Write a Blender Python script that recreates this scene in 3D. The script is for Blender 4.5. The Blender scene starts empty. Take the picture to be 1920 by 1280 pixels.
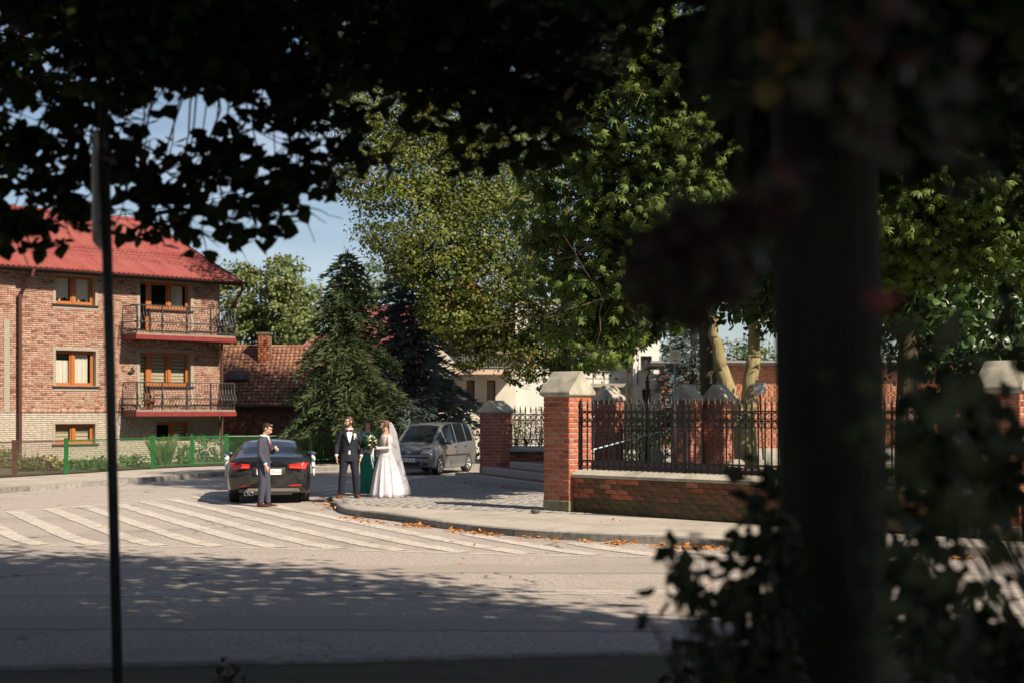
import bpy, bmesh, math, random
import numpy as np
from mathutils import Vector, Matrix
from mathutils.bvhtree import BVHTree
random.seed(7); rng = np.random.default_rng(7)
R = math.radians
sc = bpy.context.scene
COL = sc.collection
# ---------------------------------------------------------------- camera, light, exposure
CH, F, HOR = 2.05, 2666.7, 768.0          # eye height; focal length and horizon in photograph pixels
cd = bpy.data.cameras.new('camera'); cam = bpy.data.objects.new('camera', cd); COL.objects.link(cam)
cam.location = (0, 0, CH); cam.rotation_euler = (R(90), 0, 0)
cd.lens = 50; cd.sensor_width = 36; cd.shift_y = 128/1920
cd.clip_start = 0.05; cd.clip_end = 3000
cd.dof.use_dof = True; cd.dof.focus_distance = 27.5; cd.dof.aperture_fstop = 1.5
sc.camera = cam
SUN_EL = 39.0
SH = Vector((0.74, -0.673, 0)).normalized()      # horizontal direction towards the sun
sl = bpy.data.lights.new('sun', 'SUN'); so = bpy.data.objects.new('sun', sl); COL.objects.link(so)
sl.energy = 5.0; sl.angle = R(0.53); sl.color = (1.0, 0.85, 0.655)
sdir = Vector((SH.x*math.cos(R(SUN_EL)), SH.y*math.cos(R(SUN_EL)), math.sin(R(SUN_EL))))
so.rotation_euler = sdir.to_track_quat('Z', 'Y').to_euler(); so.location = (30, -30, 40)
wd = bpy.data.worlds.new('World'); sc.world = wd; wd.use_nodes = True
nt = wd.node_tree; bg = nt.nodes['Background']
sky = nt.nodes.new('ShaderNodeTexSky'); sky.sky_type = 'NISHITA'; sky.sun_disc = False
sky.sun_elevation = R(SUN_EL); sky.sun_rotation = math.atan2(SH.x, SH.y)
sky.air_density = 1.0; sky.dust_density = 0.6; sky.ozone_density = 2.5
tcw = nt.nodes.new('ShaderNodeTexCoord'); mpw = nt.nodes.new('ShaderNodeMapping'); mpw.inputs['Scale'].default_value = (1.3, 1.3, 7)
nzw = nt.nodes.new('ShaderNodeTexNoise'); nzw.inputs['Scale'].default_value = 2.2; nzw.inputs['Detail'].default_value = 7; nzw.inputs['Roughness'].default_value = .6
crw = nt.nodes.new('ShaderNodeValToRGB'); crw.color_ramp.elements[0].position = .42; crw.color_ramp.elements[1].position = .75
crw.color_ramp.elements[0].color = (0.06, .06, .06, 1); crw.color_ramp.elements[1].color = (.55, .55, .55, 1)
mxw = nt.nodes.new('ShaderNodeMix'); mxw.data_type = 'RGBA'; mxw.inputs['B'].default_value = (9.0, 9.6, 10.8, 1)   # thin cloud
nt.links.new(tcw.outputs['Generated'], mpw.inputs['Vector']); nt.links.new(mpw.outputs['Vector'], nzw.inputs['Vector'])
nt.links.new(nzw.outputs['Fac'], crw.inputs['Fac']); nt.links.new(crw.outputs['Color'], mxw.inputs['Factor'])
nt.links.new(sky.outputs['Color'], mxw.inputs['A']); nt.links.new(mxw.outputs['Result'], bg.inputs['Color'])
bg.inputs['Strength'].default_value = 0.05
sc.view_settings.view_transform = 'Standard'; sc.view_settings.look = 'None'
sc.view_settings.exposure = 0.9; sc.view_settings.gamma = 1.0; sc.view_settings.use_curve_mapping = False
sc.cycles.use_denoising = True
sc.cycles.max_bounces = 6; sc.cycles.diffuse_bounces = 3; sc.cycles.transparent_max_bounces = 8

# ---------------------------------------------------------------- helpers
def at(x, y, Y): return Vector(((x-960)*Y/F, Y, CH+(HOR-y)*Y/F))
def gnd(x, y, z=0.0):
    Y = (CH-z)*F/(y-HOR); return Vector(((x-960)*Y/F, Y, z))

class MB:
    def __init__(s): s.v = []; s.f = []; s.m = []
    def add(s, vs, fs, mi=0):
        b = len(s.v); s.v.extend(tuple(v) for v in vs); s.f.extend(tuple(b+i for i in f) for f in fs); s.m.extend([mi]*len(fs)); return s
    def box(s, x0, x1, y0, y1, z0, z1, mi=0):
        return s.add([(x0,y0,z0),(x1,y0,z0),(x1,y1,z0),(x0,y1,z0),(x0,y0,z1),(x1,y0,z1),(x1,y1,z1),(x0,y1,z1)],
                     [(0,3,2,1),(4,5,6,7),(0,1,5,4),(1,2,6,5),(2,3,7,6),(3,0,4,7)], mi)
    def bevbox(s, x0, x1, y0, y1, z0, z1, b=.006, mi=0):
        # box with chamfered edges
        bm = bmesh.new(); bmesh.ops.create_cube(bm, size=1)
        for v in bm.verts: v.co = ((x0+x1)/2+v.co.x*(x1-x0), (y0+y1)/2+v.co.y*(y1-y0), (z0+z1)/2+v.co.z*(z1-z0))
        bmesh.ops.bevel(bm, geom=bm.edges[:], offset=b, segments=1, affect='EDGES')
        bm.verts.ensure_lookup_table()
        s.add([v.co[:] for v in bm.verts], [[v.index for v in f.verts] for f in bm.faces], mi); bm.free(); return s
    def tube(s, path, r, n=8, cap=True, mi=0):
        P = [Vector(p) for p in path]; k = len(P); rr = r if hasattr(r, '__len__') else [r]*k
        vs = []; fs = []; up = None
        for i in range(k):
            t = (P[min(i+1, k-1)]-P[max(i-1, 0)])
            t = t.normalized() if t.length > 1e-9 else Vector((0,0,1))
            if up is None:
                a = Vector((0,0,1)) if abs(t.z) < .9 else Vector((1,0,0))
                up = (a-t*a.dot(t)).normalized()
            else:
                up = (up-t*up.dot(t)); up = up.normalized() if up.length > 1e-6 else t.orthogonal().normalized()
            sd = t.cross(up)
            for j in range(n):
                a = 2*math.pi*j/n; vs.append(P[i]+(up*math.cos(a)+sd*math.sin(a))*rr[i])
        for i in range(k-1):
            for j in range(n): fs.append((i*n+j, i*n+(j+1)%n, (i+1)*n+(j+1)%n, (i+1)*n+j))
        if cap: fs.append(tuple(reversed(range(n)))); fs.append(tuple((k-1)*n+j for j in range(n)))
        return s.add(vs, fs, mi)
    def rings(s, rings, cap=True, mi=0):
        # rings: list of equal-length point lists
        n = len(rings[0]); vs = [p for r in rings for p in r]; fs = []
        for i in range(len(rings)-1):
            for j in range(n): fs.append((i*n+j, i*n+(j+1)%n, (i+1)*n+(j+1)%n, (i+1)*n+j))
        if cap: fs.append(tuple(reversed(range(n)))); fs.append(tuple((len(rings)-1)*n+j for j in range(n)))
        return s.add(vs, fs, mi)
    def ell(s, c, r, rot=None, n=14, m=9, mi=0):
        c = Vector(c); vs = []; rings = []
        for i in range(m):
            a = -math.pi/2+math.pi*(i+.5)/m if 0 else -math.pi/2+math.pi*i/(m-1)
            a = max(-math.pi/2+.12, min(math.pi/2-.12, a)) if i in (0, m-1) else a
            ring = []
            for j in range(n):
                b = 2*math.pi*j/n
                p = Vector((r[0]*math.cos(a)*math.cos(b), r[1]*math.cos(a)*math.sin(b), r[2]*math.sin(a)))
                if rot is not None: p = rot @ p
                ring.append(c+p)
            rings.append(ring)
        return s.rings(rings, True, mi)
    def lathe(s, prof, n=16, c=(0,0,0), axis='z', cap=True, mi=0):
        rings = []
        for r, h in prof:
            ring = []
            for j in range(n):
                b = 2*math.pi*j/n; x, y = r*math.cos(b), r*math.sin(b)
                p = (x, y, h) if axis == 'z' else ((h, x, y) if axis == 'x' else (y, h, x))
                ring.append((c[0]+p[0], c[1]+p[1], c[2]+p[2]))
            rings.append(ring)
        return s.rings(rings, cap, mi)
    def prism(s, poly, z0, z1, mi=0):
        n = len(poly)
        vs = [(p[0], p[1], z0) for p in poly]+[(p[0], p[1], z1) for p in poly]
        fs = [tuple(reversed(range(n))), tuple(range(n, 2*n))]+[(i, (i+1)%n, n+(i+1)%n, n+i) for i in range(n)]
        return s.add(vs, fs, mi)
    def extrude(s, poly3, d, mi=0):
        n = len(poly3); d = Vector(d); P = [Vector(p) for p in poly3]
        return s.add(P+[p+d for p in P], [tuple(range(n)), tuple(reversed(range(n, 2*n)))]+[(i, n+i, n+(i+1)%n, (i+1)%n) for i in range(n)], mi)
    def xf(s, M):
        s.v = [tuple(M @ Vector(v)) for v in s.v]; return s
    def mesh(s, name, mats, smooth=False):
        me = bpy.data.meshes.new(name); me.from_pydata(s.v, [], s.f)
        for m in (mats if isinstance(mats, (list, tuple)) else [mats]): me.materials.append(m)
        if any(s.m): me.polygons.foreach_set('material_index', s.m)
        if smooth: me.polygons.foreach_set('use_smooth', [True]*len(me.polygons))
        me.update(); return me

def link(name, me, parent=None, loc=None, rotz=None):
    o = bpy.data.objects.new(name, me); COL.objects.link(o)
    if parent is not None: o.parent = parent
    if loc is not None: o.location = loc
    if rotz is not None: o.rotation_euler = (0, 0, rotz)
    return o
def part(name, mb, mat, parent=None, smooth=False, kind=None, label=None, loc=None, rotz=None):
    o = link(name, mb.mesh(name, mat, smooth), parent, loc, rotz)
    if kind: o['kind'] = kind
    if label: o['label'] = label
    return o
def tag(o, label, cat, group=None, kind=None):
    o['label'] = label; o['category'] = cat
    if group: o['group'] = group
    if kind: o['kind'] = kind
    return o
def thing(name, label, cat, loc=(0,0,0), rotz=0, group=None):
    o = bpy.data.objects.new(name, None); COL.objects.link(o); o.empty_display_size = .2
    o.location = loc; o.rotation_euler = (0, 0, rotz)
    return tag(o, label, cat, group)
def children(o): return [c for c in bpy.data.objects if c.parent == o]
def copy_tree(o, kids, loc=None, rotz=None, label=None, parent=None):
    c = o.copy(); COL.objects.link(c)
    if parent is not None: c.parent = parent
    if loc is not None: c.location = loc
    if rotz is not None: c.rotation_euler = (0, 0, rotz)
    if label: c['label'] = label
    for k in kids.get(o.name, []): copy_tree(k, kids, parent=c)
    return c
def kid_map():
    d = {}
    for o in bpy.data.objects:
        if o.parent: d.setdefault(o.parent.name, []).append(o)
    return d

class Pl:                                  # a vertical plane: local x along it, local y into it, z up
    def __init__(s, ox, oy, deg):
        s.ox, s.oy, s.deg = ox, oy, deg; s.ex, s.ey = math.cos(R(deg)), math.sin(R(deg))
    def uv(s, x, y, d=0.0):
        ox, oy = s.ox+s.ey*d, s.oy-s.ex*d
        k = (x-960)/F; u = (k*oy-ox)/(s.ex-k*s.ey); Y = oy+s.ey*u
        return u, CH+(HOR-y)*Y/F
    def thing(s, name, label, cat, group=None, z=0): return thing(name, label, cat, (s.ox, s.oy, z), R(s.deg), group)

def fast_mesh(name, V, nv, faces_per, N, mats, smooth=True):
    """N copies of a small pattern: V (N*nv,3); faces_per: list of tuples over nv."""
    me = bpy.data.meshes.new(name)
    lens = np.array([len(f) for f in faces_per]); flat = np.concatenate([np.array(f) for f in faces_per])
    me.vertices.add(len(V)); me.vertices.foreach_set('co', np.ascontiguousarray(V, dtype=np.float32).ravel())
    off = (np.arange(N)*nv)[:, None]
    loops = (flat[None, :]+off).ravel().astype(np.int32)
    L = np.tile(lens, N); starts = np.concatenate([[0], np.cumsum(L)[:-1]]).astype(np.int32)
    me.loops.add(len(loops)); me.loops.foreach_set('vertex_index', loops)
    me.polygons.add(len(L)); me.polygons.foreach_set('loop_start', starts)
    for m in (mats if isinstance(mats, (list, tuple)) else [mats]): me.materials.append(m)
    if smooth: me.polygons.foreach_set('use_smooth', np.ones(len(L), dtype=bool))
    me.update(calc_edges=True); me.validate()
    return me

# ---------------------------------------------------------------- materials
_mats = {}
def srgb(c): return tuple((x/12.92 if x <= .04045 else ((x+.055)/1.055)**2.4) for x in c)
def mat(name, c1, c2=None, scale=8, rough=.7, bump=0, bscale=None, metal=0, spec=.4, coat=0, detail=5, c3=None, s3=.6, coords='Object', lo=.35, hi=.65, stretch=None, alpha=None, bdist=.02):
    if name in _mats: return _mats[name]
    m = bpy.data.materials.new(name); m.use_nodes = True; n = m.node_tree; b = n.nodes['Principled BSDF']; L = n.links
    b.inputs['Roughness'].default_value = rough; b.inputs['Metallic'].default_value = metal
    b.inputs['Specular IOR Level'].default_value = spec; b.inputs['Coat Weight'].default_value = coat
    tc = n.nodes.new('ShaderNodeTexCoord'); vec = tc.outputs[coords]
    if stretch:
        mp = n.nodes.new('ShaderNodeMapping'); mp.inputs['Scale'].default_value = stretch; L.new(vec, mp.inputs['Vector']); vec = mp.outputs['Vector']
    def noise(s, d=detail):
        t = n.nodes.new('ShaderNodeTexNoise'); t.inputs['Scale'].default_value = s; t.inputs['Detail'].default_value = d; t.inputs['Roughness'].default_value = .62
        L.new(vec, t.inputs['Vector']); return t
    def ramp(src, a, bb):
        r = n.nodes.new('ShaderNodeMapRange'); r.inputs['From Min'].default_value = a; r.inputs['From Max'].default_value = bb; L.new(src, r.inputs['Value']); return r.outputs['Result']
    def mix(f, A, B):
        x = n.nodes.new('ShaderNodeMix'); x.data_type = 'RGBA'; L.new(f, x.inputs['Factor'])
        for k, v in (('A', A), ('B', B)):
            if isinstance(v, tuple): x.inputs[k].default_value = (*v, 1)
            else: L.new(v, x.inputs[k])
        return x.outputs['Result']
    if c2 is None: b.inputs['Base Color'].default_value = (*c1, 1)
    else:
        col = mix(ramp(noise(scale).outputs['Fac'], lo, hi), c1, c2)
        if c3 is not None: col = mix(ramp(noise(s3, 6).outputs['Fac'], .45, .7), col, c3)
        L.new(col, b.inputs['Base Color'])
    if bump:
        t = noise(bscale or scale*3, 6); u = n.nodes.new('ShaderNodeBump'); u.inputs['Strength'].default_value = bump; u.inputs['Distance'].default_value = bdist
        L.new(t.outputs['Fac'], u.inputs['Height']); L.new(u.outputs['Normal'], b.inputs['Normal'])
    if alpha is not None: b.inputs['Alpha'].default_value = alpha
    _mats[name] = m; return m
def imat(name, cols, rough=.8, rnd='island', nscale=20, namt=.35, bump=.3, transl=0, spec=.3, coords='Object'):
    """colour picked per mesh island or per object from a list, with fine noise"""
    if name in _mats: return _mats[name]
    m = bpy.data.materials.new(name); m.use_nodes = True; n = m.node_tree; b = n.nodes['Principled BSDF']; L = n.links
    b.inputs['Roughness'].default_value = rough; b.inputs['Specular IOR Level'].default_value = spec
    if rnd == 'island': r = n.nodes.new('ShaderNodeNewGeometry').outputs['Random Per Island']
    else: r = n.nodes.new('ShaderNodeObjectInfo').outputs['Random']
    cr = n.nodes.new('ShaderNodeValToRGB'); e = cr.color_ramp.elements
    while len(e) < len(cols): e.new(.5)
    for i, c in enumerate(cols): e[i].position = i/(len(cols)-1) if len(cols) > 1 else 0; e[i].color = (*c, 1)
    L.new(r, cr.inputs['Fac']); col = cr.outputs['Color']
    if namt:
        tc = n.nodes.new('ShaderNodeTexCoord'); t = n.nodes.new('ShaderNodeTexNoise'); t.inputs['Scale'].default_value = nscale; t.inputs['Detail'].default_value = 5
        L.new(tc.outputs[coords], t.inputs['Vector'])
        mr = n.nodes.new('ShaderNodeMapRange'); mr.inputs['From Min'].default_value = .3; mr.inputs['From Max'].default_value = .7; mr.inputs['To Min'].default_value = 1-namt; mr.inputs['To Max'].default_value = 1+namt
        L.new(t.outputs['Fac'], mr.inputs['Value'])
        mx = n.nodes.new('ShaderNodeVectorMath'); mx.operation = 'SCALE'; L.new(col, mx.inputs[0]); L.new(mr.outputs['Result'], mx.inputs['Scale']); col = mx.outputs['Vector']
        if bump:
            u = n.nodes.new('ShaderNodeBump'); u.inputs['Strength'].default_value = bump; u.inputs['Distance'].default_value = .01
            L.new(t.outputs['Fac'], u.inputs['Height']); L.new(u.outputs['Normal'], b.inputs['Normal'])
    L.new(col, b.inputs['Base Color'])
    if transl:
        tr = n.nodes.new('ShaderNodeBsdfTranslucent'); L.new(col, tr.inputs['Color'])
        ms = n.nodes.new('ShaderNodeMixShader'); ms.inputs['Fac'].default_value = transl
        L.new(b.outputs['BSDF'], ms.inputs[1]); L.new(tr.outputs['BSDF'], ms.inputs[2])
        L.new(ms.outputs['Shader'], n.nodes['Material Output'].inputs['Surface'])
    _mats[name] = m; return m
def glass(name, tint, trans, rough=.03):
    if name in _mats: return _mats[name]
    m = bpy.data.materials.new(name); m.use_nodes = True; n = m.node_tree; L = n.links; b = n.nodes['Principled BSDF']
    b.inputs['Base Color'].default_value = (*tint, 1); b.inputs['Roughness'].default_value = rough; b.inputs['Specular IOR Level'].default_value = .6
    t = n.nodes.new('ShaderNodeBsdfTransparent'); t.inputs['Color'].default_value = (.95, .95, .93, 1)
    ms = n.nodes.new('ShaderNodeMixShader'); ms.inputs['Fac'].default_value = trans
    L.new(b.outputs['BSDF'], ms.inputs[1]); L.new(t.outputs['BSDF'], ms.inputs[2]); L.new(ms.outputs['Shader'], n.nodes['Material Output'].inputs['Surface'])
    _mats[name] = m; return m

M = {}
def road_mat(name, base, dark, light, worn=None):
    m = bpy.data.materials.new(name); m.use_nodes = True; n = m.node_tree; L = n.links; b = n.nodes['Principled BSDF']; b.inputs['Roughness'].default_value = .9; b.inputs['Specular IOR Level'].default_value = .3
    tc = n.nodes.new('ShaderNodeTexCoord')
    def nz(scale, stretch=(1,1,1), det=5, rough=.6):
        mp = n.nodes.new('ShaderNodeMapping'); mp.inputs['Scale'].default_value = stretch; L.new(tc.outputs['Object'], mp.inputs['Vector'])
        t = n.nodes.new('ShaderNodeTexNoise'); t.inputs['Scale'].default_value = scale; t.inputs['Detail'].default_value = det; t.inputs['Roughness'].default_value = rough; L.new(mp.outputs['Vector'], t.inputs['Vector']); return t.outputs['Fac']
    def rng_(v, a, bb):
        r = n.nodes.new('ShaderNodeMapRange'); r.inputs['From Min'].default_value = a; r.inputs['From Max'].default_value = bb; L.new(v, r.inputs['Value']); return r.outputs['Result']
    def mix(f, A, B):
        x = n.nodes.new('ShaderNodeMix'); x.data_type = 'RGBA'; L.new(f, x.inputs['Factor'])
        for k, v in (('A', A), ('B', B)):
            if isinstance(v, tuple): x.inputs[k].default_value = (*v, 1)
            else: L.new(v, x.inputs[k])
        return x.outputs['Result']
    c = mix(rng_(nz(16, det=6, rough=.85), .40, .60), tuple(v*.78 for v in dark), tuple(v*1.12 for v in light))   # stone grain
    f1 = n.nodes.new('ShaderNodeMath'); f1.operation = 'MULTIPLY'; f1.inputs[1].default_value = .55; L.new(rng_(nz(.9, (.12,1.3,1)), .40, .62), f1.inputs[0])
    c = mix(f1.outputs['Value'], c, base)                                               # bands along the carriageway
    f2 = n.nodes.new('ShaderNodeMath'); f2.operation = 'MULTIPLY'; f2.inputs[1].default_value = .8; L.new(rng_(nz(.42, (.6,1,1), 9, .72), .50, .68), f2.inputs[0])
    c = mix(f2.outputs['Value'], c, tuple(v*.86 for v in dark))                         # large stains
    vo = n.nodes.new('ShaderNodeTexVoronoi'); vo.feature = 'DISTANCE_TO_EDGE'; vo.inputs['Scale'].default_value = .32
    mp = n.nodes.new('ShaderNodeMapping'); L.new(tc.outputs['Object'], mp.inputs['Vector']); wob = n.nodes.new('ShaderNodeTexNoise'); wob.inputs['Scale'].default_value = 1.6; wob.inputs['Detail'].default_value = 6
    L.new(tc.outputs['Object'], wob.inputs['Vector']); va = n.nodes.new('ShaderNodeVectorMath'); va.operation = 'MULTIPLY_ADD'; va.inputs[1].default_value = (1.2,1.2,0); L.new(wob.outputs['Color'], va.inputs[0]); L.new(mp.outputs['Vector'], va.inputs[2]); L.new(va.outputs['Vector'], vo.inputs['Vector'])
    inv = n.nodes.new('ShaderNodeMath'); inv.operation = 'LESS_THAN'; inv.inputs[1].default_value = .006; L.new(vo.outputs['Distance'], inv.inputs[0])
    m2 = n.nodes.new('ShaderNodeMath'); m2.operation = 'MULTIPLY'; L.new(inv.outputs['Value'], m2.inputs[0]); L.new(rng_(nz(.22), .46, .56), m2.inputs[1])
    c = mix(m2.outputs['Value'], c, (.10,.085,.07))                                     # hairline cracks
    if worn:
        f = n.nodes.new('ShaderNodeMath'); f.operation = 'MAXIMUM'; L.new(rng_(nz(26, det=6, rough=.75), worn[0], worn[0]+.07), f.inputs[0]); L.new(rng_(nz(2.2, det=6, rough=.7), worn[1], worn[1]+.18), f.inputs[1])
        pt = mix(rng_(nz(7), .4, .65), (.54,.50,.46), (.45,.415,.38)); c = mix(f.outputs['Value'], pt, c)
    L.new(c, b.inputs['Base Color'])
    u = n.nodes.new('ShaderNodeBump'); u.inputs['Strength'].default_value = .6; u.inputs['Distance'].default_value = .006; L.new(nz(150, det=4), u.inputs['Height']); L.new(u.outputs['Normal'], b.inputs['Normal'])
    _mats[name] = m; return m
M['asphalt'] = road_mat('asphalt', (.32,.285,.262), (.25,.222,.205), (.41,.37,.342))
M['paint'] = road_mat('road_paint', (.32,.285,.262), (.25,.222,.205), (.41,.37,.342), (.505,.475))
M['paint_old'] = road_mat('worn_road_paint', (.32,.285,.262), (.25,.222,.205), (.41,.37,.342), (.60,.60))
M['sidewalk'] = mat('sidewalk_concrete', (.33,.30,.265), (.40,.365,.325), 5, .9, .3, 60, c3=(.26,.235,.205), s3=.8)
M['kerb'] = imat('kerb_concrete', [(.15,.145,.135),(.21,.20,.185),(.25,.24,.22)], .9, 'object', 12, .3)
M['sett'] = imat('plaza_setts', [(.20,.195,.185),(.27,.26,.245),(.33,.31,.29),(.24,.23,.22)], .85, 'island', 15, .25)
M['grout'] = mat('sand_joint', (.09,.085,.08), (.13,.12,.11), 20, .95)
M['soil'] = mat('soil', (.06,.055,.035), (.10,.085,.055), 4, .95, .5, 20, c3=(.05,.07,.025), s3=.5)
M['grassbase'] = mat('grass_ground', (.05,.07,.02), (.09,.085,.04), 3, .95, .5, 30, c3=(.07,.06,.035), s3=.4)
M['mortar'] = mat('mortar', (.40,.37,.32), (.30,.28,.25), 14, .9, .4, 60)
M['mortar_dark'] = mat('old_mortar', (.17,.145,.11), (.11,.105,.07), 6, .9, .5, 40, c3=(.07,.075,.035), s3=2)
M['brick'] = imat('church_brick', [(.20,.06,.038),(.34,.098,.055),(.40,.125,.07),(.27,.08,.05),(.37,.155,.10),(.31,.09,.052)], .85, 'object', 14, .45)
M['brick_dark'] = imat('dirty_shade_brick', [(.13,.06,.035),(.17,.075,.045),(.10,.06,.032),(.14,.085,.05)], .9, 'object', 14, .55)  # shade on the wall front and dirt, both mixed into the brick colour
M['brick_olive'] = imat('olive_shade_brick', [(.085,.07,.028),(.12,.085,.04),(.07,.06,.025),(.10,.065,.035)], .92, 'object', 14, .5)  # olive brick of the lower courses, same shade and dirt mixed in
M['capstone'] = mat('cap_stone', (.34,.32,.265), (.41,.385,.32), 6, .85, .3, 40, c3=(.19,.18,.14), s3=2.2)
M['basestone'] = mat('base_stone', (.20,.17,.09), (.30,.27,.20), 5, .9, .5, 30, c3=(.13,.125,.06), s3=3)
M['iron'] = mat('wrought_iron', (.022,.02,.018), (.045,.04,.034), 15, .55, .3, 60, metal=.3)
M['stair'] = mat('stair_granite', (.27,.265,.25), (.34,.335,.315), 25, .85, .3, 70)
M['tread'] = imat('tread_clinker', [(.19,.095,.075),(.24,.12,.10),(.16,.085,.07)], .85, 'island', 20, .25)
M['rebrick'] = imat('reclaimed_brick', [(.14,.075,.058),(.27,.125,.092),(.31,.16,.12),(.34,.21,.16),(.365,.26,.205),(.31,.175,.13),(.36,.25,.195),(.345,.225,.175),(.26,.14,.105)], .9, 'island', 16, .28)
M['paleb'] = imat('pale_brick', [(.37,.33,.28),(.40,.36,.305),(.345,.31,.26),(.39,.35,.295)], .9, 'island', 16, .15)
M['palemortar'] = mat('pale_mortar', (.36,.32,.265), (.43,.385,.32), 10, .9)
M['roofred'] = mat('red_metal_roof', (.165,.030,.029), (.215,.046,.042), 1.6, .65, 0, c3=(.20,.065,.055), s3=.9, stretch=(2.2,.35,.35), spec=.2)
M['roofwine'] = mat('wine_metal_roof', (.17,.045,.04), (.21,.06,.052), 3, .55)
M['gutter'] = mat('brown_gutter', (.065,.026,.02), None, rough=.45)
M['fascia'] = mat('dark_fascia', (.03,.02,.016), (.045,.03,.025), 6, .6)
M['soffit'] = mat('soffit', (.20,.16,.12), (.24,.20,.15), 8, .7)
M['woodframe'] = mat('golden_oak_frame', (.27,.085,.018), (.34,.12,.03), 12, .45, 0, stretch=(1,1,8))
M['surround'] = mat('grey_plaster', (.235,.215,.18), (.275,.25,.21), 8, .9)
M['sill'] = mat('brown_sill', (.05,.026,.02), None, rough=.5)
M['wglass'] = glass('window_glass', (.012,.014,.015), .90)
M['curtain'] = mat('net_curtain', (.78,.76,.71), (.66,.64,.60), 20, .9)
M['blind'] = mat('cream_blind', (.52,.48,.37), (.46,.42,.33), 6, .8)
M['room'] = mat('dark_room', (.03,.027,.024), None, rough=.9)
M['slab'] = mat('balcony_slab', (.18,.14,.115), (.23,.185,.15), 6, .9)
M['slabred'] = mat('red_edge_paint', (.14,.018,.018), (.18,.026,.024), 5, .5)
M['rail'] = mat('dark_railing', (.02,.02,.022), (.04,.04,.042), 20, .5)
M['green'] = mat('green_fence_paint', (.010,.095,.026), (.016,.125,.034), 8, .45)
M['brown'] = mat('brown_fence_paint', (.06,.03,.022), (.09,.045,.035), 8, .55)
M['wire'] = mat('green_wire', (.04,.13,.05), None, rough=.5)
M['wirebrown'] = mat('rust_wire', (.09,.06,.045), None, rough=.6)
M['barnbrick'] = imat('barn_brick', [(.13,.055,.04),(.20,.08,.055),(.25,.11,.075),(.17,.075,.055)], .92, 'island', 12, .35)
M['tile'] = imat('clay_tile', [(.16,.075,.05),(.22,.105,.068),(.27,.135,.09),(.18,.088,.06),(.13,.07,.05)], .9, 'island', 14, .4)
M['plaster'] = mat('cream_render', (.48,.455,.395), (.53,.50,.44), 2, .9, .15, 40, c3=(.36,.33,.275), s3=.5)
M['plasterw'] = mat('white_render', (.52,.505,.475), (.56,.545,.51), 2, .9, .15, 40)
M['dkframe'] = mat('anthracite_frame', (.025,.028,.033), None, rough=.5)
M['flatbrick'] = imat('orange_brick', [(.36,.15,.085),(.43,.19,.11),(.33,.125,.07),(.46,.23,.15)], .9, 'island', 14, .2)
M['bark'] = mat('bark', (.045,.035,.024), (.085,.068,.045), 9, .95, 1.0, 18, stretch=(1,1,.25), c3=(.06,.065,.025), s3=1.5, bdist=.04)
M['barkpale'] = mat('mossy_bark', (.20,.165,.085), (.30,.25,.15), 7, .95, 1.0, 14, stretch=(1,1,.2), c3=(.16,.155,.05), s3=1.4, bdist=.05)
M['barkshaded'] = mat('street_tree_bark', (.018,.015,.010), (.032,.026,.017), 9, .95, 1.0, 18, stretch=(1,1,.25), c3=(.02,.022,.010), s3=1.5, bdist=.04)  # bark darkened below its real tone, putting the trunk's deep shade into colour
M['twig'] = mat('twig_bark', (.05,.04,.028), (.08,.065,.045), 9, .9)
M['palebark'] = mat('pale_trunk', (.34,.31,.25), (.22,.20,.16), 6, .9)
M['concrete'] = mat('pole_concrete', (.25,.225,.17), (.31,.28,.215), 8, .9)
M['steel'] = mat('galvanised_steel', (.30,.30,.31), (.38,.38,.385), 20, .45, metal=.7)
M['blackpole'] = mat('dark_post_paint', (.02,.02,.022), (.035,.035,.037), 12, .5)
# ---------------------------------------------------------------- ground, roads, pavements
def sheet(name, poly, z, m, kind='structure'):
    mb = MB(); bm = bmesh.new(); f = bm.faces.new([bm.verts.new((p[0], p[1], z)) for p in poly]); f.normal_update(); bmesh.ops.triangulate(bm, faces=[f])
    bm.normal_update(); bm.verts.ensure_lookup_table(); bm.verts.index_update()
    for ff in bm.faces:
        if ff.normal.z < 0: ff.normal_flip()
    mb.add([v.co[:] for v in bm.verts], [[v.index for v in ff.verts] for ff in bm.faces]); bm.free()
    return part(name, mb, m, kind=kind)
sheet('ground', [(-600,-60),(600,-60),(600,1500),(-600,1500)], -0.06, M['grassbase'])
ROAD_NEAR = [(-60,9.3),(-12,10.0),(-4,10.75),(1.5,11.5),(6,12.0),(60,13.5)]
sheet('road', ROAD_NEAR+[(60,22),(40,48),(30,72),(-40,72),(-60,40)], 0.0, M['asphalt'])

def offset_line(pts, d):
    out = []
    for i, p in enumerate(pts):
        a = Vector(pts[max(i-1, 0)][:2]); b = Vector(pts[min(i+1, len(pts)-1)][:2]); t = (b-a).normalized()
        out.append((p[0]-t.y*d, p[1]+t.x*d))
    return out
def resample(pts, step):
    P = [Vector(p[:2]) for p in pts]; L = [0]
    for a, b in zip(P, P[1:]): L.append(L[-1]+(b-a).length)
    n = max(2, int(round(L[-1]/step))+1); out = []
    for i in range(n):
        s = L[-1]*i/(n-1); j = 0
        while j < len(L)-2 and L[j+1] < s: j += 1
        f = (s-L[j])/max(1e-9, L[j+1]-L[j]); out.append(P[j].lerp(P[j+1], f))
    return out
def smooth_line(pts, n=8):
    P = [Vector(p[:2]) for p in pts]; out = []
    for i in range(len(P)-1):
        p0, p1, p2, p3 = P[max(i-1,0)], P[i], P[i+1], P[min(i+2, len(P)-1)]
        for k in range(n):
            t = k/n; out.append(.5*((2*p1)+(p2-p0)*t+(2*p0-5*p1+4*p2-p3)*t*t+(3*p1-p0-3*p2+p3)*t**3))
    out.append(P[-1]); return out
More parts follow.
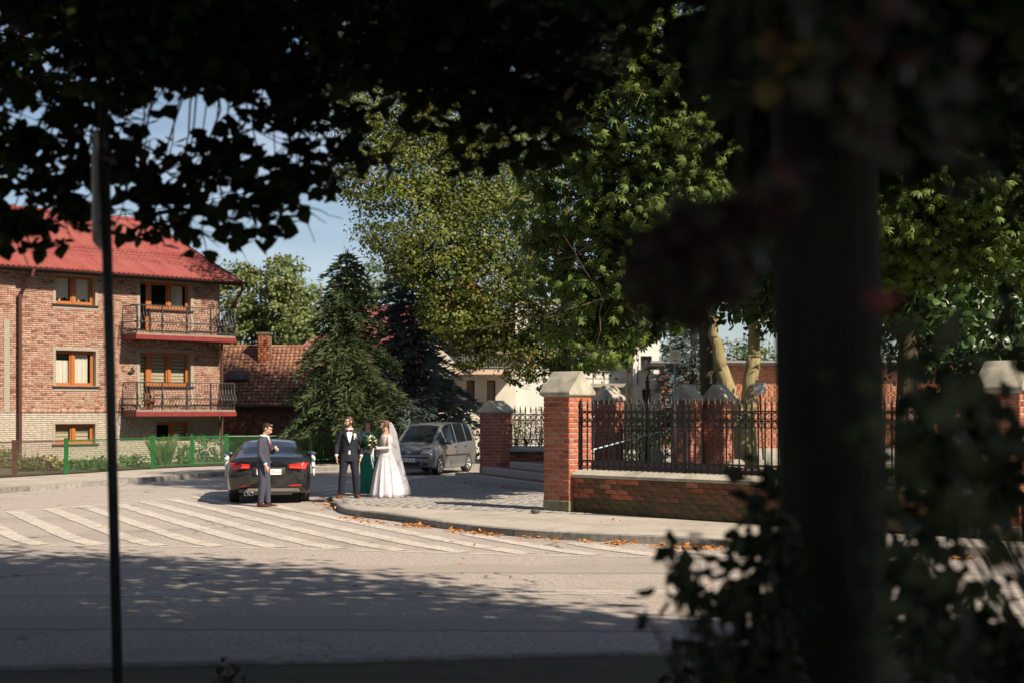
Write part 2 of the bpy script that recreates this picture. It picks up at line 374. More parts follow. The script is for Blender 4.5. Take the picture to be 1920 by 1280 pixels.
# churchyard corner: kerb line from the plaza's rear, round the nose, to the right along the main road
KPX = [gnd(854,891,.12), gnd(753,900,.12), gnd(672,914,.12), gnd(634,930,.12), gnd(622,940,.0), gnd(636,958), gnd(666,967), gnd(746,977), gnd(837,991), gnd(950,1003.5), gnd(1107,1014), gnd(1300,1022.5), gnd(1431,1031), gnd(1840,1043)]
kerb_ctrl = [(p.x, p.y) for p in KPX]+[(14,19.6),(30,20.0),(60,22.5)]
kerb_ctrl = [(2.0,43.5)]+kerb_ctrl
kline = smooth_line(kerb_ctrl, 6)
plaza_poly = [(p.x, p.y) for p in kline]+[(60,70),(2,70)]
sidewalk = sheet('sidewalk', [(p.x,p.y) for p in offset_line(kline, .0)] if False else plaza_poly, 0.112, M['sidewalk'])
# kerb stones, one by one
kl = resample(kline, .25); KT = .16
kin = [Vector(p) for p in offset_line([(p.x,p.y) for p in kl], KT)]
for i in range(0, len(kl)-4, 4):
    out = [p.copy() for p in kl[i:i+5]]; inn = [p.copy() for p in kin[i:i+5]]
    if out[-1].x > 24: break
    g0 = (out[1]-out[0]).normalized()*.007; g1 = (out[-1]-out[-2]).normalized()*.007
    out[0] += g0; inn[0] += g0; out[-1] -= g1; inn[-1] -= g1
    top = .124+random.uniform(-.005,.005); ch = .02; ring = []
    for o_, i_ in zip(out, inn):
        d = (i_-o_).normalized()*ch
        ring.append([(o_.x,o_.y,-.03),(o_.x,o_.y,top-ch),(o_.x+d.x,o_.y+d.y,top),(i_.x,i_.y,top),(i_.x,i_.y,.05)])
    part('kerb_stone', MB().rings(ring), M['kerb'], sidewalk)
# plaza setts in concentric arcs (many thousands: one piece)
PC = Vector((-0.15, 38.0))
def in_poly(x, y, poly):
    c = False; j = len(poly)-1
    for i in range(len(poly)):
        xi, yi = poly[i][0], poly[i][1]; xj, yj = poly[j][0], poly[j][1]
        if (yi > y) != (yj > y) and x < (xj-xi)*(y-yi)/(yj-yi)+xi: c = not c
        j = i
    return c
inner = [(p.x,p.y) if isinstance(p, Vector) else p for p in offset_line([(p.x,p.y) for p in kline], .2)]
setts_poly = inner[:60]+[(60,70),(2,70)]
# line in front of which the strip of plain concrete sidewalk runs
def front_strip(x, y):
    k = [(-3.9,29.9),(-2.6,28.6),(-0.9,27.6),(0.6,26.9),(2.5,25.6)]
    if x < k[0][0]: return y < 30.1
    if x > k[-1][0]: return True
    for a, b in zip(k, k[1:]):
        if a[0] <= x <= b[0]: return y < a[1]+(b[1]-a[1])*(x-a[0])/(b[0]-a[0])
V = []; cnt = 0
r = .5
while r < 11.5:
    w = .105; n = int(2*math.pi*r/.2)
    for k in range(n):
        a0 = 2*math.pi*(k+(.5 if int(r/.11) % 2 else 0))/n; x, y = PC.x+r*math.cos(a0), PC.y+r*math.sin(a0)
        if y > 44.5 or x > 4.5 or not in_poly(x, y, inner+[(60,70),(2,70)]) or front_strip(x, y): continue
        da = (2*math.pi/n)*.47; dr = w*.46; h = .124+random.uniform(-.003,.004)
        c = []
        for (rr, aa) in ((r-dr,a0-da),(r+dr,a0-da),(r+dr,a0+da),(r-dr,a0+da)): c.append((PC.x+rr*math.cos(aa), PC.y+rr*math.sin(aa)))
        V += [(p[0],p[1],.10) for p in c]
        cx = sum(p[0] for p in c)/4; cy = sum(p[1] for p in c)/4
        V += [(cx+(p[0]-cx)*.93, cy+(p[1]-cy)*.93, h) for p in c]; cnt += 1
    r += .112
me = fast_mesh('sett', np.array(V), 8, [(4,5,6,7),(0,1,5,4),(1,2,6,5),(2,3,7,6),(3,0,4,7)], cnt, M['sett'], False)
o = link('sett', me, sidewalk); o['kind'] = 'stuff'
# dark joint bed just under the setts
bed = [(p[0],p[1]) for p in inner if p[1] > 27.0 and p[0] < 1.0]
bedp = [(-3.9,29.9)]+[p for p in reversed(bed) if p[1] > 30.0]+[(4.4,44.3),(4.4,25.6),(2.5,25.6),(0.6,26.9),(-0.9,27.6),(-2.6,28.6)]
ob = sheet('sett_bed', bedp, .1165, M['grout']); ob.parent = sidewalk
del ob['kind']
# left pavement by the house, with kerb
LK = [(-30,0),( -22,14),(-16.2,27),(-12.6,35),(-10.98,38.8),(-9.3,43.2),(-7.9,46.2),(-5.6,48.3),(-2,49.4),(6,50.4),(30,52)]
lk = smooth_line(LK, 5)
left_pave = sheet('pavement', [(p.x,p.y) for p in lk]+[(30,58),(-4,56),(-60,56),(-60,0)], .13, M['sidewalk'])
lr = resample(lk, 1.0)
for a, b in zip(lr, lr[1:]):
    if a.y < 24 or a.x > 8: continue
    t = (b-a).normalized(); nrm = Vector((-t.y, t.x)); mb = MB()
    a2, b2 = a+t*.006, b-t*.006; ring = []
    for p in (a2, b2):
        q = p+nrm*.15
        ring.append([(p.x,p.y,-.03),(p.x,p.y,.125),(p.x+nrm.x*.015,p.y+nrm.y*.015,.14),(q.x,q.y,.14),(q.x,q.y,.05)])
    mb.rings(ring); part('kerb_stone', mb, M['kerb'], left_pave)
# garden behind the fence
sheet('garden_soil', [(-16.0,37.6),(-14.3,40.6),(-13.2,42.9),(-11.7,46.7),(-9.9,49.0),(-6.0,51.0),(-2,52),(-2,60),(-60,60),(-60,37)], .16, M['soil'])
# near verge with kerb under the trees
vk = [Vector(p) for p in ROAD_NEAR]
verge = sheet('verge', [(p.x,p.y) for p in vk]+[(60,-50),(-60,-50)], .10, M['soil'])
for a, b in zip(resample(ROAD_NEAR, 1.0), resample(ROAD_NEAR, 1.0)[1:]):
    if a.x < -9 or a.x > 9: continue
    t = (b-a).normalized(); nrm = Vector((t.y, -t.x)); ring = []
    for p in (a+t*.005, b-t*.005):
        q = p+nrm*.15; ring.append([(q.x,q.y,.0),(q.x,q.y,.12),(p.x+nrm.x*.015,p.y+nrm.y*.015,.12),(p.x,p.y,.105),(p.x,p.y,-.03)])
    part('kerb_stone', MB().rings(ring), M['kerb'], verge)
# churchyard ground behind the wall
# ---------------------------------------------------------------- painted markings (4 mm above the asphalt)
def strip(name, pts, w, m, z=.004, rag=0.0):
    if rag: pts = [(p.x, p.y) for p in resample(pts, .12)]
    L = offset_line(pts, w/2); Rr = offset_line(pts, -w/2)
    if rag:
        L = [(p[0]+random.gauss(0,rag), p[1]+random.gauss(0,rag)) for p in L]; Rr = [(p[0]+random.gauss(0,rag), p[1]+random.gauss(0,rag)) for p in Rr]
    mb = MB(); n = len(pts)
    mb.add([(p[0],p[1],z) for p in L]+[(p[0],p[1],z) for p in Rr], [(i+n, i+n+1, i+1, i) for i in range(n-1)])
    o = part(name, mb, m, kind='structure'); return o
low = [(gnd(x,y).x, gnd(x,y).y) for x, y in ((-150,1021),(0,1021),(250,1023),(500,1027),(750,1033),(1000,1040),(1250,1043),(1480,1044.5))]+[(7.0,19.45),(16,19.1)]
strip('road_edge_line', [(p.x,p.y) for p in smooth_line(low, 4)], .13, M['paint'])
upl = [(-12.2,27.0),(-10.4,28.4),(-8.9,30.9),(-7.75,33.0),(-7.1,35.0)]
strip('road_edge_line', [(p.x,p.y) for p in smooth_line(upl, 4)], .12, M['paint_old'])
for dy in (-.09, .09):
    strip('centre_line', [(-40,15.75+dy),(-6,15.8+dy),(0,15.98+dy),(4,16.05+dy),(40,16.2+dy)], .13, M['paint'], .004, .004)
# hatched area: diagonal stripes clipped between the two lines and the kerb
hd = Vector((.45,-.893)).normalized(); hp = Vector((.893,.45))
reg = [(-12.0,27.0)]+[(p.x+.12,p.y-.05) for p in smooth_line(upl,4)[4:]]+[(-6.4,34.4),(-5.2,32.0),(-4.35,30.4),(-3.95,28.4),(-3.2,27.0),(-2.15,25.6),(-1.1,24.0),(-.1,22.7),(1.2,21.75),(2.7,21.05),(3.6,20.45),(4.3,20.05)]+[(p.x,p.y+.07) for p in reversed(smooth_line(low,4)) if -11.5 < p.x < 4.2]
def lowY(x):
    for a, b in zip(low, low[1:]):
        if a[0] <= x <= b[0]: return a[1]+(b[1]-a[1])*(x-a[0])/(b[0]-a[0])
    return 20
k = -12.0
while k < 4.3:
    base = Vector((k, lowY(k)))
    ts = [t*.05 for t in range(0, 340)]
    run = [t for t in ts if in_poly(base.x-hd.x*t, base.y-hd.y*t, reg)]
    if len(run) > 8:
        a, b = run[0], run[-1]
        wob = [(base.x-hd.x*t+.22*math.exp(-t/.7)+random.uniform(-.012,.012), base.y-hd.y*t) for t in np.linspace(a-.02, b, 13)]
        strip('hatch_stripe', wob, random.uniform(.28,.34), M['paint'], .008, .012)
    k += .93
# crossing marks at the side street by the nose
for i in range(3):
    p, q = gnd(598+i*4, 912+i*7), gnd(640-i*3, 908+i*7)
    strip('give_way_mark', [(p.x,p.y),(q.x,q.y)], .22, M['paint_old'])
# tar patch along the carriageway
strip('asphalt_patch', [(-3,18.35),(3,18.2),(9,17.9),(30,17.4)], .75, mat('patch_asphalt', (.255,.226,.208), (.305,.272,.25), 24, .9, .4, 160, bdist=.006), .004, .03)
strip('asphalt_patch', [(-40,14.3),(-4,13.75),(2,13.6),(30,13.5)], .9, _mats['patch_asphalt'], .004, .03)
# ---------------------------------------------------------------- church wall, pillars, iron fence, steps
WDEG = -43.0                              # the wall runs right and towards the viewer
we = Vector((math.cos(R(WDEG)), math.sin(R(WDEG)))); wn = Vector((math.sin(R(WDEG)), -math.cos(R(WDEG))))
PW = .66
PB = Vector((1.085, 26.93))               # front corner of the near pillar
def brick_mesh(name, L, D, H, m, b=.006): return MB().bevbox(-L/2, L/2, 0, D, 0, H, b).mesh(name, m)
_bm = {}
def brick_me(L, D, H, m):
    k = (round(L,3), round(D,3), round(H,3), m.name)
    if k not in _bm: _bm[k] = brick_mesh('brick', L, D, H, m)
    return _bm[k]
def make_pillar(label, loc, rot, W=PW, H=2.05, base=.22, course=.098, capH=.40, group=None, mb_=None):
    """brick pillar with a stone foot and a hipped stone cap; local origin at the centre of its foot"""
    t = thing('brick_pillar', label, 'pillar', loc, rot, group)
    h = W/2
    part('pillar_core', MB().box(-h+.012, h-.012, -h+.012, h-.012, .0, base+H), M['mortar'], t)
    part('foot_stone', MB().bevbox(-h-.012, h+.012, -h-.012, h+.012, 0, base, .02), M['basestone'], t)
    n = int(H/course); bh = course-.016
    for c in range(n):
        z = base+.008+c*course
        for side in range(4):
            # each side: bricks along it; corner bricks alternate
            cuts = [-h, -h+.26, h-.13+.0, h] if (c+side) % 2 == 0 else [-h, -h+.13, h-.26+.0, h]
            cuts = [-h, -h+.125, -h+.125+(W-.125)*.5, h] if (c+side) % 2 == 0 else [-h, -h+.25, -h+.25+(W-.25)*.62, h]
            for a, b in zip(cuts, cuts[1:]):
                L = b-a-.014
                o = link('brick', brick_me(L, .06, bh, M['brick']), t)
                mid = (a+b)/2; ang = side*math.pi/2; j = random.uniform(-.004,.004)
                o.location = (mid*math.cos(ang)+(h+j)*math.sin(ang), mid*math.sin(ang)-(h+j)*math.cos(ang), z)
                o.rotation_euler = (random.uniform(-.012,.012), random.uniform(-.01,.01), ang)
    z0 = base+n*course
    mb = MB(); e = h+.055
    mb.rings([[(-e+.05,-e+.05,z0),(e-.05,-e+.05,z0),(e-.05,e-.05,z0),(-e+.05,e-.05,z0)],
              [(-e,-e,z0+.05),(e,-e,z0+.05),(e,e,z0+.05),(-e,e,z0+.05)],
              [(-e,-e,z0+.11),(e,-e,z0+.11),(e,e,z0+.11),(-e,e,z0+.11)],
              [(-e*.30,-e*.98,z0+.11+capH),(e*.30,-e*.98,z0+.11+capH),(e*.30,e*.98,z0+.11+capH),(-e*.30,e*.98,z0+.11+capH)]])
    return t, mb, z0
def finish_cap(t, z0, W, capH, ridge_along='y'):
    h = W/2; e = h+.06; mb = MB(); a = z0; r = .03*W
    mb.rings([[(-h,-h,a),(h,-h,a),(h,h,a),(-h,h,a)], [(-e,-e,a+.045),(e,-e,a+.045),(e,e,a+.045),(-e,e,a+.045)], [(-e,-e,a+.10),(e,-e,a+.10),(e,e,a+.10),(-e,e,a+.10)],
              [(-r,-e+.02,a+.10+capH),(r,-e+.02,a+.10+capH),(r,e-.02,a+.10+capH),(-r,e-.02,a+.10+capH)]])
    if ridge_along == 'x': mb.xf(Matrix.Rotation(math.pi/2, 4, 'Z'))
    bm = bmesh.new(); me = mb.mesh('cap_stone', M['capstone']); bm.from_mesh(me)
    bmesh.ops.bevel(bm, geom=bm.edges[:], offset=.012, segments=1, affect='EDGES'); bm.to_mesh(me); bm.free()
    return link('cap_stone', me, t)
def pillar(label, cx, cy, deg, W=PW, H=2.02, capH=.40, base=.22, z=.116, ridge='x', group='brick pillars of the church fence', course=.098):
    t, _, z0 = make_pillar(label, (cx, cy, z), R(deg), W, H, base, course, capH, group)
    finish_cap(t, z0, W, capH, ridge); return t
pc = PB-we*(PW/2)-wn*(PW/2)
near = pillar('tall red brick pillar on the pavement corner with a pale pointed stone cap', pc.x, pc.y, WDEG)
# low wall with stone coping, from the near pillar to the right-hand pillar
WL = 8.1
wall_o = PB-wn*.10
wt = thing('low_brick_wall', 'low dirty brick wall with shade-darkened bricks and pale stone coping under the long iron fence', 'wall', (wall_o.x, wall_o.y, .116), R(WDEG))
part('wall_core', MB().box(0, WL, .015, .42, 0, .66), M['mortar_dark'], wt)
nco = 7; ch = .094
for c in range(nco):
    x = -(c % 2)*.13; m_ = M['brick_olive'] if c < 3 else M['brick_dark']
    while x < WL:
        L = .262; a, b = max(x, 0), min(x+L, WL)
        if b-a > .06:
            mm = m_ if random.random() < .85 else (M['brick_dark'] if c < 4 else M['brick'])
            if a < 1.3 and c > 2 and random.random() < .75-a*.4: mm = M['brick']
            o = link('brick', brick_me(b-a-.013, .06, ch-.013, mm), wt)
            o.location = ((a+b)/2, random.uniform(-.006,.006), .004+c*ch); o.rotation_euler = (random.uniform(-.02,.02), random.uniform(-.012,.012), random.uniform(-.01,.01))
        x += L
x = 0.02
while x < WL-.05:
    L = min(1.25, WL-x); mb = MB()
    mb.extrude([(x+.004,-.07,.665),(x+.004,-.07,.72),(x+.004,.10,.80),(x+.004,.36,.80),(x+.004,.49,.72),(x+.004,.49,.665)], (L-.008,0,0))
    part('coping_stone', mb, M['capstone'], wt); x += L
# iron fence on it
def iron_fence(label, ox, oy, z, deg, length, H=1.0, sp=.132, top=.30, group=None, rich=True):
    t = thing('iron_fence', label, 'fence', (ox, oy, z), R(deg), group)
    zb0, zb1 = .04, .18; zt0, zt1 = H-.17, H
    for zz in ((zb0, zb1, zt0, zt1) if rich else (zb0, zt0, zt1)): part('rail', MB().box(0, length, -.018, .018, zz-.013, zz+.013), M['iron'], t)
    bar = MB(); bar.box(-.010,.010,-.010,.010,0,H+.04)
    bar.lathe([(.011,H+.04),(.022,H+.07),(.012,H+.09),(.026,H+.13),(.018,H+.17),(.002,H+top-.03)], 6)
    bar_me = bar.mesh('bar', M['iron'])
    ring = MB(); rr = .062; ring.tube([(rr*math.cos(a), 0, rr*math.sin(a)) for a in np.linspace(0, 2*math.pi, 13)], .011, 5, False); ring_me = ring.mesh('ring', M['iron'])
    scr = MB()
    for sgn in (-1, 1):
        scr.tube([(sgn*(.005+.048*math.sin(a)), 0, -.05+.05*math.cos(a)-.0) for a in np.linspace(.1, 4.0, 10)], .009, 5)
    scr_me = scr.mesh('scroll', M['iron'])
    n = int(length/sp)
    for i in range(n+1):
        x = .03+i*sp
        if x > length: break
        o = link('bar', bar_me, t); o.location = (x, 0, 0); o.rotation_euler = (random.uniform(-.008,.008), random.uniform(-.008,.008), 0)
        if x+sp < length:
            o = link('ring', ring_me, t); o.location = (x+sp/2, 0, (zt0+zt1)/2)
            if rich:
                o = link('scroll', scr_me, t); o.location = (x+sp/2, 0, zb1-.012)
                o = link('scroll', scr_me, t); o.location = (x+sp/2, 0, zt0-.02)
    k = 0.0
    while k <= length:
        part('fence_post', MB().box(k-.022 if k else -.01, k+.022, -.03, .03, -.05, H+.10).lathe([(.03,H+.10),(.04,H+.13),(.0,H+.26)], 8, (k+.005,0,0)), M['iron'], t); k += 2.45
    return t
fo = PB-wn*.30+we*.03
iron_fence('long black wrought iron fence with spear tips on the low dirty brick wall', fo.x, fo.y, .116+.80, WDEG, WL-.15, H=1.11)
rp = PB+we*(WL+PW/2)-wn*(PW/2)
pillar('brick pillar with stone cap standing past the thick dark trunk', rp.x, rp.y, WDEG)
# continuing wall and fence beyond that pillar
w2 = PB+we*(WL+PW)-wn*.10
wt2 = thing('low_brick_wall', 'end of the low brick wall running out of view beyond the last pillar', 'wall', (w2.x, w2.y, .116), R(WDEG))
part('wall_core', MB().box(0, 5, .0, .42, 0, .66), M['mortar_dark'], wt2)
for c in range(7):
    for i in range(19):
        o = link('brick', brick_me(.249,.06,.081, M['brick_dark']), wt2); o.location = (.13+i*.262-(c%2)*.0, -.012, .004+c*.094)
part('coping_stone', MB().extrude([(0,-.07,.665),(0,-.07,.72),(0,.10,.80),(0,.36,.80),(0,.49,.72),(0,.49,.665)], (5,0,0)), M['capstone'], wt2)
f2 = PB-wn*.30+we*(WL+PW+.03)
iron_fence('black iron fence panel beyond the pillar past the thick trunk', f2.x, f2.y, .916, WDEG, 4.5, H=1.11)
# far gate pillar, short fence on its low wall
fp = Vector((-.47, 42.2))
pillar('smaller brick pillar behind the steps beside the grey car', fp.x, fp.y, -30, W=.72, H=1.66, capH=.30, base=.20, z=.12, ridge='y', course=.095)
fw = thing('low_brick_wall', 'short low brick wall with grey coping beside the steps', 'wall', (fp.x+.30, fp.y+.05, .12), R(-6))
part('wall_core', MB().box(0, 2.4, .0, .4, 0, .70), M['mortar_dark'], fw)
for c in range(8):
    for i in range(10):
        if (c%2) and i == 9: continue
        o = link('brick', brick_me(.236,.06,.075, M['brick_dark'] if random.random() < .5 else M['brick']), fw); o.location = (.125+(c%2)*.12+i*.248-.0, -.01, .006+c*.087)
part('coping_stone', MB().extrude([(.1,-.10,.70),(.1,-.10,.76),(.1,.06,.86),(.1,.34,.86),(.1,.47,.76),(.1,.47,.70)], (2.4,0,0)), M['stair'], fw)
iron_fence('short black iron fence between the two front brick pillars', fp.x+.36, fp.y+.25, 1.0, -6, 2.1, H=.92, sp=.16, rich=True)
# pillars deeper in the churchyard
pillar('shaded brick pillar seen just past the near pillar cap behind the fence', 2.95, 43.2, -35, ridge='y')
pillar('shaded brick pillar behind the fence, next to the white sign post', 5.05, 41.2, -35, ridge='y')
pillar('shaded brick pillar in front of the forked pale trunk', 6.05, 41.6, -35, ridge='y')
ib = thing('iron_gate', 'low black iron gate between the shaded brick pillars', 'gate', (3.3,43.0,.116), R(-32))
part('gate_frame', MB().box(0,1.5,-.02,.02,.1,.14).box(0,1.5,-.02,.02,1.3,1.34).box(0,.04,-.02,.02,.0,1.5).box(1.46,1.5,-.02,.02,0,1.5), M['iron'], ib)
gm = MB().box(-.01,.01,-.01,.01,.1,1.34).lathe([(.012,1.34),(.024,1.40),(.0,1.56)], 6).mesh('bar', M['iron'])
for i in range(11): o = link('bar', gm, ib); o.location = (.12+i*.126, 0, 0)
# steps: three granite-edged treads rising into the churchyard
sdeg = -69.0
st = thing('entrance_steps', 'three grey stone steps with reddish treads beside the near brick pillar', 'steps', (-1.62, 40.4, .116), R(sdeg))
SL = 9.5
for i in range(3):
    y0 = i*.62; z1 = .165*(i+1); ends = i*.55
    x = ends
    while x < SL-.05:
        L = min(1.0, SL-x); part('riser_stone', MB().bevbox(x+.004, x+L-.004, y0, y0+.16, 0 if i == 0 else .165*i-.03, z1, .012), M['stair'], st); x += L
    V = []; cnt = 0
    yy = y0+.165; yend = y0+.62 if i < 2 else y0+4.0
    row = 0
    while yy < yend-.05:
        xx = ends+(row%2)*.1
        while xx < SL-.2:
            hz = z1-.004+random.uniform(-.002,.003)
            c = [(xx+.005,yy+.005),(xx+.195,yy+.005),(xx+.195,yy+.095),(xx+.005,yy+.095)]
            V += [(p[0],p[1],z1-.03) for p in c]+[(p[0],p[1],hz) for p in c]; cnt += 1; xx += .2
        yy += .1; row += 1
    o = link('tread', fast_mesh('tread', np.array(V), 8, [(4,5,6,7),(0,1,5,4),(1,2,6,5),(2,3,7,6),(3,0,4,7)], cnt, M['tread'], False), st); o['kind'] = 'stuff'
    part('step_body', MB().box(ends, SL, y0+.1, yend, 0, z1-.02), M['grout'], st)
# churchyard ground
cy = [(PB.x+we.x*t-wn.x*.45, PB.y+we.y*t-wn.y*.45) for t in (0.2, 4, 8, 14)]
sheet('churchyard_ground', cy+[(40,30),(40,58),(2.2,58),(1.2,43.2),(2.4,40.0),(1.9,30)], .125, mat('yard_grass', (.07,.085,.03), (.12,.115,.055), 3, .95, .6, 30, c3=(.15,.13,.09), s3=.35))
sheet('churchyard_path', [(4.2,30),(6.6,29),(9.6,46),(12,58),(8.5,58),(6.8,46)], .135, M['sidewalk'])
# ---------------------------------------------------------------- buildings
def wall_cells(u0, u1, z0, z1, holes):
    us = sorted({u0, u1, *[h[0] for h in holes], *[h[1] for h in holes]}); us = [u for u in us if u0 <= u <= u1]
    out = []
    for a, b in zip(us, us[1:]):
        m = (a+b)/2; blk = sorted([(h[2], h[3]) for h in holes if h[0] < m < h[1]]); z = z0
        for (p, q) in blk:
            if p > z: out.append((a, b, z, p))
            z = max(z, q)
        if z < z1: out.append((a, b, z, z1))
    return out
def wall_slab(name, u0, u1, z0, z1, holes, m, parent, y0=0, y1=.3):
    mb = MB()
    for a, b, p, q in wall_cells(u0, u1, z0, z1, holes): mb.box(a, b, y0, y1, p, q)
    return part(name, mb, m, parent)
def brick_skin(name, u0, u1, z0, z1, holes, m, parent, L=.23, H=.071, y=0, t=.02, joint=.011, zc=None):
    V = []; n = 0; c = 0; z = z0
    while z < z1-.02:
        x = u0-(c % 2)*L/2
        while x < u1:
            a, b = max(x, u0)+joint/2, min(x+L*random.choice((1,1,1,.5)), u1)-joint/2; nx = b+joint/2
            p, q = z+joint/2, min(z+H, z1)-joint/2
            segs = [(a, b)]
            for h in holes:
                if h[2] < q-.01 and h[3] > p+.01:
                    ns = []
                    for (s, e) in segs:
                        if h[1] <= s or h[0] >= e: ns.append((s, e)); continue
                        if h[0] > s: ns.append((s, h[0]))
                        if h[1] < e: ns.append((h[1], e))
                    segs = ns
            for (s, e) in segs:
                if e-s < .03: continue
                d = y-t+random.uniform(-.004,.005)
                V += [(s,y,p),(e,y,p),(e,y,q),(s,y,q),(s+.004,d,p+.004),(e-.004,d,p+.004),(e-.004,d,q-.004),(s+.004,d,q-.004)]; n += 1
            x = nx
        z += H; c += 1
    o = link(name, fast_mesh(name, np.array(V), 8, [(4,5,6,7),(0,1,5,4),(1,2,6,5),(2,3,7,6),(3,0,4,7)], n, m, False), parent); o['kind'] = 'stuff'; return o
def window(parent, u0, u1, z0, z1, splits=(.5,), frame=None, y=0.0, rec=.17, fw=.06, cover=None, sill=True, surround=None, sm=None, cov_label=None, name='window', sash=True):
    fm = frame or M['woodframe']; yy = y+rec
    f = MB(); f.box(u0,u1,yy,yy+.07,z0,z0+fw); f.box(u0,u1,yy,yy+.07,z1-fw,z1); f.box(u0,u0+fw,yy,yy+.07,z0+fw,z1-fw); f.box(u1-fw,u1,yy,yy+.07,z0+fw,z1-fw)
    xs = [u0]+[u0+(u1-u0)*s for s in splits]+[u1]
    for x in xs[1:-1]: f.box(x-fw*.75, x+fw*.75, yy-.015, yy+.07, z0+fw, z1-fw)
    if sash:
        for a, b in zip(xs, xs[1:]):
            a2, b2 = a+fw*.9, b-fw*.9; s = .05
            f.box(a2,b2,yy+.01,yy+.055,z0+fw,z0+fw+s); f.box(a2,b2,yy+.01,yy+.055,z1-fw-s,z1-fw); f.box(a2,a2+s,yy+.01,yy+.055,z0+fw+s,z1-fw-s); f.box(b2-s,b2,yy+.01,yy+.055,z0+fw+s,z1-fw-s)
    w = part(name, f, fm, parent)
    for a, b in zip(xs, xs[1:]): part('pane', MB().box(a+fw*.9, b-fw*.9, yy+.035, yy+.041, z0+fw, z1-fw), M['wglass'], w)
    part('room_recess', MB().add([(u0,yy+.07,z0),(u1,yy+.07,z0),(u1,yy+.07,z1),(u0,yy+.07,z1),(u0,yy+1.2,z0),(u1,yy+1.2,z0),(u1,yy+1.2,z1),(u0,yy+1.2,z1)], [(4,5,6,7),(0,4,7,3),(1,2,6,5),(0,1,5,4),(3,7,6,2)]), M['room'], w)
    if sill: part('sill', MB().box(u0-.12, u1+.12, y-.10, y+rec, z0-.05, z0-.004), sm or M['sill'], w)
    if surround:
        s = .10; mb = MB(); e = .028
        mb.box(u0-s,u1+s,y-e,y+.02,z1+.002,z1+s); mb.box(u0-s,u0-.002,y-e,y+.02,z0-.17,z1); mb.box(u1+.002,u1+s,y-e,y+.02,z0-.17,z1); mb.box(u0,u1,y-e,y+.02,z0-.17,z0-.053)
        part('window_surround', mb, surround, w)
    for (kind, a, b, p, q) in (cover or []):
        ua, ub = u0+(u1-u0)*a, u0+(u1-u0)*b; za, zb = z0+fw+(z1-z0-2*fw)*p, z0+fw+(z1-z0-2*fw)*q
        mb = MB(); yc = yy+.14
        if kind == 'curtain':
            n = max(8, int((ub-ua)/.025)); vs = []
            for i in range(n+1):
                x = ua+(ub-ua)*i/n; wv = .025*math.sin(i*1.1)+.012*math.sin(i*2.7+1)
                lo = za+.05*math.sin(i*.45)+.06*random.random()*(1 if p > 0 else 0)
                vs += [(x, yc+wv, lo), (x, yc+wv*.6, zb)]
            mb.add(vs, [(2*i,2*i+2,2*i+3,2*i+1) for i in range(n)]); part('curtain', mb, M['curtain'], w)
        else:
            z = zb; h = .13 if kind == 'blind' else .10
            while z > za+.01:
                mb.box(ua, ub, yc, yc+.012, max(za, z-h+.022), z); z -= h
            part('blind', mb, M['blind'], w)
    return w
def tiles_plane(name, O, U, S, W, Lslope, tw, tl, m, parent, thick=.030, nrm=None, joint=.002):
    """overlapping flat tiles: O eave corner, U unit along eave, S unit up-slope"""
    O, U, S = Vector(O), Vector(U), Vector(S); N = U.cross(S); V = []; n = 0; r = 0
    while r*tl < Lslope:
        x = -(r % 2)*tw*.12
        while x < W:
            a, b = max(0, x)+joint, min(W, x+tw)-joint
            if b-a > .03:
                j = random.uniform(-.006, .010); l0 = r*tl+random.uniform(-.012,.012); l1 = min(Lslope, r*tl+tl*1.25)
                for s, h in ((l0, .0+thick*1.5), (l1, .0)):
                    for uu in (a, b): V += [O+U*uu+S*s+N*(h+j), O+U*uu+S*s+N*(h+thick+j)]
                n += 1
            x += tw
        r += 1
    V = np.array([tuple(v) for v in V])
    o = link(name, fast_mesh(name, V, 8, [(1,3,7,5),(0,1,5,4),(2,6,7,3),(0,2,3,1),(4,5,7,6)], n, m, False), parent); o['kind'] = 'stuff'; return o
def corrugated(name, O, U, S, W, L, m, parent, period=.19, amp=.018, step=.35, steph=.014, du=.048):
    O, U, S = Vector(O), Vector(U), Vector(S); N = U.cross(S)
    us = np.arange(0, W+du/2, du); ls = []
    l = 0
    while l < L: ls += [(l, steph), (min(L, l+step)-.002, 0)]; l += step
    V = []
    for (s, h) in ls:
        for u in us:
            V.append(O+U*float(u)+S*s+N*(h+amp*math.sin(2*math.pi*u/period)))
    nu = len(us); fs = [(i*nu+j, i*nu+j+1, (i+1)*nu+j+1, (i+1)*nu+j) for i in range(len(ls)-1) for j in range(nu-1)]
    return part(name, MB().add(V, fs), m, parent, True)

# ---- brick house ------------------------------------------------
HP = Pl(-10.95, 53.3, 43.0)
def huv(x, y): return HP.uv(x, y)
HZ0 = .16
house = HP.thing('brick_house', 'two storey house of mottled reclaimed brick with a bright red metal roof', 'house')
uL = huv(27, 700)[0]; uR = 0.0
zeave = huv(412, 528)[1]; zband = (huv(60,773)[1]+huv(390,771)[1])/2
def rect(x0, y0, x1, y1):
    a = huv(x0, (y0+y1)/2)[0]; b = huv(x1, (y0+y1)/2)[0]; xm = (x0+x1)/2
    um, zt = huv(xm, y0); _, zb = huv(xm, y1); return (a, b, zb, zt)
w1 = rect(104,517,178,571); w2 = rect(104,657,179,723); w3 = rect(103,794,178,831)
d1 = rect(262,529,357,628); d2 = rect(262,661,357,768); w4 = rect(293,790,357,826)
d1 = (d1[0], d1[1], d1[2], d1[3]); holes = [w1,w2,w3,d1,d2,w4]
LW = 7.0
hol = holes
wall_slab('wall', uL, uR, HZ0-.2, zeave+.1, hol, M['mortar'], house)
M['hmortar'] = mat('house_mortar', (.33,.28,.22), (.39,.335,.27), 9, .9, .3, 50)
for o_ in children(house): o_.data.materials[0] = M['hmortar']
brick_skin('facing_brick', uL, uR, zband, zeave+.1, hol, M['rebrick'], house)
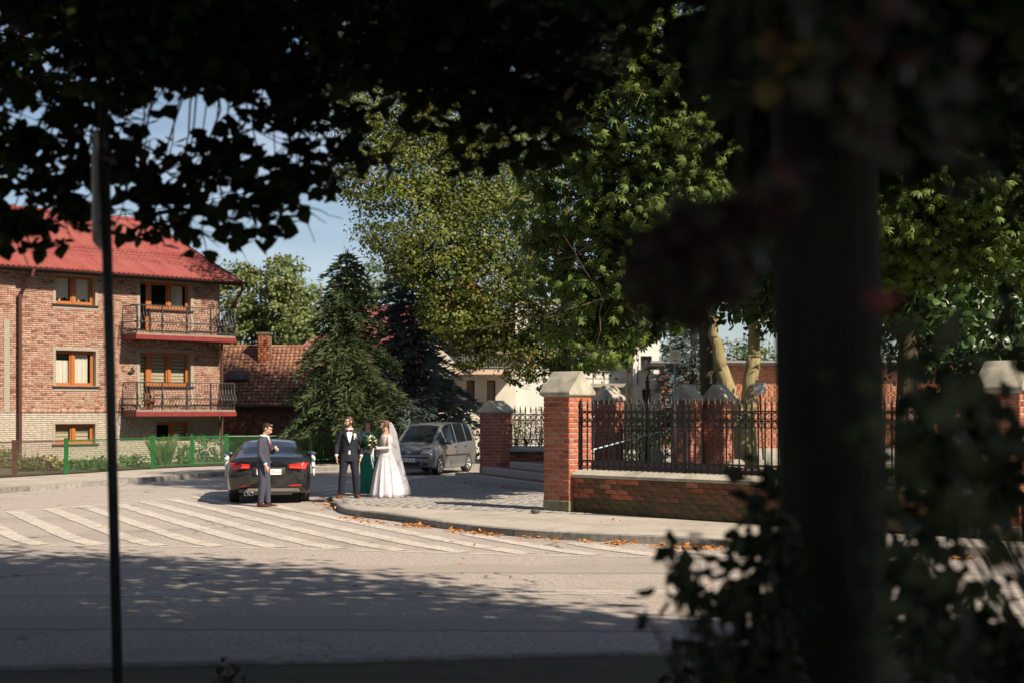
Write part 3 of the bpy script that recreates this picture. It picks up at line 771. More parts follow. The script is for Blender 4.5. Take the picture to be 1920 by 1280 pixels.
brick_skin('plinth_brick', uL, uR, HZ0, zband-.002, hol, M['paleb'], house)
# band of upright bricks between them
V = []; n = 0; x = uL
while x < uR-.08:
    V += [(x+.008,0,zband-.02),(x+.072,0,zband-.02),(x+.072,0,zband+.10),(x+.008,0,zband+.10),(x+.010,-.032,zband-.018),(x+.07,-.032,zband-.018),(x+.07,-.032,zband+.098),(x+.010,-.032,zband+.098)]; n += 1; x += .08 if 1 else 0
o = link('soldier_brick', fast_mesh('soldier_brick', np.array(V), 8, [(4,5,6,7),(0,1,5,4),(1,2,6,5),(2,3,7,6),(3,0,4,7)], n, M['rebrick'], False), house); o['kind'] = 'stuff'
# right-hand and left side walls, back
DEP = 12.5
part('side_wall', MB().box(-.3, -.002, .302, DEP, HZ0-.2, zeave+.1), M['hmortar'], house)
part('back_wall', MB().box(uL-LW, -.3, DEP, DEP+.3, HZ0-.2, zeave+.1), M['hmortar'], house)
# projecting left wing
wg = -0.10
part('wing_wall', MB().box(uL-LW, uL-.12, wg, wg+.3, HZ0-.2, zeave+.1).box(uL-.12, uL-.001, wg, .3, HZ0-.2, zeave+.1), M['hmortar'], house)
brick_skin('facing_brick', uL-LW, uL, zband, zeave+.1, [], M['rebrick'], house, y=wg)
brick_skin('plinth_brick', uL-LW, uL, HZ0, zband, [], M['paleb'], house, y=wg, joint=.005)
part('plaster_strip', MB().box(uL-.42, uL-.22, wg-.04, wg-.022, zband, huv(20,600)[1]), M['surround'], house)
wb = window(house, *w1, cover=[('curtain',.02,.42,.12,1),('curtain',.5,.93,.10,1),('blind',.93,.98,.2,.95)], surround=M['surround'])
window(house, *w2, splits=(.47,), cover=[('curtain',.02,.44,.0,.75),('curtain',.5,.90,.0,.95)], surround=M['surround'])
window(house, *w3, cover=[('blind',.04,.47,.0,1),('blind',.53,.96,.0,1)], surround=M['surround'])
window(house, *w4, cover=[('blind',.55,.96,.15,1)], surround=M['surround'], sill=False)
def balcony_set(d, cover, win_z):
    u0, u1, z0, z1 = d; um = u0+(u1-u0)*.22
    # door part on the left, window part on the right above a brick apron
    window(house, u0, um, z0, z1, splits=(), cover=[c for c in cover if c[0] == 'door'] and [('blind',.05,.95,.0,1)] or None, sill=False, name='balcony_door', fw=.07)
    window(house, um, u1, win_z, z1, splits=(.5,), cover=[c for c in cover if c[0] != 'door'], sill=True)
    part('window_apron', MB().box(um+.02, u1, .02, .3, z0, win_z-.052), M['hmortar'], house)
    brick_skin('facing_brick', um+.03, u1, z0, win_z-.06, [], M['rebrick'], house, y=.02)
    s = .13; part('door_surround', MB().box(u0-s,u1+s,-.028,.02,z1+.002,z1+s).box(u0-s,u0-.002,-.028,.02,z0,z1).box(u1+.002,u1+s,-.028,.02,z0,z1), M['surround'], house)
zw1 = huv(320,581)[1]; zw2 = huv(320,723)[1]
balcony_set(d1, [('curtain',.62,.9,.0,1)], zw1)
balcony_set(d2, [('door',0,1,0,1),('blind',.04,.47,.05,1),('blind',.53,.97,.05,1)], zw2)
def balcony(zs, u0, u1, dep=1.05, hgt=1.0):
    b = part('balcony', MB().box(u0, u1, -dep, -.03, zs-.04, zs+.03), M['slab'], house)
    part('slab_edge', MB().box(u0-.03, u1+.03, -dep-.03, -.035, zs-.20, zs-.042), M['slabred'], b)
    r = MB(); zt = zs+hgt
    for zz in (zs+.10, zs+.42, zt): r.box(u0+.02, u1-.02, -dep+.01, -dep+.05, zz-.018, zz+.018).box(u0+.02, u0+.06, -dep+.05, -.03, zz-.018, zz+.018).box(u1-.06, u1-.02, -dep+.05, -.03, zz-.018, zz+.018)
    part('handrail', r, M['rail'], b)
    prof = [(0,.03),(.0,.18),(-.10,.26),(-.16,.36),(-.13,.48),(-.04,.62),(.0,.75),(0,1.0)]
    bal = MB().tube([(0, y, z*hgt) for y, z in prof], .012, 5, False).mesh('baluster', M['rail'])
    n = int((u1-u0)/.125)
    for i in range(n+1):
        o = link('baluster', bal, b); o.location = (u0+.04+(u1-u0-.08)*i/n, -dep+.03, zs)
    for uu, rot in ((u0+.04, -math.pi/2), (u1-.04, math.pi/2)):
        for i in range(1, 8):
            o = link('baluster', bal, b); o.location = (uu, -dep+.03+(dep-.06)*i/8, zs); o.rotation_euler = (0, 0, rot)
    pm = MB().box(-.025,.025,-.025,.025,0,hgt+.02).mesh('rail_post', M['rail'])
    for i in range(5): o = link('rail_post', pm, b); o.location = (u0+.04+(u1-u0-.08)*i/4, -dep+.03, zs)
    return b
zs1 = huv(340,634)[1]+.06; zs2 = huv(340,771)[1]+.04
ub0 = huv(229,636)[0]; ub1 = 0.02
balcony(zs1, ub0, ub1); balcony(zs2, ub0, ub1)
# roof
OV = .62; W0 = uL-LW; slope = R(22.8); half = 6.9
S = Vector((0, math.cos(slope), math.sin(slope)))
ez = zeave-.02
corrugated('roof', (W0, -OV, ez), (1,0,0), S, -W0+.62, half/math.cos(slope)+.0, M['roofred'], house)
part('roof_back', MB().add([(W0,half-OV,ez+half*math.tan(slope)),(.62,half-OV,ez+half*math.tan(slope)),(.62,2*half,ez),(W0,2*half,ez)], [(0,1,2,3)]), M['roofred'], house)
part('ridge_cap', MB().tube([(W0,half-OV,ez+half*math.tan(slope)+.02),(.63,half-OV,ez+half*math.tan(slope)+.02)], .10, 8), M['roofred'], house)
part('gable', MB().extrude([(-.3,0,ez+.15),(-.3,DEP,ez+.15),(-.3,half-OV,ez+half*math.tan(slope)-.1)], (.29,0,0)), M['hmortar'], house)
part('soffit', MB().add([(W0,-OV+.05,ez-.06),(.6,-OV+.05,ez-.06),(.6,.02,ez+.0),(W0,.02,ez+.0)], [(0,1,2,3)]).box(W0,.6,-OV,-OV+.05,ez-.16,ez-.03), M['fascia'], house)
part('barge_board', MB().extrude([(.58,-OV,ez-.15),(.58,-OV,ez+.02),(.58,half-OV,ez+half*math.tan(slope)+.02),(.58,half-OV,ez+half*math.tan(slope)-.18)], (.05,0,0)), M['fascia'], house)
gm = MB()
gut = [(-OV-.13+.065*math.cos(a)-.0, ez-.02+.07*math.sin(a)) for a in np.linspace(math.pi, 2*math.pi, 7)]
gm.add([(x, y, z) for x in (W0, .66) for (y, z) in gut], [(i, i+1, i+8, i+7) for i in range(6)])
part('gutter', gm, M['gutter'], house)
part('downpipe', MB().tube([(.5,-OV-.13,ez-.06),(.5,-OV-.12,ez-.35),(.15,-.25,ez-1.25),(.05,-.06,ez-1.45),(.05,-.06,HZ0)], .055, 8), M['gutter'], house)
part('downpipe', MB().tube([(uL+.35,-OV-.13,ez-.06),(uL+.30,-OV-.10,ez-.3),(uL+.12,-.17,ez-.9),(uL+.12,-.17,HZ0)], .065, 8), M['gutter'], house)
for k in (.40, .46, .52, .30):
    l = half/math.cos(slope)*k*.7; p = Vector((0,-OV,ez))+S*l
    part('snow_guard', MB().tube([(W0,p.y,p.z+.10),(.55,p.y,p.z+.10)], .012, 5), M['roofred'], house)
cu, cz = -4.9+uL*.5, 0
part('chimney', MB().box(uL+1.2, uL+2.0, half-OV-.6, half-OV+.1, ez+half*math.tan(slope)-.6, ez+half*math.tan(slope)+1.0).box(uL+1.13, uL+2.07, half-OV-.67, half-OV+.17, ez+half*math.tan(slope)+1.0, ez+half*math.tan(slope)+1.1), M['plaster'], house)
# ---- old barn -----------------------------------------------------
BP = Pl(-11.9, 58.5, 3.0)
barn = BP.thing('brick_barn', 'old low brick outbuilding with a worn clay tile roof', 'building')
bw = BP.uv(652, 800)[0]; bz = BP.uv(520,758)[1]
u_pil = BP.uv(583,800)[0]
wall_slab('wall', 0, bw, 0, bz+.05, [], M['mortar_dark'], barn, 0, .4)
brick_skin('wall_brick', 0, bw, .1, bz, [], M['barnbrick'], barn, H=.085, L=.26)
part('gutter', MB().tube([(-.1,-.28,bz-.02),(bw+.1,-.28,bz-.06)], .055, 8), M['steel'], barn)
part('downpipe', MB().tube([(u_pil,-.28,bz-.05),(u_pil,-.2,bz-.25),(u_pil,-.06,bz-.4),(u_pil,-.06,.1)], .045, 7), M['dkframe'], barn)
zr = BP.uv(520,637,3.4)[1]; run = 3.5; rise = zr-(bz-.1)
Ls = math.hypot(run+.3, rise); Sb = Vector((0, (run+.3)/Ls, rise/Ls))
tiles_plane('roof_tile', (-.6,-.35,bz-.06), (1,0,0), Sb, bw+.9, Ls, .19, .25, M['tile'], barn)
part('roof_deck', MB().extrude([(-.6,-.33,bz-.09),(-.6,run,zr-.05),(-.6,run,zr-.2),(-.6,-.3,bz-.16)], (bw+.9,0,0)).extrude([(-.6,run,zr-.05),(-.6,2*run,bz-.1),(-.6,2*run,bz-.2),(-.6,run,zr-.2)], (bw+.9,0,0)), M['fascia'], barn)
rm = MB()
for i in range(int((bw+.9)/.36)): rm.tube([(-.6+i*.36,run-.05,zr+.02),(-.6+i*.36+.37,run-.05,zr+.035)], [.10,.085], 8)
o = part('ridge_tile', rm, M['tile'], barn); o['kind'] = 'stuff'
c0 = BP.uv(453,640,2.6)[0]; c1 = BP.uv(479,640,2.6)[0]; ct = BP.uv(466,610,2.6)[1]
chm = part('chimney', MB().box(c0, c1, 2.3, 2.9, zr-1.2, ct-.1).box(c0-.05, c1+.05, 2.25, 2.95, ct-.1, ct), M['mortar_dark'], barn)
brick_skin('chimney_brick', c0, c1, zr-1.0, ct-.12, [], imat('orange_brick_chimney', [(.33,.11,.055),(.40,.15,.08),(.28,.09,.05)], .9, 'island'), chm, y=2.3, H=.08, L=.26)
part('rooflight', MB().extrude([(.0,1.0,bz+1.0*rise/(run+.3)+.33),(.9,1.0,bz+1.0*rise/(run+.3)+.33),(.9,1.55,bz+1.55*rise/(run+.3)+.36),(0,1.55,bz+1.55*rise/(run+.3)+.36)], (0,-.02,.05)), M['wood_old'] if 'wood_old' in M else M['fascia'], barn)
# ---- cream house with gable and the wine roof --------------------------------------
WP = Pl((530-960)*72/F, 72, 2.0)
white = thing('cream_house', 'cream rendered house with a wine red roof and flower boxes on its balcony', 'house', (0,0,0), 0)
# wine roof plane facing the viewer, rear part
u0, zl = WP.uv(527,640); u1, zr_ = WP.uv(658,548,4.0); u2 = WP.uv(905,548,4.0)[0]
e = Vector((WP.ex, WP.ey, 0)); nn = Vector((-WP.ey, WP.ex, 0)); O = Vector((WP.ox, WP.oy, 0))
p0 = O+e*u0; p0.z = zl-1.5; rise = zr_-zl+1.5; back = 5.0; Lr = math.hypot(back, rise)
Su = (nn*back+Vector((0,0,rise)))/Lr
vs = []; fs = []; nu = 220
skew = (u1-u0)
for i in range(24):
    l = i/23
    for j in range(nu+1):
        lo = u0-.9+(u1-u0+.9)*l; uu = lo+(u2-lo)*j/nu
        x = O+e*uu; hgt = .03*(1 if (uu/.26) % 1 < .45 else 0)+.02*((i*1.0) % 2)
        vs.append(x+Vector((0,0,p0.z))+nn*(back*l)+Vector((0,0,rise*l+hgt)))
fs = [(i*(nu+1)+j, i*(nu+1)+j+1, (i+1)*(nu+1)+j+1, (i+1)*(nu+1)+j) for i in range(23) for j in range(nu)]
part('roof', MB().add(vs, fs), M['roofwine'], white)
part('rear_wall', MB().extrude([O+e*(u0-.3)+nn*.6, O+e*(u2)+nn*.6, O+e*(u2)+nn*1.0, O+e*(u0-.3)+nn*1.0], (0,0,p0.z+.2)), M['plaster'], white)
# gabled front
GP = Pl((852-960)*61/F, 61, 4.0)
wt_ = bpy.data.objects.new('front_wing', None)
def gw(x,y,d=0): return GP.uv(x,y,d)
Mg = Matrix.Translation((GP.ox, GP.oy, 0)) @ Matrix.Rotation(R(GP.deg), 4, 'Z')
def gpart(name, mb, m, smooth=False):
    o = part(name, mb, m, white, smooth); o.matrix_local = Mg; return o
ug0 = gw(800,700)[0]; ug1 = gw(967,700)[0]; apx = gw(872,520); eav = gw(986,672)
apu = apx[0]; apz = apx[1]; evu, evz = eav
wins = [(gw(875,735)[0], gw(890,735)[0], gw(882,760)[1], gw(882,712)[1]), (gw(913,735)[0], gw(929,735)[0], gw(921,758)[1], gw(921,712)[1])]
door = (gw(899,660)[0], gw(916,660)[0], gw(907,691)[1], gw(907,630)[1])
hol = wins+[door]
mb = MB()
zgab = evz+ .2
for a, b, p, q in wall_cells(ug0, ug1, 0, zgab, [h for h in hol if h[3] < zgab]+[(door[0],door[1],door[2],zgab)]): mb.box(a, b, 0, .3, p, q)
sl_ = (apz-evz)/(evu-apu)
def roofz(u): return apz-abs(u-apu)*sl_-.25
for a, b in ((ug0, door[0]), (door[1], ug1)):
    pts = [a]+([apu] if a < apu < b else [])+[b]
    for s, t_ in zip(pts, pts[1:]): mb.extrude([(s,0,zgab),(t_,0,zgab),(t_,0,max(zgab+.01,roofz(t_))),(s,0,max(zgab+.01,roofz(s)))], (0,.3,0))
a, b = door[0], door[1]; mb.extrude([(a,0,door[3]),(b,0,door[3]),(b,0,roofz(b)),(a,0,roofz(a))], (0,.3,0))
gpart('wall', mb, M['plaster'])
M['brownframe'] = mat('red_brown_frame', (.14,.045,.03), (.17,.06,.04), 9, .5)
def gwin(*r, **k):
    w = window(white, *r, **k); w.matrix_local = Mg; return w
for i, r_ in enumerate(wins): gwin(*r_, splits=(), frame=M['brownframe'], cover=[('curtain',.1,.9,0,1)], sash=False)
gwin(*door, splits=(), frame=M['brownframe'], sill=False, cover=[('curtain',.15,.85,0,1)], name='balcony_door', sash=False)
# right-hand part of the house, whiter
gpart('side_wall', MB().box(ug1+.004, gw(1042,700)[0], .25, 7, 0, gw(1000,560)[1]), M['plasterw'])
# sloping roof: thick verge with board soffit
dep = -1.5
def verge(u, z, uu, zz, name, m, t0, t1, d0, d1):
    gpart(name, MB().extrude([(u,d0,z+t0),(uu,d0,zz+t0),(uu,d0,zz+t1),(u,d0,z+t1)], (0,d1-d0,0)), m)
M['boards'] = mat('soffit_boards', (.30,.13,.05), (.22,.09,.035), 6, .6, .3, 20, stretch=(1,6,1))
verge(apu,apz,evu,evz,'roof_slope',M['roofwine'],0,.09,dep-.1,9)
verge(apu,apz,evu,evz,'soffit',M['boards'],-.10,-.002,dep,9)
verge(apu,apz,2*apu-evu,evz,'roof_slope',M['roofwine'],0,.09,dep-.1,9)
verge(apu,apz,2*apu-evu,evz,'soffit',M['boards'],-.10,-.002,dep,9)
M['bargered'] = mat('barge_paint', (.26,.10,.06), (.30,.12,.075), 7, .6)
verge(apu,apz,evu+.1,evz-.08,'barge_board',M['bargered'],-.30,.11,dep-.16,dep-.10)
verge(apu,apz,2*apu-evu,evz,'barge_board',M['bargered'],-.30,.11,dep-.16,dep-.10)
# balcony
zb = gw(905,697)[1]; b0 = gw(852,697)[0]; b1 = gw(961,697)[0]
gpart('balcony_slab', MB().box(b0, b1, -1.3, -.0, zb-.12, zb+.08), mat('salmon_slab', (.45,.33,.26), (.5,.38,.3), 5, .9))
rl = MB(); M['whiterail'] = mat('pale_green_rail', (.16,.19,.17), None, rough=.5)
for zz in (zb+.18, zb+1.0): rl.box(b0+.02,b1-.02,-1.27,-1.23,zz-.02,zz+.02)
gpart('handrail', rl, M['whiterail'])
bm_ = MB().tube([(0,0,.1),(.0,-.05,.3),(0,-.12,.45),(0,-.03,.7),(0,0,1.0)], .014, 4, False).mesh('baluster', M['whiterail'])
for i in range(22):
    o = link('baluster', bm_, white); o.matrix_local = Mg @ Matrix.Translation((b0+.04+(b1-b0-.08)*i/21,-1.25,zb))
def geranium(label, x, y):
    u, z = gw(x, y, -1.25); w = Mg @ Vector((u, -1.3, z))
    t = thing('flower_box', label, 'flower box', (w.x, w.y, w.z-.25), R(GP.deg), 'flower boxes on the cream house balcony')
    part('trough', MB().box(-.33,.33,-.13,.11,0,.17), M['soffit'], t)
    pts = np.array([[random.gauss(0,.22), random.gauss(-.02,.09), .22+abs(random.gauss(0,.1))] for _ in range(260)])
    add_leaves('foliage', pts, rng.normal(size=(260,3))+[0,-.6,.5], .07, OVAL, t, imat('geranium_leaf', [(.05,.10,.03),(.07,.14,.04)], .6, 'island', transl=.2))
    pf = np.array([[random.gauss(0,.2), random.gauss(-.08,.07), .30+abs(random.gauss(0,.1))] for _ in range(90)])
    add_leaves('blossom', pf, rng.normal(size=(90,3))+[0,-.8,.5], .06, OVAL, t, imat('geranium_bloom', [(.55,.05,.03),(.6,.12,.08),(.5,.04,.05)], .6, 'island', transl=.2))
GER = [('box of red geraniums on the left half of the cream house balcony', 903, 655), ('box of red geraniums on the right half of the cream house balcony', 937, 657)]
# ---- pale modern house ------------------------------------------------------------
PP = Pl((1100-960)*76/F, 76, 5.0)
pale = PP.thing('pale_house', 'pale rendered house with dark framed windows and a railed balcony', 'house')
def pr(x0,y0,x1,y1,d=0): 
    a = PP.uv(x0,(y0+y1)/2,d)[0]; b = PP.uv(x1,(y0+y1)/2,d)[0]; m_ = (x0+x1)/2; return (a,b,PP.uv(m_,y1,d)[1],PP.uv(m_,y0,d)[1])
pw1 = pr(1201,667,1222,693); pw2 = pr(1204,729,1221,752); lw = pr(1138,665,1161,692,1.2); us = PP.uv(1186,690)[0]; ue = PP.uv(1238,690)[0]
ztop = PP.uv(1210,585)[1]
wall_slab('wall', us, ue, 0, ztop, [pw1,pw2], M['plasterw'], pale, 0, .3)
wall_slab('recessed_wall', -1, us, 0, ztop-1.2, [lw], M['plasterw'], pale, 1.2, 1.5)
part('side_wall', MB().box(us-.001, us+.3, .302, 1.2, 0, ztop).box(ue-.3, ue, .302, 8, 0, ztop), M['plasterw'], pale)
for r_ in (pw1,pw2): window(pale, *r_, frame=M['dkframe'], surround=M['plasterw'], sm=M['steel'], cover=[('curtain',.02,.35,0,1),('curtain',.7,.98,0,1)])
window(pale, *lw, y=1.2, frame=M['dkframe'], surround=M['plasterw'], sm=M['steel'], cover=[('curtain',.05,.4,0,1)])
zb_ = PP.uv(1150,720)[1]
bb = part('balcony', MB().box(-1, us-.01, -.2, 1.19, zb_-.15, zb_+.05), M['surround'], pale)
rr = MB()
for zz in (zb_+.3,zb_+.62,zb_+.95): rr.box(-1,us-.02,-.17,-.13,zz-.02,zz+.02)
for i in range(7): rr.box(-.9+i*.6,-.86+i*.6,-.18,-.12,zb_,zb_+1.0)
part('railing', rr, M['dkframe'], bb)
part('roof', MB().extrude([(-1.5,-.5,ztop-1.15),(us-.1,-.5,ztop-1.15),(us-.1,5,ztop+.3),(-1.5,5,ztop+.3)], (0,0,.12)).box(us-.2, ue+.25, -.25, 8.2, ztop, ztop+.16), mat('grey_roof', (.12,.125,.13), (.16,.165,.17), 4, .6), pale)
part('downpipe', MB().tube([(PP.uv(1258,645)[0],-.3,PP.uv(1258,645)[1]),(ue+.12,-.12,PP.uv(1240,664)[1]),(ue+.08,-.08,PP.uv(1238,670)[1]),(ue+.08,-.08,0)], .05, 7), M['dkframe'], pale)
# ---- low flat brick building ---------------------------------------------------------
LP = Pl((1238-960)*70/F, 70, -2.0)
lowb = LP.thing('flat_roof_building', 'long low orange brick building with a dark flat roof', 'building')
lz = LP.uv(1440,686)[1]; le = LP.uv(1800,720)[0]
wd1 = (LP.uv(1418,740)[0]+.0, LP.uv(1440,740)[0], .9, 2.0)
wall_slab('wall', 0, le, 0, lz, [], mat('orange_mortar', (.40,.33,.26), None, rough=.9), lowb)
brick_skin('wall_brick', 0, le, .2, lz, [], M['flatbrick'], lowb, H=.08, L=.27)
part('roof_edge', MB().box(-.5, le, -.7, 6, lz, lz+.22), M['fascia'], lowb)
part('roof_trim', MB().box(-.52, le, -.74, -.705, lz+.14, lz+.25), M['steel'], lowb)
c0, c1 = LP.uv(1376,676,3)[0], LP.uv(1416,676,3)[0]; ct = LP.uv(1396,667,3)[1]
part('chimney', MB().box(c0, c1, 2.8, 3.6, lz, ct), mat('red_chimney', (.42,.07,.045), (.36,.06,.04), 5, .8), lowb)
# ---------------------------------------------------------------- foliage
OVAL = (np.array([(0,0,0),(0,.5,.06),(0,1,-.06),(-.36,.42,-.03),(.36,.42,-.03)]), [(0,4,1),(1,4,2),(0,1,3),(3,1,2)])
HEART = (np.array([(0,0,0),(0,.5,.07),(0,1.05,-.10),(-.46,.22,-.02),(.46,.22,-.02),(-.34,.66,-.05),(.34,.66,-.05)]), [(0,4,1),(1,4,6),(1,6,2),(0,1,3),(3,1,5),(5,1,2)])
def _palm():
    V = [(0,0,0)]; Fc = []
    for k, a in enumerate((-115,-74,-36,0,36,74,115)):
        L = (.62,.84,.97,1.0,.97,.84,.62)[k]; a = R(a); d = np.array((math.sin(a), math.cos(a), 0)); s = np.array((d[1], -d[0], 0))
        b = len(V); dz = -.42-.16*abs(math.sin(a))
        m_ = d*.62*L
        V += [tuple(m_+s*.18*L+(0,0,dz*.5-.03)), tuple(m_-s*.18*L+(0,0,dz*.5-.03)), tuple(d*L+(0,0,dz*1.2)), tuple(m_+np.array((0,0,dz*.45+.02)))]
        Fc += [(0,b,b+3),(b+3,b,b+2),(0,b+3,b+1),(b+1,b+3,b+2)]
    return np.array(V), Fc
PALM = _palm()
def _spray():
    V = []; Fc = []
    for k in range(3):
        a = R(60*k); s = np.array((math.cos(a),0,math.sin(a)))*.075; b = len(V)
        V += [tuple(-s*.5), tuple(s*.5), tuple(s*1.0+(0,.45,0)), tuple(-s*1.0+(0,.45,0)), (0,1,0)]; Fc += [(b,b+1,b+2,b+3),(b+3,b+2,b+4)]
    return np.array(V), Fc
SPRAY = _spray()
BLADE = (np.array([(-.03,0,0),(.03,0,0),(-.024,.5,.05),(.024,.5,.05),(0,1,.0)]), [(0,1,3,2),(2,3,4)])
def unit(a): return a/np.maximum(1e-9, np.linalg.norm(a, axis=1, keepdims=True))
def add_leaves(name, pts, nrm, size, shape, parent, m, tips=None, jitter=.35, smooth=False):
    P, Fc = shape; N = len(pts); nrm = unit(np.asarray(nrm, float))
    if tips is None: tips = rng.normal(size=(N,3))+np.array([0,0,-.45])
    t = tips-nrm*np.sum(tips*nrm, axis=1, keepdims=True); t = unit(t); s = np.cross(t, nrm)
    sz = (size*(1+jitter*(rng.random(N)-.5)*2)) if np.isscalar(size) else size
    V = pts[:,None,:]+sz[:,None,None]*(P[None,:,0:1]*s[:,None,:]+P[None,:,1:2]*t[:,None,:]+P[None,:,2:3]*nrm[:,None,:])
    return link(name, fast_mesh(name, V.reshape(-1,3), len(P), Fc, N, m, smooth), parent)
def cloud(centers, radii, n_each, nsub=14, sub=.28, shell=.5):
    """points clumped inside ellipsoids; returns pts and outward directions"""
    Ps = []; Ns = []
    for c, r, n in zip(centers, radii, n_each):
        c = np.array(c, float); r = np.array(r if hasattr(r,'__len__') else (r,)*3, float); k = max(4, int(nsub*n/600+6))
        d = unit(rng.normal(size=(k,3))); rad = rng.random(k)**(1/3*(1-shell)+.05*shell) if shell < 1 else np.ones(k)
        sc_ = d*(.35+.65*rad[:,None])
        pick = rng.integers(0, k, n); q = sc_[pick]+rng.normal(size=(n,3))*sub*np.array([1,1,.6])
        Ps.append(c+q*r); Ns.append(unit(sc_[pick]*.7+q*.3))
    return np.concatenate(Ps), np.concatenate(Ns)
def limb(mb, a, b, r0, r1, sag=0, n=6, wob=.06, seg=6):
    a, b = Vector(a), Vector(b); L = (b-a).length; pts = []
    for i in range(seg+1):
        f = i/seg; p = a.lerp(b, f)+Vector((random.gauss(0,wob*L*.3), random.gauss(0,wob*L*.3), random.gauss(0,wob*L*.2)-sag*4*f*(1-f)))*(0 if i in (0,seg) else 1)
        pts.append(p)
    mb.tube(pts, [r0+(r1-r0)*(i/seg)**.8 for i in range(seg+1)], n); return pts
def leafmat(name, cols, tr=.3, rough=.5, spec=.35): return imat(name, cols, rough, 'island', 3, .25, 0, tr, spec)
M['lime_leaf'] = leafmat('lime_leaf', [(.055,.09,.016),(.095,.14,.024),(.15,.18,.032),(.20,.185,.042),(.08,.12,.02)], .35)
M['chestnut_leaf'] = leafmat('chestnut_leaf', [(.052,.092,.016),(.092,.148,.027),(.135,.19,.038),(.07,.115,.02)], .36, .5, .3)
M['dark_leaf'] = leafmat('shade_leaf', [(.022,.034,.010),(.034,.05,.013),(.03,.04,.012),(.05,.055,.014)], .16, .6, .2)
M['spruce_leaf'] = leafmat('spruce_needles', [(.065,.105,.05),(.09,.135,.062),(.115,.16,.072),(.055,.09,.048)], .25, .6)
M['spruce_light'] = leafmat('spruce_lit_needles', [(.13,.175,.075),(.17,.21,.09),(.10,.145,.065)], .25, .6)  # lighter needle colour standing in for sunlit fronds
M['blue_light'] = leafmat('blue_lit_needles', [(.17,.23,.225),(.21,.27,.265),(.15,.205,.20)], .2, .6)  # lighter needle colour that brightens the shaded blue spruce
M['blue_leaf'] = leafmat('blue_spruce_needles', [(.14,.195,.19),(.175,.235,.23),(.21,.265,.26),(.115,.16,.16)], .22, .6)
M['poplar_leaf'] = leafmat('poplar_leaf', [(.07,.10,.025),(.11,.15,.04),(.15,.185,.06),(.18,.19,.07)], .3)
M['far_leaf'] = leafmat('far_leaf', [(.05,.08,.03),(.07,.11,.04),(.09,.13,.05)], .25)
M['bush_leaf'] = leafmat('bush_leaf', [(.025,.06,.016),(.04,.085,.022),(.06,.11,.03)], .25, .4, .5)
M['thuja_leaf'] = leafmat('thuja_leaf', [(.05,.10,.02),(.08,.14,.03),(.10,.16,.035)], .2)
M['weed_leaf'] = leafmat('weed_leaf', [(.07,.10,.025),(.11,.15,.04),(.15,.17,.05),(.09,.13,.03)], .3)
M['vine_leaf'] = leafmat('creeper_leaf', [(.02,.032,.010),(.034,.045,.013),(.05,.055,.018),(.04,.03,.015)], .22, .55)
M['pale_vine'] = leafmat('pale_creeper_leaf', [(.075,.095,.04),(.12,.14,.07),(.06,.075,.02)], .4, .55)
for g in GER: geranium(*g)

def spruce(name, label, base, H, W, m, n_whorl=26, droop=.35, sprays=11, cat='tree', group=None, hang=.6, size=.34, top_r=.12, m2=None, bare=.1, crown_pow=.9, rag=.10):
    t = thing(name, label, cat, base, random.random()*6, group)
    tr = MB().tube([(0,0,-.1),(0,0,H*.5),(0,0,H*.98)], [top_r*2,top_r*1.3,.02], 9); part('trunk', tr, M['bark'], t, True)
    br = MB(); P = []; T = []; Nn = []
    for w in range(n_whorl):
        f = (w+.5)/n_whorl; z = H*(bare+(1-bare)*f); L = W*((1-f)**crown_pow)*random.uniform(1-rag*1.5,1+rag*.8)+.12
        nb = 7 if f < .8 else 5; off = random.random()*6
        for k in range(nb):
            a = off+2*math.pi*k/nb+random.gauss(0,.15); l = L*random.uniform(.9-rag,1.1); d = Vector((math.cos(a), math.sin(a), 0))
            path = []
            for i in range(6):
                s = i/5; path.append(Vector((0,0,z))+d*l*s+Vector((0,0,.10*l*math.sin(s*2.2)-droop*l*s**1.6)))
            br.tube(path, [.035*(1-f)+.012,.03*(1-f)+.01,.02,.014,.01,.006], 4, False)
            ns = max(4, int(l*sprays))
            sd = Vector((-d.y, d.x, 0))
            for q in range(ns):
                s = (.12+.88*(q+random.random())/ns); i = min(4, int(s*5)); p = path[i].lerp(path[i+1], s*5-i)
                for sg in (-1, 0, 1):
                    if sg == 0 and random.random() < .45: continue
                    wd_ = sg*random.uniform(.1,1.0)*.30*l*(1.1-s)
                    pp = p+sd*wd_+Vector((0,0,random.gauss(0,.04)-abs(wd_)*.25))
                    P.append(pp[:]); tv = d*random.uniform(.5,1)+sd*sg*random.uniform(.2,.9)+Vector((0,0,-hang*random.uniform(.3,1.3)))
                    T.append(tv[:]); Nn.append((random.gauss(0,.4), random.gauss(0,.4), 1))
    for _ in range(14): P.append((random.gauss(0,.05), random.gauss(0,.05), H*random.uniform(.93,1.0))); T.append((random.gauss(0,.5),random.gauss(0,.5),1)); Nn.append((1,0,.1))
    P = np.array(P); T = np.array(T); Nn = np.array(Nn)
    cr = part('crown', br, M['twig'], t)
    if m2 is None: add_leaves('needles', P, Nn, size, SPRAY, cr, m, T)
    else:
        k = rng.random(len(P)) < .35
        add_leaves('needles', P[~k], Nn[~k], size, SPRAY, cr, m, T[~k]); add_leaves('lit_needles', P[k], Nn[k], size, SPRAY, cr, m2, T[k])
    return t
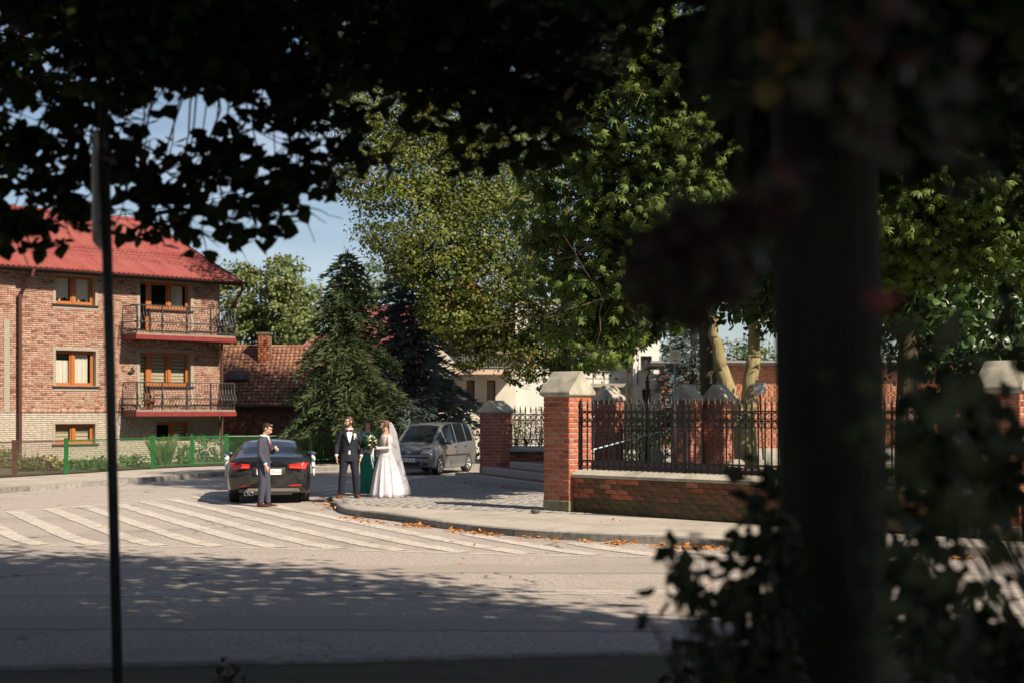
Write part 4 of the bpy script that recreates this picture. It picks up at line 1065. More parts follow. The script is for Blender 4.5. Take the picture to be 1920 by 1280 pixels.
def tree(name, label, base, trunk, limbs, clusters, leaf, size, shape, bark, group=None, cat='tree', upb=.5, nsub=14, sub=.28, shell=.5, droop=-.45, tubes=8, fruit=None, twigs=True, prune=None):
    """base point; trunk: list of (x,y,z,r); limbs: (start,end,r0,r1); clusters: (center, radii, n) all in local metres"""
    t = thing(name, label, cat, base, 0, group)
    tb = MB().tube([p[:3] for p in trunk], [p[3] for p in trunk], 14)
    for l in limbs: limb(tb, *l, n=tubes)
    part('trunk', tb, bark, t, True)
    pts, out = cloud([c[0] for c in clusters], [c[1] for c in clusters], [c[2] for c in clusters], nsub, sub, shell)
    if prune:
        q = (pts[:,0]+base[0])*-SH.y+(pts[:,1]+base[1])*SH.x; k_ = q > prune+rng.normal(size=len(q))*.3; pts, out = pts[k_], out[k_]
    tw = MB()
    if twigs:
        top = Vector(trunk[-1][:3])
        for c in clusters:
            cc = Vector(c[0]); rr = c[1] if hasattr(c[1],'__len__') else (c[1],)*3
            src = min([Vector(l[1]) for l in limbs]+[top], key=lambda q: (q-cc).length) if limbs else top
            limb(tw, src, cc, .05, .02, n=5)
            for _ in range(5):
                d = Vector((random.gauss(0,1)*rr[0]*.6, random.gauss(0,1)*rr[1]*.6, random.gauss(0,1)*rr[2]*.5)); limb(tw, cc, cc+d, .02, .006, n=4, seg=4)
    cr = part('crown', tw if tw.v else MB().tube([trunk[-1][:3], tuple(np.array(trunk[-1][:3])+[0,0,.2])], .02, 5), M['twig'], t)
    nrm = out*.8+rng.normal(size=pts.shape)*.55+np.array([0,0,upb]); tips = rng.normal(size=pts.shape)*.7+out*.6+np.array([0,0,droop])
    add_leaves('foliage', pts, nrm, size, shape, cr, leaf, tips)
    if fruit:
        k = rng.choice(len(pts), fruit[0], replace=False); fm = MB()
        for i in k: fm.ell(pts[i]+np.array([0,0,-.06]), (.032,)*3, n=6, m=5)
        o = part('conker_husk', fm, fruit[1], cr, True); o['kind'] = 'stuff'
    return t
def rel(x, y, Y, base): p = at(x, y, Y); return (p.x-base[0], p.y-base[1], p.z-base[2])
# lime tree in front of the cream house
B = (1.85, 51.0, .1)
lim_pts = [(870,570,50,1.5,1.3),(775,415,49,1.9,1.5),(850,430,51,2.0,1.7),(900,520,50,1.9,1.5),(705,335,49,1.5,1.1),(790,300,50,2.0,1.6),(880,330,51,2.1,1.7),(665,180,48.5,1.6,1.3),(740,210,50,1.9,1.5),(850,230,50,2.1,1.6),(950,300,51,2.1,1.7),(940,430,50,2.0,1.7),(960,590,50,1.6,1.2),(1010,660,49.5,1.5,.9),(1080,640,49.5,1.7,1.2),(905,625,50,1.1,.8),(880,665,50,.7,.6),(820,490,49,1.3,1.1),(1040,560,50,1.7,1.4),(1000,705,49,.9,.5),(735,455,49,.8,.7),(645,310,48.5,.8,.6),(830,120,50,1.9,1.5),(720,90,49,1.7,1.4),(840,580,49,1.0,.9),(680,265,49,1.0,.7),(760,500,49,.7,.6)]
cl = [(rel(x,y,Y+0.9,B), (a*1.02,a*1.02,b*1.02), int(3700*a*b/2.2)) for x,y,Y,a,b in lim_pts]
tree('lime_tree', 'tall yellowish green lime tree standing before the cream house', B, [(0,0,-.2,.42),(.1,0,2.5,.34),(.2,.1,6,.27),(.1,0,10,.14)],
     [((.1,0,3.4),(-4.6,-.3,6.5),.16,.06),((.1,0,4.4),(-3.6,.2,8.6),.16,.06),((.15,0,5.5),(-3.4,.4,11),.13,.05),((.2,0,6.5),(-1.6,.3,12),.12,.05),((.1,0,3.2),(-2.4,-.2,4.6),.11,.04)], cl, M['lime_leaf'], .092, HEART, M['bark'], nsub=18, sub=.17, shell=.5)
# horse chestnut inside the churchyard, its crown over the corner
B = (6.65, 30.8, .1)
ch_pts = [(1200,330,26.5,1.25,1.3),(1170,450,26.6,1.1,1.1),(1130,560,26.6,1.05,.95),(1080,480,27.0,1.1,1.1),(1040,590,27.4,.95,.8),(1010,430,27.8,1.0,1.1),(1070,350,27.5,1.1,1.0),(1150,230,26.8,1.2,1.0),(1250,220,26.2,1.2,1.0),(1230,120,26.2,1.3,1.0),(1100,120,27.4,1.3,1.1),(1290,380,26.6,1.0,.9),(1310,470,27.5,.9,.5),(1110,650,27.0,.75,.45),(1400,300,28.5,1.6,1.2),(1400,120,28.0,1.6,1.2),(1560,100,28,1.9,1.4),(1700,150,27,1.7,1.2),(1850,120,26.5,1.8,1.2),(1720,380,26.8,1.2,.9),(1800,330,26.4,1.2,.9),(1880,390,26.2,1.1,1.0),(1760,250,26.2,1.3,.8),(1920,280,26,1.4,1.0),(1780,470,27,1.0,.6),(1960,460,26.2,1.2,.9),(1690,470,27.4,.9,.7),(1350,230,28,1.2,1.0),(1560,330,29,1.5,1.2),
   (1150,-100,27.5,1.8,1.4),(1350,-150,28,2.0,1.6),(1600,-150,28.5,2.2,1.7),(1850,-120,28,2.0,1.6),(1480,-350,29,2.4,1.8),(1750,-380,29,2.3,1.8),(1250,470,28.5,1.2,.9),(1200,590,28,.8,.6),(1310,300,27.2,1.0,.9),(1290,180,27,1.0,.9),(1370,240,27.6,1.1,1.0),(1180,60,27,1.1,.9),(1060,250,27.6,.9,.9)]
cl = [(rel(x,y,Y+1.8,B), (a*1.04,a*1.04,b*1.04), int(800*a*b/1.1)) for x,y,Y,a,b in ch_pts]
husk = mat('husk_green', (.25,.32,.06), (.32,.36,.09), 20, .6)
tree('chestnut_tree', 'large horse chestnut with drooping palmate leaves over the church fence', B, [(0,0,-.1,.46),(0,0,1.6,.36),(.05,0,4,.30),(-.1,.1,7.5,.2),(0,0,10.5,.1)],
     [((0,0,4.6),(-3.4,-2,6.6),.13,.05),((0,0,5),(-3.2,-2.2,8.5),.13,.05),((0,0,4.4),(2.4,-2.0,6.2),.13,.05),((0,0,5),(2.6,-2.2,8),.13,.05),((0,0,6),(-1.2,-.8,10),.12,.04)], cl, M['chestnut_leaf'], .15, PALM, M['bark'], nsub=26, sub=.20, shell=.5, droop=-1.1, upb=.35, fruit=(130, husk), prune=22.3)
# two spruces in front of the cream house
spruce('spruce_tree', 'bushy green spruce with drooping tips beside the barn', gnd(650,868,.15)[:], 7.5, 2.3, M['spruce_leaf'], 28, .55, 24, hang=1.2, size=.27, m2=M['spruce_light'], bare=.19, crown_pow=.55, rag=.26)
spruce('blue_spruce', 'bluish spruce with a bare dark trunk right of the green spruce', (-3.75, 53.5, .1), 7.6, 2.7, M['blue_leaf'], 25, .36, 21, hang=.5, size=.30, bare=.16, crown_pow=.55, rag=.22, m2=M['blue_light'])
spruce('blue_spruce', 'silvery blue spruce in front of the low orange brick building', ((1300-960)*60/F, 60, .1), 7.6, 2.0, M['blue_leaf'], 22, .25, 12, hang=.3, size=.36, bare=.08, crown_pow=.75)
# trunks in the churchyard
B = ((1331-960)*47/F, 47, .1)
tree('churchyard_tree', 'straight dark trunk with a shaded crown behind the iron fence', B, [(.1,0,-.2,.34),(0,0,2,.30),(-.1,0,4.5,.27),(-.1,0,7,.2)], [((-.1,0,5.5),(1.8,.3,8.5),.12,.05),((-.1,0,6),(-1.5,.2,9.5),.1,.04)],
     [(rel(x,y,47,B),(a,a,b),int(700*a)) for x,y,a,b in ((1330,440,1.8,1.2),(1250,380,1.8,1.4),(1420,400,1.8,1.3),(1390,520,1.2,.9),(1270,520,1.2,.8),(1440,560,1.0,.8),(1340,300,2.2,1.6),(1440,470,1.3,.9))], M['bush_leaf'], .17, HEART, M['bark'])
B = ((1392-960)*45/F, 45, .1)
tree('churchyard_tree', 'mossy sunlit trunk forked low into two thick limbs', B, [(0,0,-.2,.55),(0,0,.6,.47),(-.02,0,1.3,.45),(-.05,0,1.75,.42)], [((-.12,0,1.4),(-.68,0,3.3),.30,.22),((-.68,0,3.2),(-1.0,.2,5.5),.22,.12),((.12,0,1.4),(.36,0,3.7),.29,.22),((.36,0,3.6),(.45,.1,6),.22,.12)],
     [(rel(x,y,45,B),(a,a,b),int(600*a)) for x,y,a,b in ((1430,520,1.2,.8),(1445,600,.7,.45),(1370,480,1.2,.9),(1430,430,1.4,1.0),(1330,520,.9,.6))], M['bush_leaf'], .16, HEART, M['barkpale'], tubes=12)
for i,(x,Y,hz,lab) in enumerate(((1560,36,0,'leafy tree added behind the thick trunk to shade the churchyard pillars'),(1700,33,.5,'broad leafy tree added right of the thick trunk to shade the churchyard'))):  # two trees added so their crowns shade the inner pillars
    B = ((x-960)*Y/F, Y, .1)
    tree('churchyard_tree', lab, B, [(0,0,-.2,.3),(0,0,2,.25),(.1,0,5,.2),(0,0,8,.1)], [((0,0,3.5),(-2,.4,6),.12,.05),((0,0,4),(2,-.4,7),.12,.05),((0,0,5),(.5,1.5,8.5),.1,.04)],
         [((random.gauss(0,1.6),random.gauss(0,1.4),4.6+hz+random.random()*4.5),(1.6,1.6,1.2),800) for _ in range(17)], M['bush_leaf'], .20, HEART, M['bark'])
# poplars and far trees
for i,(x,yt,Y,w,lab) in enumerate(((445,487,95,1.6,'left'),(488,482,97,1.5,'m'),(540,490,94,1.7,'m'),(575,520,98,1.6,'r'))):
    b = at(x, 775, Y); b.z = 0; tz = at(x, yt, Y).z
    tree('poplar_tree', ['light green poplar rising nearest the red roof edge','light green poplar second from the red roof, with pale bare limbs','light green poplar with a rounded top above the barn chimney side','light green poplar partly behind the green spruce'][i], b[:], [(0,0,0,.3),(.1,0,tz*.5,.2),(0,0,tz*.92,.05)],
         [((0,0,tz*.25),(random.uniform(-1.2,1.2),0,tz*.6),.12,.04),((0,0,tz*.3),(random.uniform(-1.2,1.2),.3,tz*.7),.12,.04),((0,0,tz*.4),(random.uniform(-1.,1.),0,tz*.85),.1,.03)],
         [((random.gauss(0,w*.35),random.gauss(0,.5),z),(w*random.uniform(.5,.8),w*.7,random.uniform(.8,1.3)),620) for z in np.linspace(tz*.22, tz-1.0, 12)], M['poplar_leaf'], .20, HEART, M['palebark'], group='poplars beyond the barn', sub=.24, nsub=20)
for i,(x,yt,Y,w,lab) in enumerate(((1435,640,110,3.0,'greyish green tree beyond the flat roof'),(1250,700,120,3.2,'low far tree past the pale house corner'),(690,500,100,2.6,'green tree top peeping between the two spruces'),(1600,640,115,4,'far tree behind the thick trunk'),(1780,650,112,4,'far tree right of the thick trunk'))):
    b = at(x, 775, Y); b.z = 0; tz = at(x, yt, Y).z
    tree('far_tree', lab, b[:], [(0,0,0,.3),(0,0,tz*.6,.15)], [], [((random.gauss(0,w*.4),random.gauss(0,w*.3),z),(w*.6,w*.6,1.4),700) for z in np.linspace(tz*.3, tz-1.2, 6)], M['far_leaf'], .24, HEART, M['bark'], group='trees far beyond the buildings')
# dark tree mass at the right, behind the fence
B = (14.2, 42.0, .1)
tree('shade_tree', 'dense dark green tree behind the fence right of the thick trunk', B, [(0,0,-.1,.35),(0,0,2.2,.28),(0,0,5,.18)], [((0,0,2),(-1.5,0,4.5),.12,.05),((0,0,2.4),(1.8,0,5),.12,.05)],
     [(rel(x,y,Y,B),(a,a,b),int(900*a)) for x,y,Y,a,b in ((1720,620,41,1.4,1.2),(1780,560,41,1.6,1.2),(1860,600,40.5,1.7,1.4),(1930,540,41,1.7,1.5),(1800,670,41,1.6,1.0),(1900,700,41,1.6,1.0),(1700,530,42,1.3,1.1),(1850,480,42,1.8,1.2),(1960,640,41,1.7,1.3),(2050,560,41,2,1.8))], M['bush_leaf'], .15, HEART, M['bark'])
far = MB(); 
# far wood closing the horizon
N = 9000; X = rng.uniform(-160,200,N); Z = np.abs(rng.normal(size=N))*3.2+.5; Y = 175+rng.normal(size=N)*6
Z *= (.8+.5*np.sin(X*.21)+.3*np.sin(X*.55+1))
fw_ = add_leaves('distant_wood', np.stack([X,Y,np.maximum(.2,Z)],1), rng.normal(size=(N,3))+[.5,-1,.6], 1.7, HEART, None, M['far_leaf']); tag(fw_, 'distant belt of trees closing the horizon', 'trees', kind='stuff')
# shrubs and small conifers
def bush(name, label, loc, clusters, m, size, cat='shrub', group=None, shape=OVAL, stem=.03, n_st=5):
    t = thing(name, label, cat, loc, 0, group); st_ = MB()
    for c, r_, n in clusters:
        for _ in range(2): limb(st_, (random.gauss(0,.06),random.gauss(0,.06),-.05), tuple(Vector(c)+Vector((random.gauss(0,.1),random.gauss(0,.1),0))), stem, stem*.3, n=4, seg=4)
    part('stem', st_, M['twig'], t)
    p, out = cloud([c[0] for c in clusters],[c[1] for c in clusters],[c[2] for c in clusters], 16, .3, .4)
    p[:,2] = np.maximum(p[:,2], .02)
    add_leaves('foliage', p, out+rng.normal(size=p.shape)*.6+[0,0,.4], size, shape, t, m, rng.normal(size=p.shape)*.6+out+[0,0,.25])
    return t
p = at(838,800,56); bush('garden_shrub', 'leafy green shrub against the cream wall behind the grey car', (p.x,p.y,.1), [((-1.0,0,.9),(.7,.5,.7),420),((.1,0,1.1),(.8,.5,.8),480),((.9,0,.9),(.7,.5,.65),380),((.5,0,1.5),(.4,.3,.35),160),((-.6,0,1.35),(.4,.3,.3),140)], M['bush_leaf'], .17)
for i,(x,w) in enumerate(((967,.30),(990,.42),(1012,.36))):
    p = at(x,850,50); bush('thuja', ['narrow clipped thuja beside the far pillar','rounded clipped thuja in the middle of three','clipped thuja half hidden by the near pillar'][i], (p.x,p.y,.5), [((0,0,.5+.35*k),(w*(1-.14*k),w*(1-.14*k),.42),300) for k in range(3)], M['thuja_leaf'], .09, 'thuja', 'clipped thujas behind the short fence', SPRAY)
for i,(x,y,Y) in enumerate(((1200,770,46),(1240,765,47))):
    p = at(x,y,Y); bush('yew_shrub', ['dark clipped shrub left of the white sign post','dark pointed shrub close to the white sign post'][i], (p.x,p.y,.12), [((0,0,.6),(.7,.6,.6),400),((0,0,1.2),(.6,.5,.55),350),((.1*i,0,1.7),(.4,.35,.4),200)], M['dark_leaf'], .10, 'shrub')
# garden plants along the wire fence
plants = [('tall yellow flowering plant at the left end of the wire fence',12,880,.55,.62,'y'),('low leafy weeds behind the brown wire panel',58,886,.55,.42,'w'),('low green weeds beside the first green post',100,886,.5,.45,'y'),('small weed tuft past the first green post',148,884,.35,.30,'w'),('low plant in front of the pale plinth',188,884,.35,.40,'w'),('weedy clump right of the dark sign post',250,878,.5,.38,'w'),('tall grass tuft behind the green wire fence',308,876,.45,.85,'g'),('low plant with white blossoms behind the wire fence',345,872,.4,.55,'f'),('dark leafy shrub with white flowers by the black car',395,868,.75,.95,'d')]
for lab,x,y,w,h,k in plants:
    p = gnd(x,y-1.5,.16); p.y += .8; p.x -= .25
    if k == 'g':
        t = thing('grass_tuft', lab, 'grass tuft', p[:]); n = 260
        a = rng.random(n)*6.28; P = np.stack([rng.normal(size=n)*.10, rng.normal(size=n)*.08, np.zeros(n)],1); T = np.stack([np.cos(a)*.45, np.sin(a)*.45, np.ones(n)],1)
        add_leaves('blade', P, np.stack([np.sin(a),-np.cos(a),rng.random(n)*.4],1), .95, BLADE, t, M['weed_leaf'], T)['kind'] = 'stuff'
        continue
    t = bush('garden_plant', lab, p[:], [((random.gauss(0,.05)+dx*w,0,h*.5),(w*.5,w*.4,h*.5),190) for dx in (-.5,0,.5)], M['bush_leaf'] if k == 'd' else M['weed_leaf'], .10 if k != 'd' else .13, 'plant', 'plants behind the wire fence', OVAL, .012)
    if k in 'yf':
        q = np.array([[random.gauss(0,w*.5),random.gauss(-.1,w*.3),h*random.uniform(.6,1.05)] for _ in range(34)])
        add_leaves('blossom', q, rng.normal(size=(34,3))+[0,-1,.6], .06, OVAL, t, imat('yellow_bloom', [(.55,.33,.03),(.6,.42,.05)], .7, 'island', transl=.2) if k == 'y' else imat('white_bloom', [(.6,.6,.55),(.65,.63,.6)], .7, 'island', transl=.2))
gp = gnd(610,866,.16)
t = thing('grass_tuft', 'dry yellowish tall grass behind the bar fence left of the groom', 'grass tuft', (gp.x+.1, gp.y+1.0, .16)); n = 900
a = rng.random(n)*6.28; P = np.stack([rng.uniform(-1.6,1.5,n), rng.uniform(-.4,.6,n), np.zeros(n)],1); T = np.stack([np.cos(a)*.25, np.sin(a)*.25, np.ones(n)],1)
add_leaves('blade', P, np.stack([np.sin(a),-np.cos(a),rng.random(n)*.4],1), .85, BLADE, t, leafmat('dry_grass', [(.16,.17,.05),(.22,.21,.07),(.12,.14,.04)], .3), T)['kind'] = 'stuff'
# fallen leaves along the kerb
cl_px = [(660,969,10),(690,975,8),(770,983,26),(800,986,14),(860,993,14),(905,998,24),(930,1001,16),(1000,1006,10),(1040,1009,6),(1160,1017,26),(1240,1021,12),(1290,1025,22),(1330,1027,16),(1390,1030,24),(630,952,12),(618,944,16),(700,980,6),(1100,1014,5),(1870,1046,36),(1800,1044,30),(1700,1040,26),(1560,1036,24),(1480,1033,18)]
P = []
for x,y,n in cl_px:
    for _ in range(int(n*3.2)):
        g = gnd(x+random.gauss(0,14), y+abs(random.gauss(0,2.2))-1.2, .012); P.append((g.x, g.y, .012+abs(random.gauss(0,.012))))
for _ in range(46):
    g = gnd(random.uniform(560,1460), random.uniform(955,1120), 0); P.append((g.x,g.y,.008))
P = np.array(P)
lv = add_leaves('fallen_leaves', P, rng.normal(size=P.shape)*.35+[0,0,1], .075, OVAL, None, imat('dry_leaf', [(.42,.17,.05),(.50,.25,.09),(.35,.12,.04),(.46,.30,.13)], .8, 'island', 10, .2, 0, .15))
tag(lv, 'drifts of dry orange leaves along the kerb', 'leaves', kind='stuff')
P = []
for x,y,n in ((880,905,60),(905,908,40),(950,912,60),(970,914,40),(840,930,10),(760,925,8),(900,940,8),(1150,975,10),(1130,958,14)):
    for _ in range(n):
        g = gnd(x+random.gauss(0,10), y+random.gauss(0,1.5), .13); P.append((g.x,g.y,.135))
P = np.array(P); lv = add_leaves('fallen_leaves', P, rng.normal(size=P.shape)*.3+[0,0,1], .06, OVAL, None, _mats['dry_leaf']); tag(lv, 'scattered dry leaves at the foot of the stone steps', 'leaves', kind='stuff')
# ---------------------------------------------------------------- street trees over the camera
QS = Vector((-SH.y, SH.x, 0))            # across the sun's direction: the crowns end along the far edge of their shade
def edge_keep(pts, base):
    W = pts+np.array(base)[None,:]
    q = W[:,0]*QS.x+W[:,1]*QS.y; s = W[:,0]*SH.x+W[:,1]*SH.y+W[:,2]*.35
    lim = 11.95+.55*np.sin(s*1.1+.4)+.35*np.sin(s*2.7+1.3)+.25*np.sin(s*5.1)+rng.normal(size=len(W))*.12-np.clip(s+1,0,30)*.0
    return q < lim
def canopy(name, label, base, trunk, limbs, vis, mass, leaf_n_scale=1.0, mass_leaf=.54):
    """vis: (x px, y px, depth, rx, rz, n) clusters of small leaves in view; mass: (centre, radii, n) large leaves of the crown above and behind"""
    t = thing(name, label, 'tree', base, 0)
    tb = MB().tube([p[:3] for p in trunk], [p[3] for p in trunk], 20)
    for l in limbs: limb(tb, *l, n=8)
    part('trunk', tb, M['barkshaded'], t, True)
    tw = MB(); top = Vector(trunk[-1][:3])
    ctr = []
    for x, y, Y, a, b, n in vis: ctr.append((rel(x, y, Y, base), (a, a*.9, b), int(n*leaf_n_scale)))
    for c, rr, n in ctr:
        cc = Vector(c); src = min([Vector(l[1]) for l in limbs]+[top], key=lambda q: (q-cc).length)
        limb(tw, cc.lerp(src, .35), cc, .009, .004, n=5)
        for _ in range(6): limb(tw, cc, cc+Vector((random.gauss(0,1)*rr[0]*.7, random.gauss(0,1)*rr[1]*.5, random.gauss(0,1)*rr[2]*.6-.1)), .006, .002, n=4, seg=4)
    if not tw.v: tw.tube([top, top+Vector((0,0,.6))], .03, 5)
    cr = part('crown', tw, M['twig'], t)
    if ctr:
        pts, out = cloud([c[0] for c in ctr], [c[1] for c in ctr], [c[2] for c in ctr], 20, .24, .3)
        k_ = edge_keep(pts, base); pts, out = pts[k_], out[k_]
        nrm = rng.normal(size=pts.shape)*.5+np.array([0,-.25,.9]); tips = rng.normal(size=pts.shape)*.7+out*.4+np.array([0,0,-.8])
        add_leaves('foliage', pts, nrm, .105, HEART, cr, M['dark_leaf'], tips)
    if mass:
        pts, out = cloud([c[0] for c in mass], [c[1] for c in mass], [c[2] for c in mass], 60, .17, .1)
        pts = pts[edge_keep(pts, base)]
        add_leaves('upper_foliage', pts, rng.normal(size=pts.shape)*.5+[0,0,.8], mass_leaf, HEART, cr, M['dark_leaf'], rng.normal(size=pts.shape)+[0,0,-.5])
    return t
B = (1.41, 6.35, .08)
vis = []
def band(x0, x1, y0, y1, Y0, Y1, n, a=.45, b=.32, leaves=170):
    for _ in range(n): vis.append((random.uniform(x0,x1), random.uniform(y0,y1), random.uniform(Y0,Y1), a*random.uniform(.7,1.3), b*random.uniform(.7,1.3), int(leaves*random.uniform(.7,1.3))))
# left hanging boughs
band(-60,520,-60,95,8,13,28,.65,.34,250)
band(-60,180,150,230,9,11,4,.30,.14,46)
for x,y,n in ((30,310,120),(100,290,110),(150,330,110),(60,370,120),(20,420,130),(110,380,90),(40,460,60),(-20,440,110),(120,420,45),(215,320,80),(230,400,40),(150,260,70),(30,250,60),(80,230,70)): vis.append((x,y-8,9.5,.26,.18,int(n*.72)))
for x,y,n in ((255,330,90),(310,320,70),(380,285,60),(400,330,110),(450,300,130),(460,370,120),(520,330,120),(545,265,90),(590,290,130),(610,215,90),(560,380,60),(420,400,90),(350,390,70),(330,420,40),(290,410,45),(480,400,60),(380,435,30),(520,200,120),(560,160,110),(640,285,60),(670,300,26),(610,325,40),(265,270,50),(475,240,70),(500,150,90),(690,290,10)): vis.append((x,y+2,9.6,.23,.15,int(n*.66)))
band(560,700,70,190,9,12,5,.22,.14,46)
band(700,1120,-60,80,8.5,13,24,.55,.32,220)
for x,y,n in ((760,120,120),(820,110,150),(900,140,180),(960,190,170),(1000,235,110),(1040,200,90),(880,180,90),(730,100,80),(1010,120,130),(950,250,50)): vis.append((x,y,8.8,.36,.26,n))
band(1410,1950,-80,80,6.5,10,26,.5,.4,250)
band(1080,1330,-120,-50,6.5,9,8,.45,.2,180)
band(1430,1520,-20,190,4.6,5.6,7,.18,.2,80)
band(1650,1930,-20,230,4.8,5.8,12,.28,.2,80)
for x,y,n in ((1420,120,110),(1440,210,120),(1490,150,220),(1500,280,200),(1430,50,150),(1500,220,200),(1620,200,220),(1700,170,220),(1780,180,220),(1860,160,220),(1900,220,160),(1680,240,130),(1740,250,90),(1840,250,90),(1900,270,70),(1560,120,230)): vis.append((x,y,7.0,.34,.26,n))
mass = [((1.5,1.5,8.3),(4.2,4.6,2.6),15000),((-3.6,4.0,8.2),(3.6,4.0,2.4),10500),((5.4,-2.8,8.0),(4.4,4.2,3.0),13000)]
canopy('street_tree', 'thick dark trunked street tree whose leafy boughs hang over the whole top of the view', B,
       [(.0,0,-.2,.30),(.0,0,.3,.262),(.02,0,1.5,.238),(-.02,0,3.2,.232),(-.06,.0,4.8,.25),(-.1,0,6.2,.2),(-.1,0,8,.12)],
       [((-.06,0,4.4),(-3.2,3.0,6.6),.14,.05),((-.05,0,4.6),(2.6,-.8,6.8),.14,.05),((-.08,0,5.2),(.5,3.0,6.4),.12,.05),((-.1,0,5.6),(-2.0,-2.0,8),.12,.05),((-.05,0,4.7),(3.0,2.2,6.2),.11,.04)], vis, mass, mass_leaf=.17)
canopy('street_tree', 'street tree standing behind the viewpoint that shades the road', (8.5, 0.5, .08),
       [(0,0,-.2,.32),(0,0,2.5,.25),(0,0,5,.2),(0,0,8,.1)], [((0,0,3.5),(2.5,-1,6.5),.13,.05),((0,0,4),(-2.5,1,7),.13,.05)], [],
       [((0.2,.2,8.6),(4.2,4.2,3.8),9000),((2.5,-5.5,9.2),(4.6,4.4,4.0),7000),((-5,-5,9),(5,4.5,3.5),7000),((6.5,-1.2,7.5),(3.2,3.0,3.2),4500)])
canopy('street_tree', 'street tree left of the viewpoint that shades the near road', (-7.5, 3.5, .08),
       [(0,0,-.2,.32),(0,0,2.5,.25),(0,0,5,.2),(0,0,8,.1)], [((0,0,3.5),(2.5,-1,6.5),.13,.05),((0,0,4),(-2.5,1,7),.13,.05)], [],
       [((0,0,8.2),(4.6,4.6,3.6),5200),((0,-7,8.5),(5,4,3.4),3800),((5.5,-3,9.2),(4,4,2.6),3400)])
canopy('street_tree', 'unseen street tree added farther along the near verge to block sky light over the road', (-13.0, 7.5, .08),  # out-of-view tree added so its crown blocks sky light on the road
       [(0,0,-.2,.34),(0,0,3,.27),(.3,.3,6,.2),(.6,.8,9.5,.1)], [((.2,.2,4.5),(4,4,9.5),.14,.05),((.2,.3,5),(-2.5,3,9),.13,.05),((.2,.2,5),(3,-2,8.5),.12,.05)], [],
       [((4.5,6.0,11.2),(4.6,4.6,2.4),8000),((-1,4,10.5),(4.5,5,3),7000),((1,-3,8.5),(4.5,4,3),5000),((7.5,2.5,11.0),(4.0,4.0,2.2),6000),((1,12.5,11.9),(5,4.5,2.0),7000),((6,12,11.9),(4,4,2.0),6000)])
# ---- creeper and shrub round the trunk ---------------------------------------------
def shrubpx(name, label, base, items, m, size, shape=OVAL, tips=None, cat='shrub', stems=3, sr=.008):
    t = thing(name, label, cat, base); sm = MB(); P = []; O = []
    for x, y, Y, a, b, n in items:
        c = Vector(rel(x, y, Y, base)); k = max(1, stems)
        for _ in range(k):
            e = c+Vector((random.gauss(0,a*.5), random.gauss(0,a*.3), random.gauss(0,b*.5)))
            limb(sm, (random.gauss(0,.08), random.gauss(0,.08), -.05), e, sr, sr*.35, n=4, seg=6, wob=.05)
        d = unit(rng.normal(size=(n,3)))*(rng.random(n)**.4)[:,None]*np.array([a, a*.8, b]); P.append(d+np.array(c)); O.append(d)
    part('stem', sm, M['twig'], t)
    P = np.concatenate(P); O = unit(np.concatenate(O)+1e-6)
    P[:,2] = np.maximum(P[:,2], .12-base[2])
    add_leaves('foliage', P, rng.normal(size=P.shape)*.6+[0,-.35,.6], size, shape, t, m, rng.normal(size=P.shape)*.8+O*.5+[0,0,-.2])
    return t
shrubpx('climbing_shrub', 'dark leafy shrub growing at the left foot of the thick trunk', (1.15, 5.7, .08),
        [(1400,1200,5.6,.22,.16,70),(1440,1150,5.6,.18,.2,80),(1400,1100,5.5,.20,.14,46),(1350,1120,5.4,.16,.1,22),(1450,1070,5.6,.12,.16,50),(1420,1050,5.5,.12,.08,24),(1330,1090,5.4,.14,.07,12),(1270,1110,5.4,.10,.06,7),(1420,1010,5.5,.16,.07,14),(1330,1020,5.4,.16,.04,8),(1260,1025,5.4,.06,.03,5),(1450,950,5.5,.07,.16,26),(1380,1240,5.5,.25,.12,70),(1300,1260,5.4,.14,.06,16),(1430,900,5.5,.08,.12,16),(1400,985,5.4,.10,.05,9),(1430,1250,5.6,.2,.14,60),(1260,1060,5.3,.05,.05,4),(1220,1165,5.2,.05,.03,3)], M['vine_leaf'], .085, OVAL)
shrubpx('climbing_shrub', 'close out of focus creeper with pale leaves in front of the thick trunk', (.95, 2.55, .06),
        [(x, y, Y, a, b, max(3, int(n*(.5 if y < 1000 else .26)))) for x, y, Y, a, b, n in ((1700,690,2.5,.08,.10,14),(1640,650,2.3,.03,.07,9),(1720,780,2.4,.11,.10,18),(1800,760,2.5,.08,.12,16),(1760,860,2.5,.12,.14,34),(1800,960,2.6,.12,.16,40),(1700,960,2.4,.08,.10,16),(1800,1080,2.6,.12,.14,32),(1740,1160,2.6,.14,.12,30),(1680,1060,2.5,.06,.10,10),(1840,880,2.7,.06,.2,20),(1620,760,2.4,.05,.06,5),(1690,1240,2.6,.18,.1,30),(1580,720,2.5,.05,.06,4))], M['pale_vine'], .066, OVAL, stems=1, sr=.003)
shrubpx('climbing_shrub', 'dark dense shrub filling the gap right of the thick trunk', (2.6, 5.0, .08),
        [(1720,1000,5.2,.16,.3,110),(1780,900,5.2,.2,.25,120),(1820,840,5.3,.14,.16,60),(1760,780,5.2,.16,.2,80),(1760,700,5.4,.16,.16,60),(1880,800,5.3,.09,.10,46),(1900,880,5.3,.08,.12,50),(1860,940,5.2,.07,.08,34),(1830,740,5.4,.07,.08,30),(1720,1120,5.2,.2,.2,110),(1840,1210,5.2,.26,.12,120),(1920,1200,5.2,.2,.10,70),(1780,1200,5.2,.2,.16,110),(1870,1250,5.2,.3,.1,120),(1900,620,5.4,.08,.14,24),(1880,1100,5.2,.08,.04,9),(1700,860,5.2,.1,.2,50),(1800,940,5.1,.08,.14,40)], M['vine_leaf'], .085, OVAL, sr=.01)
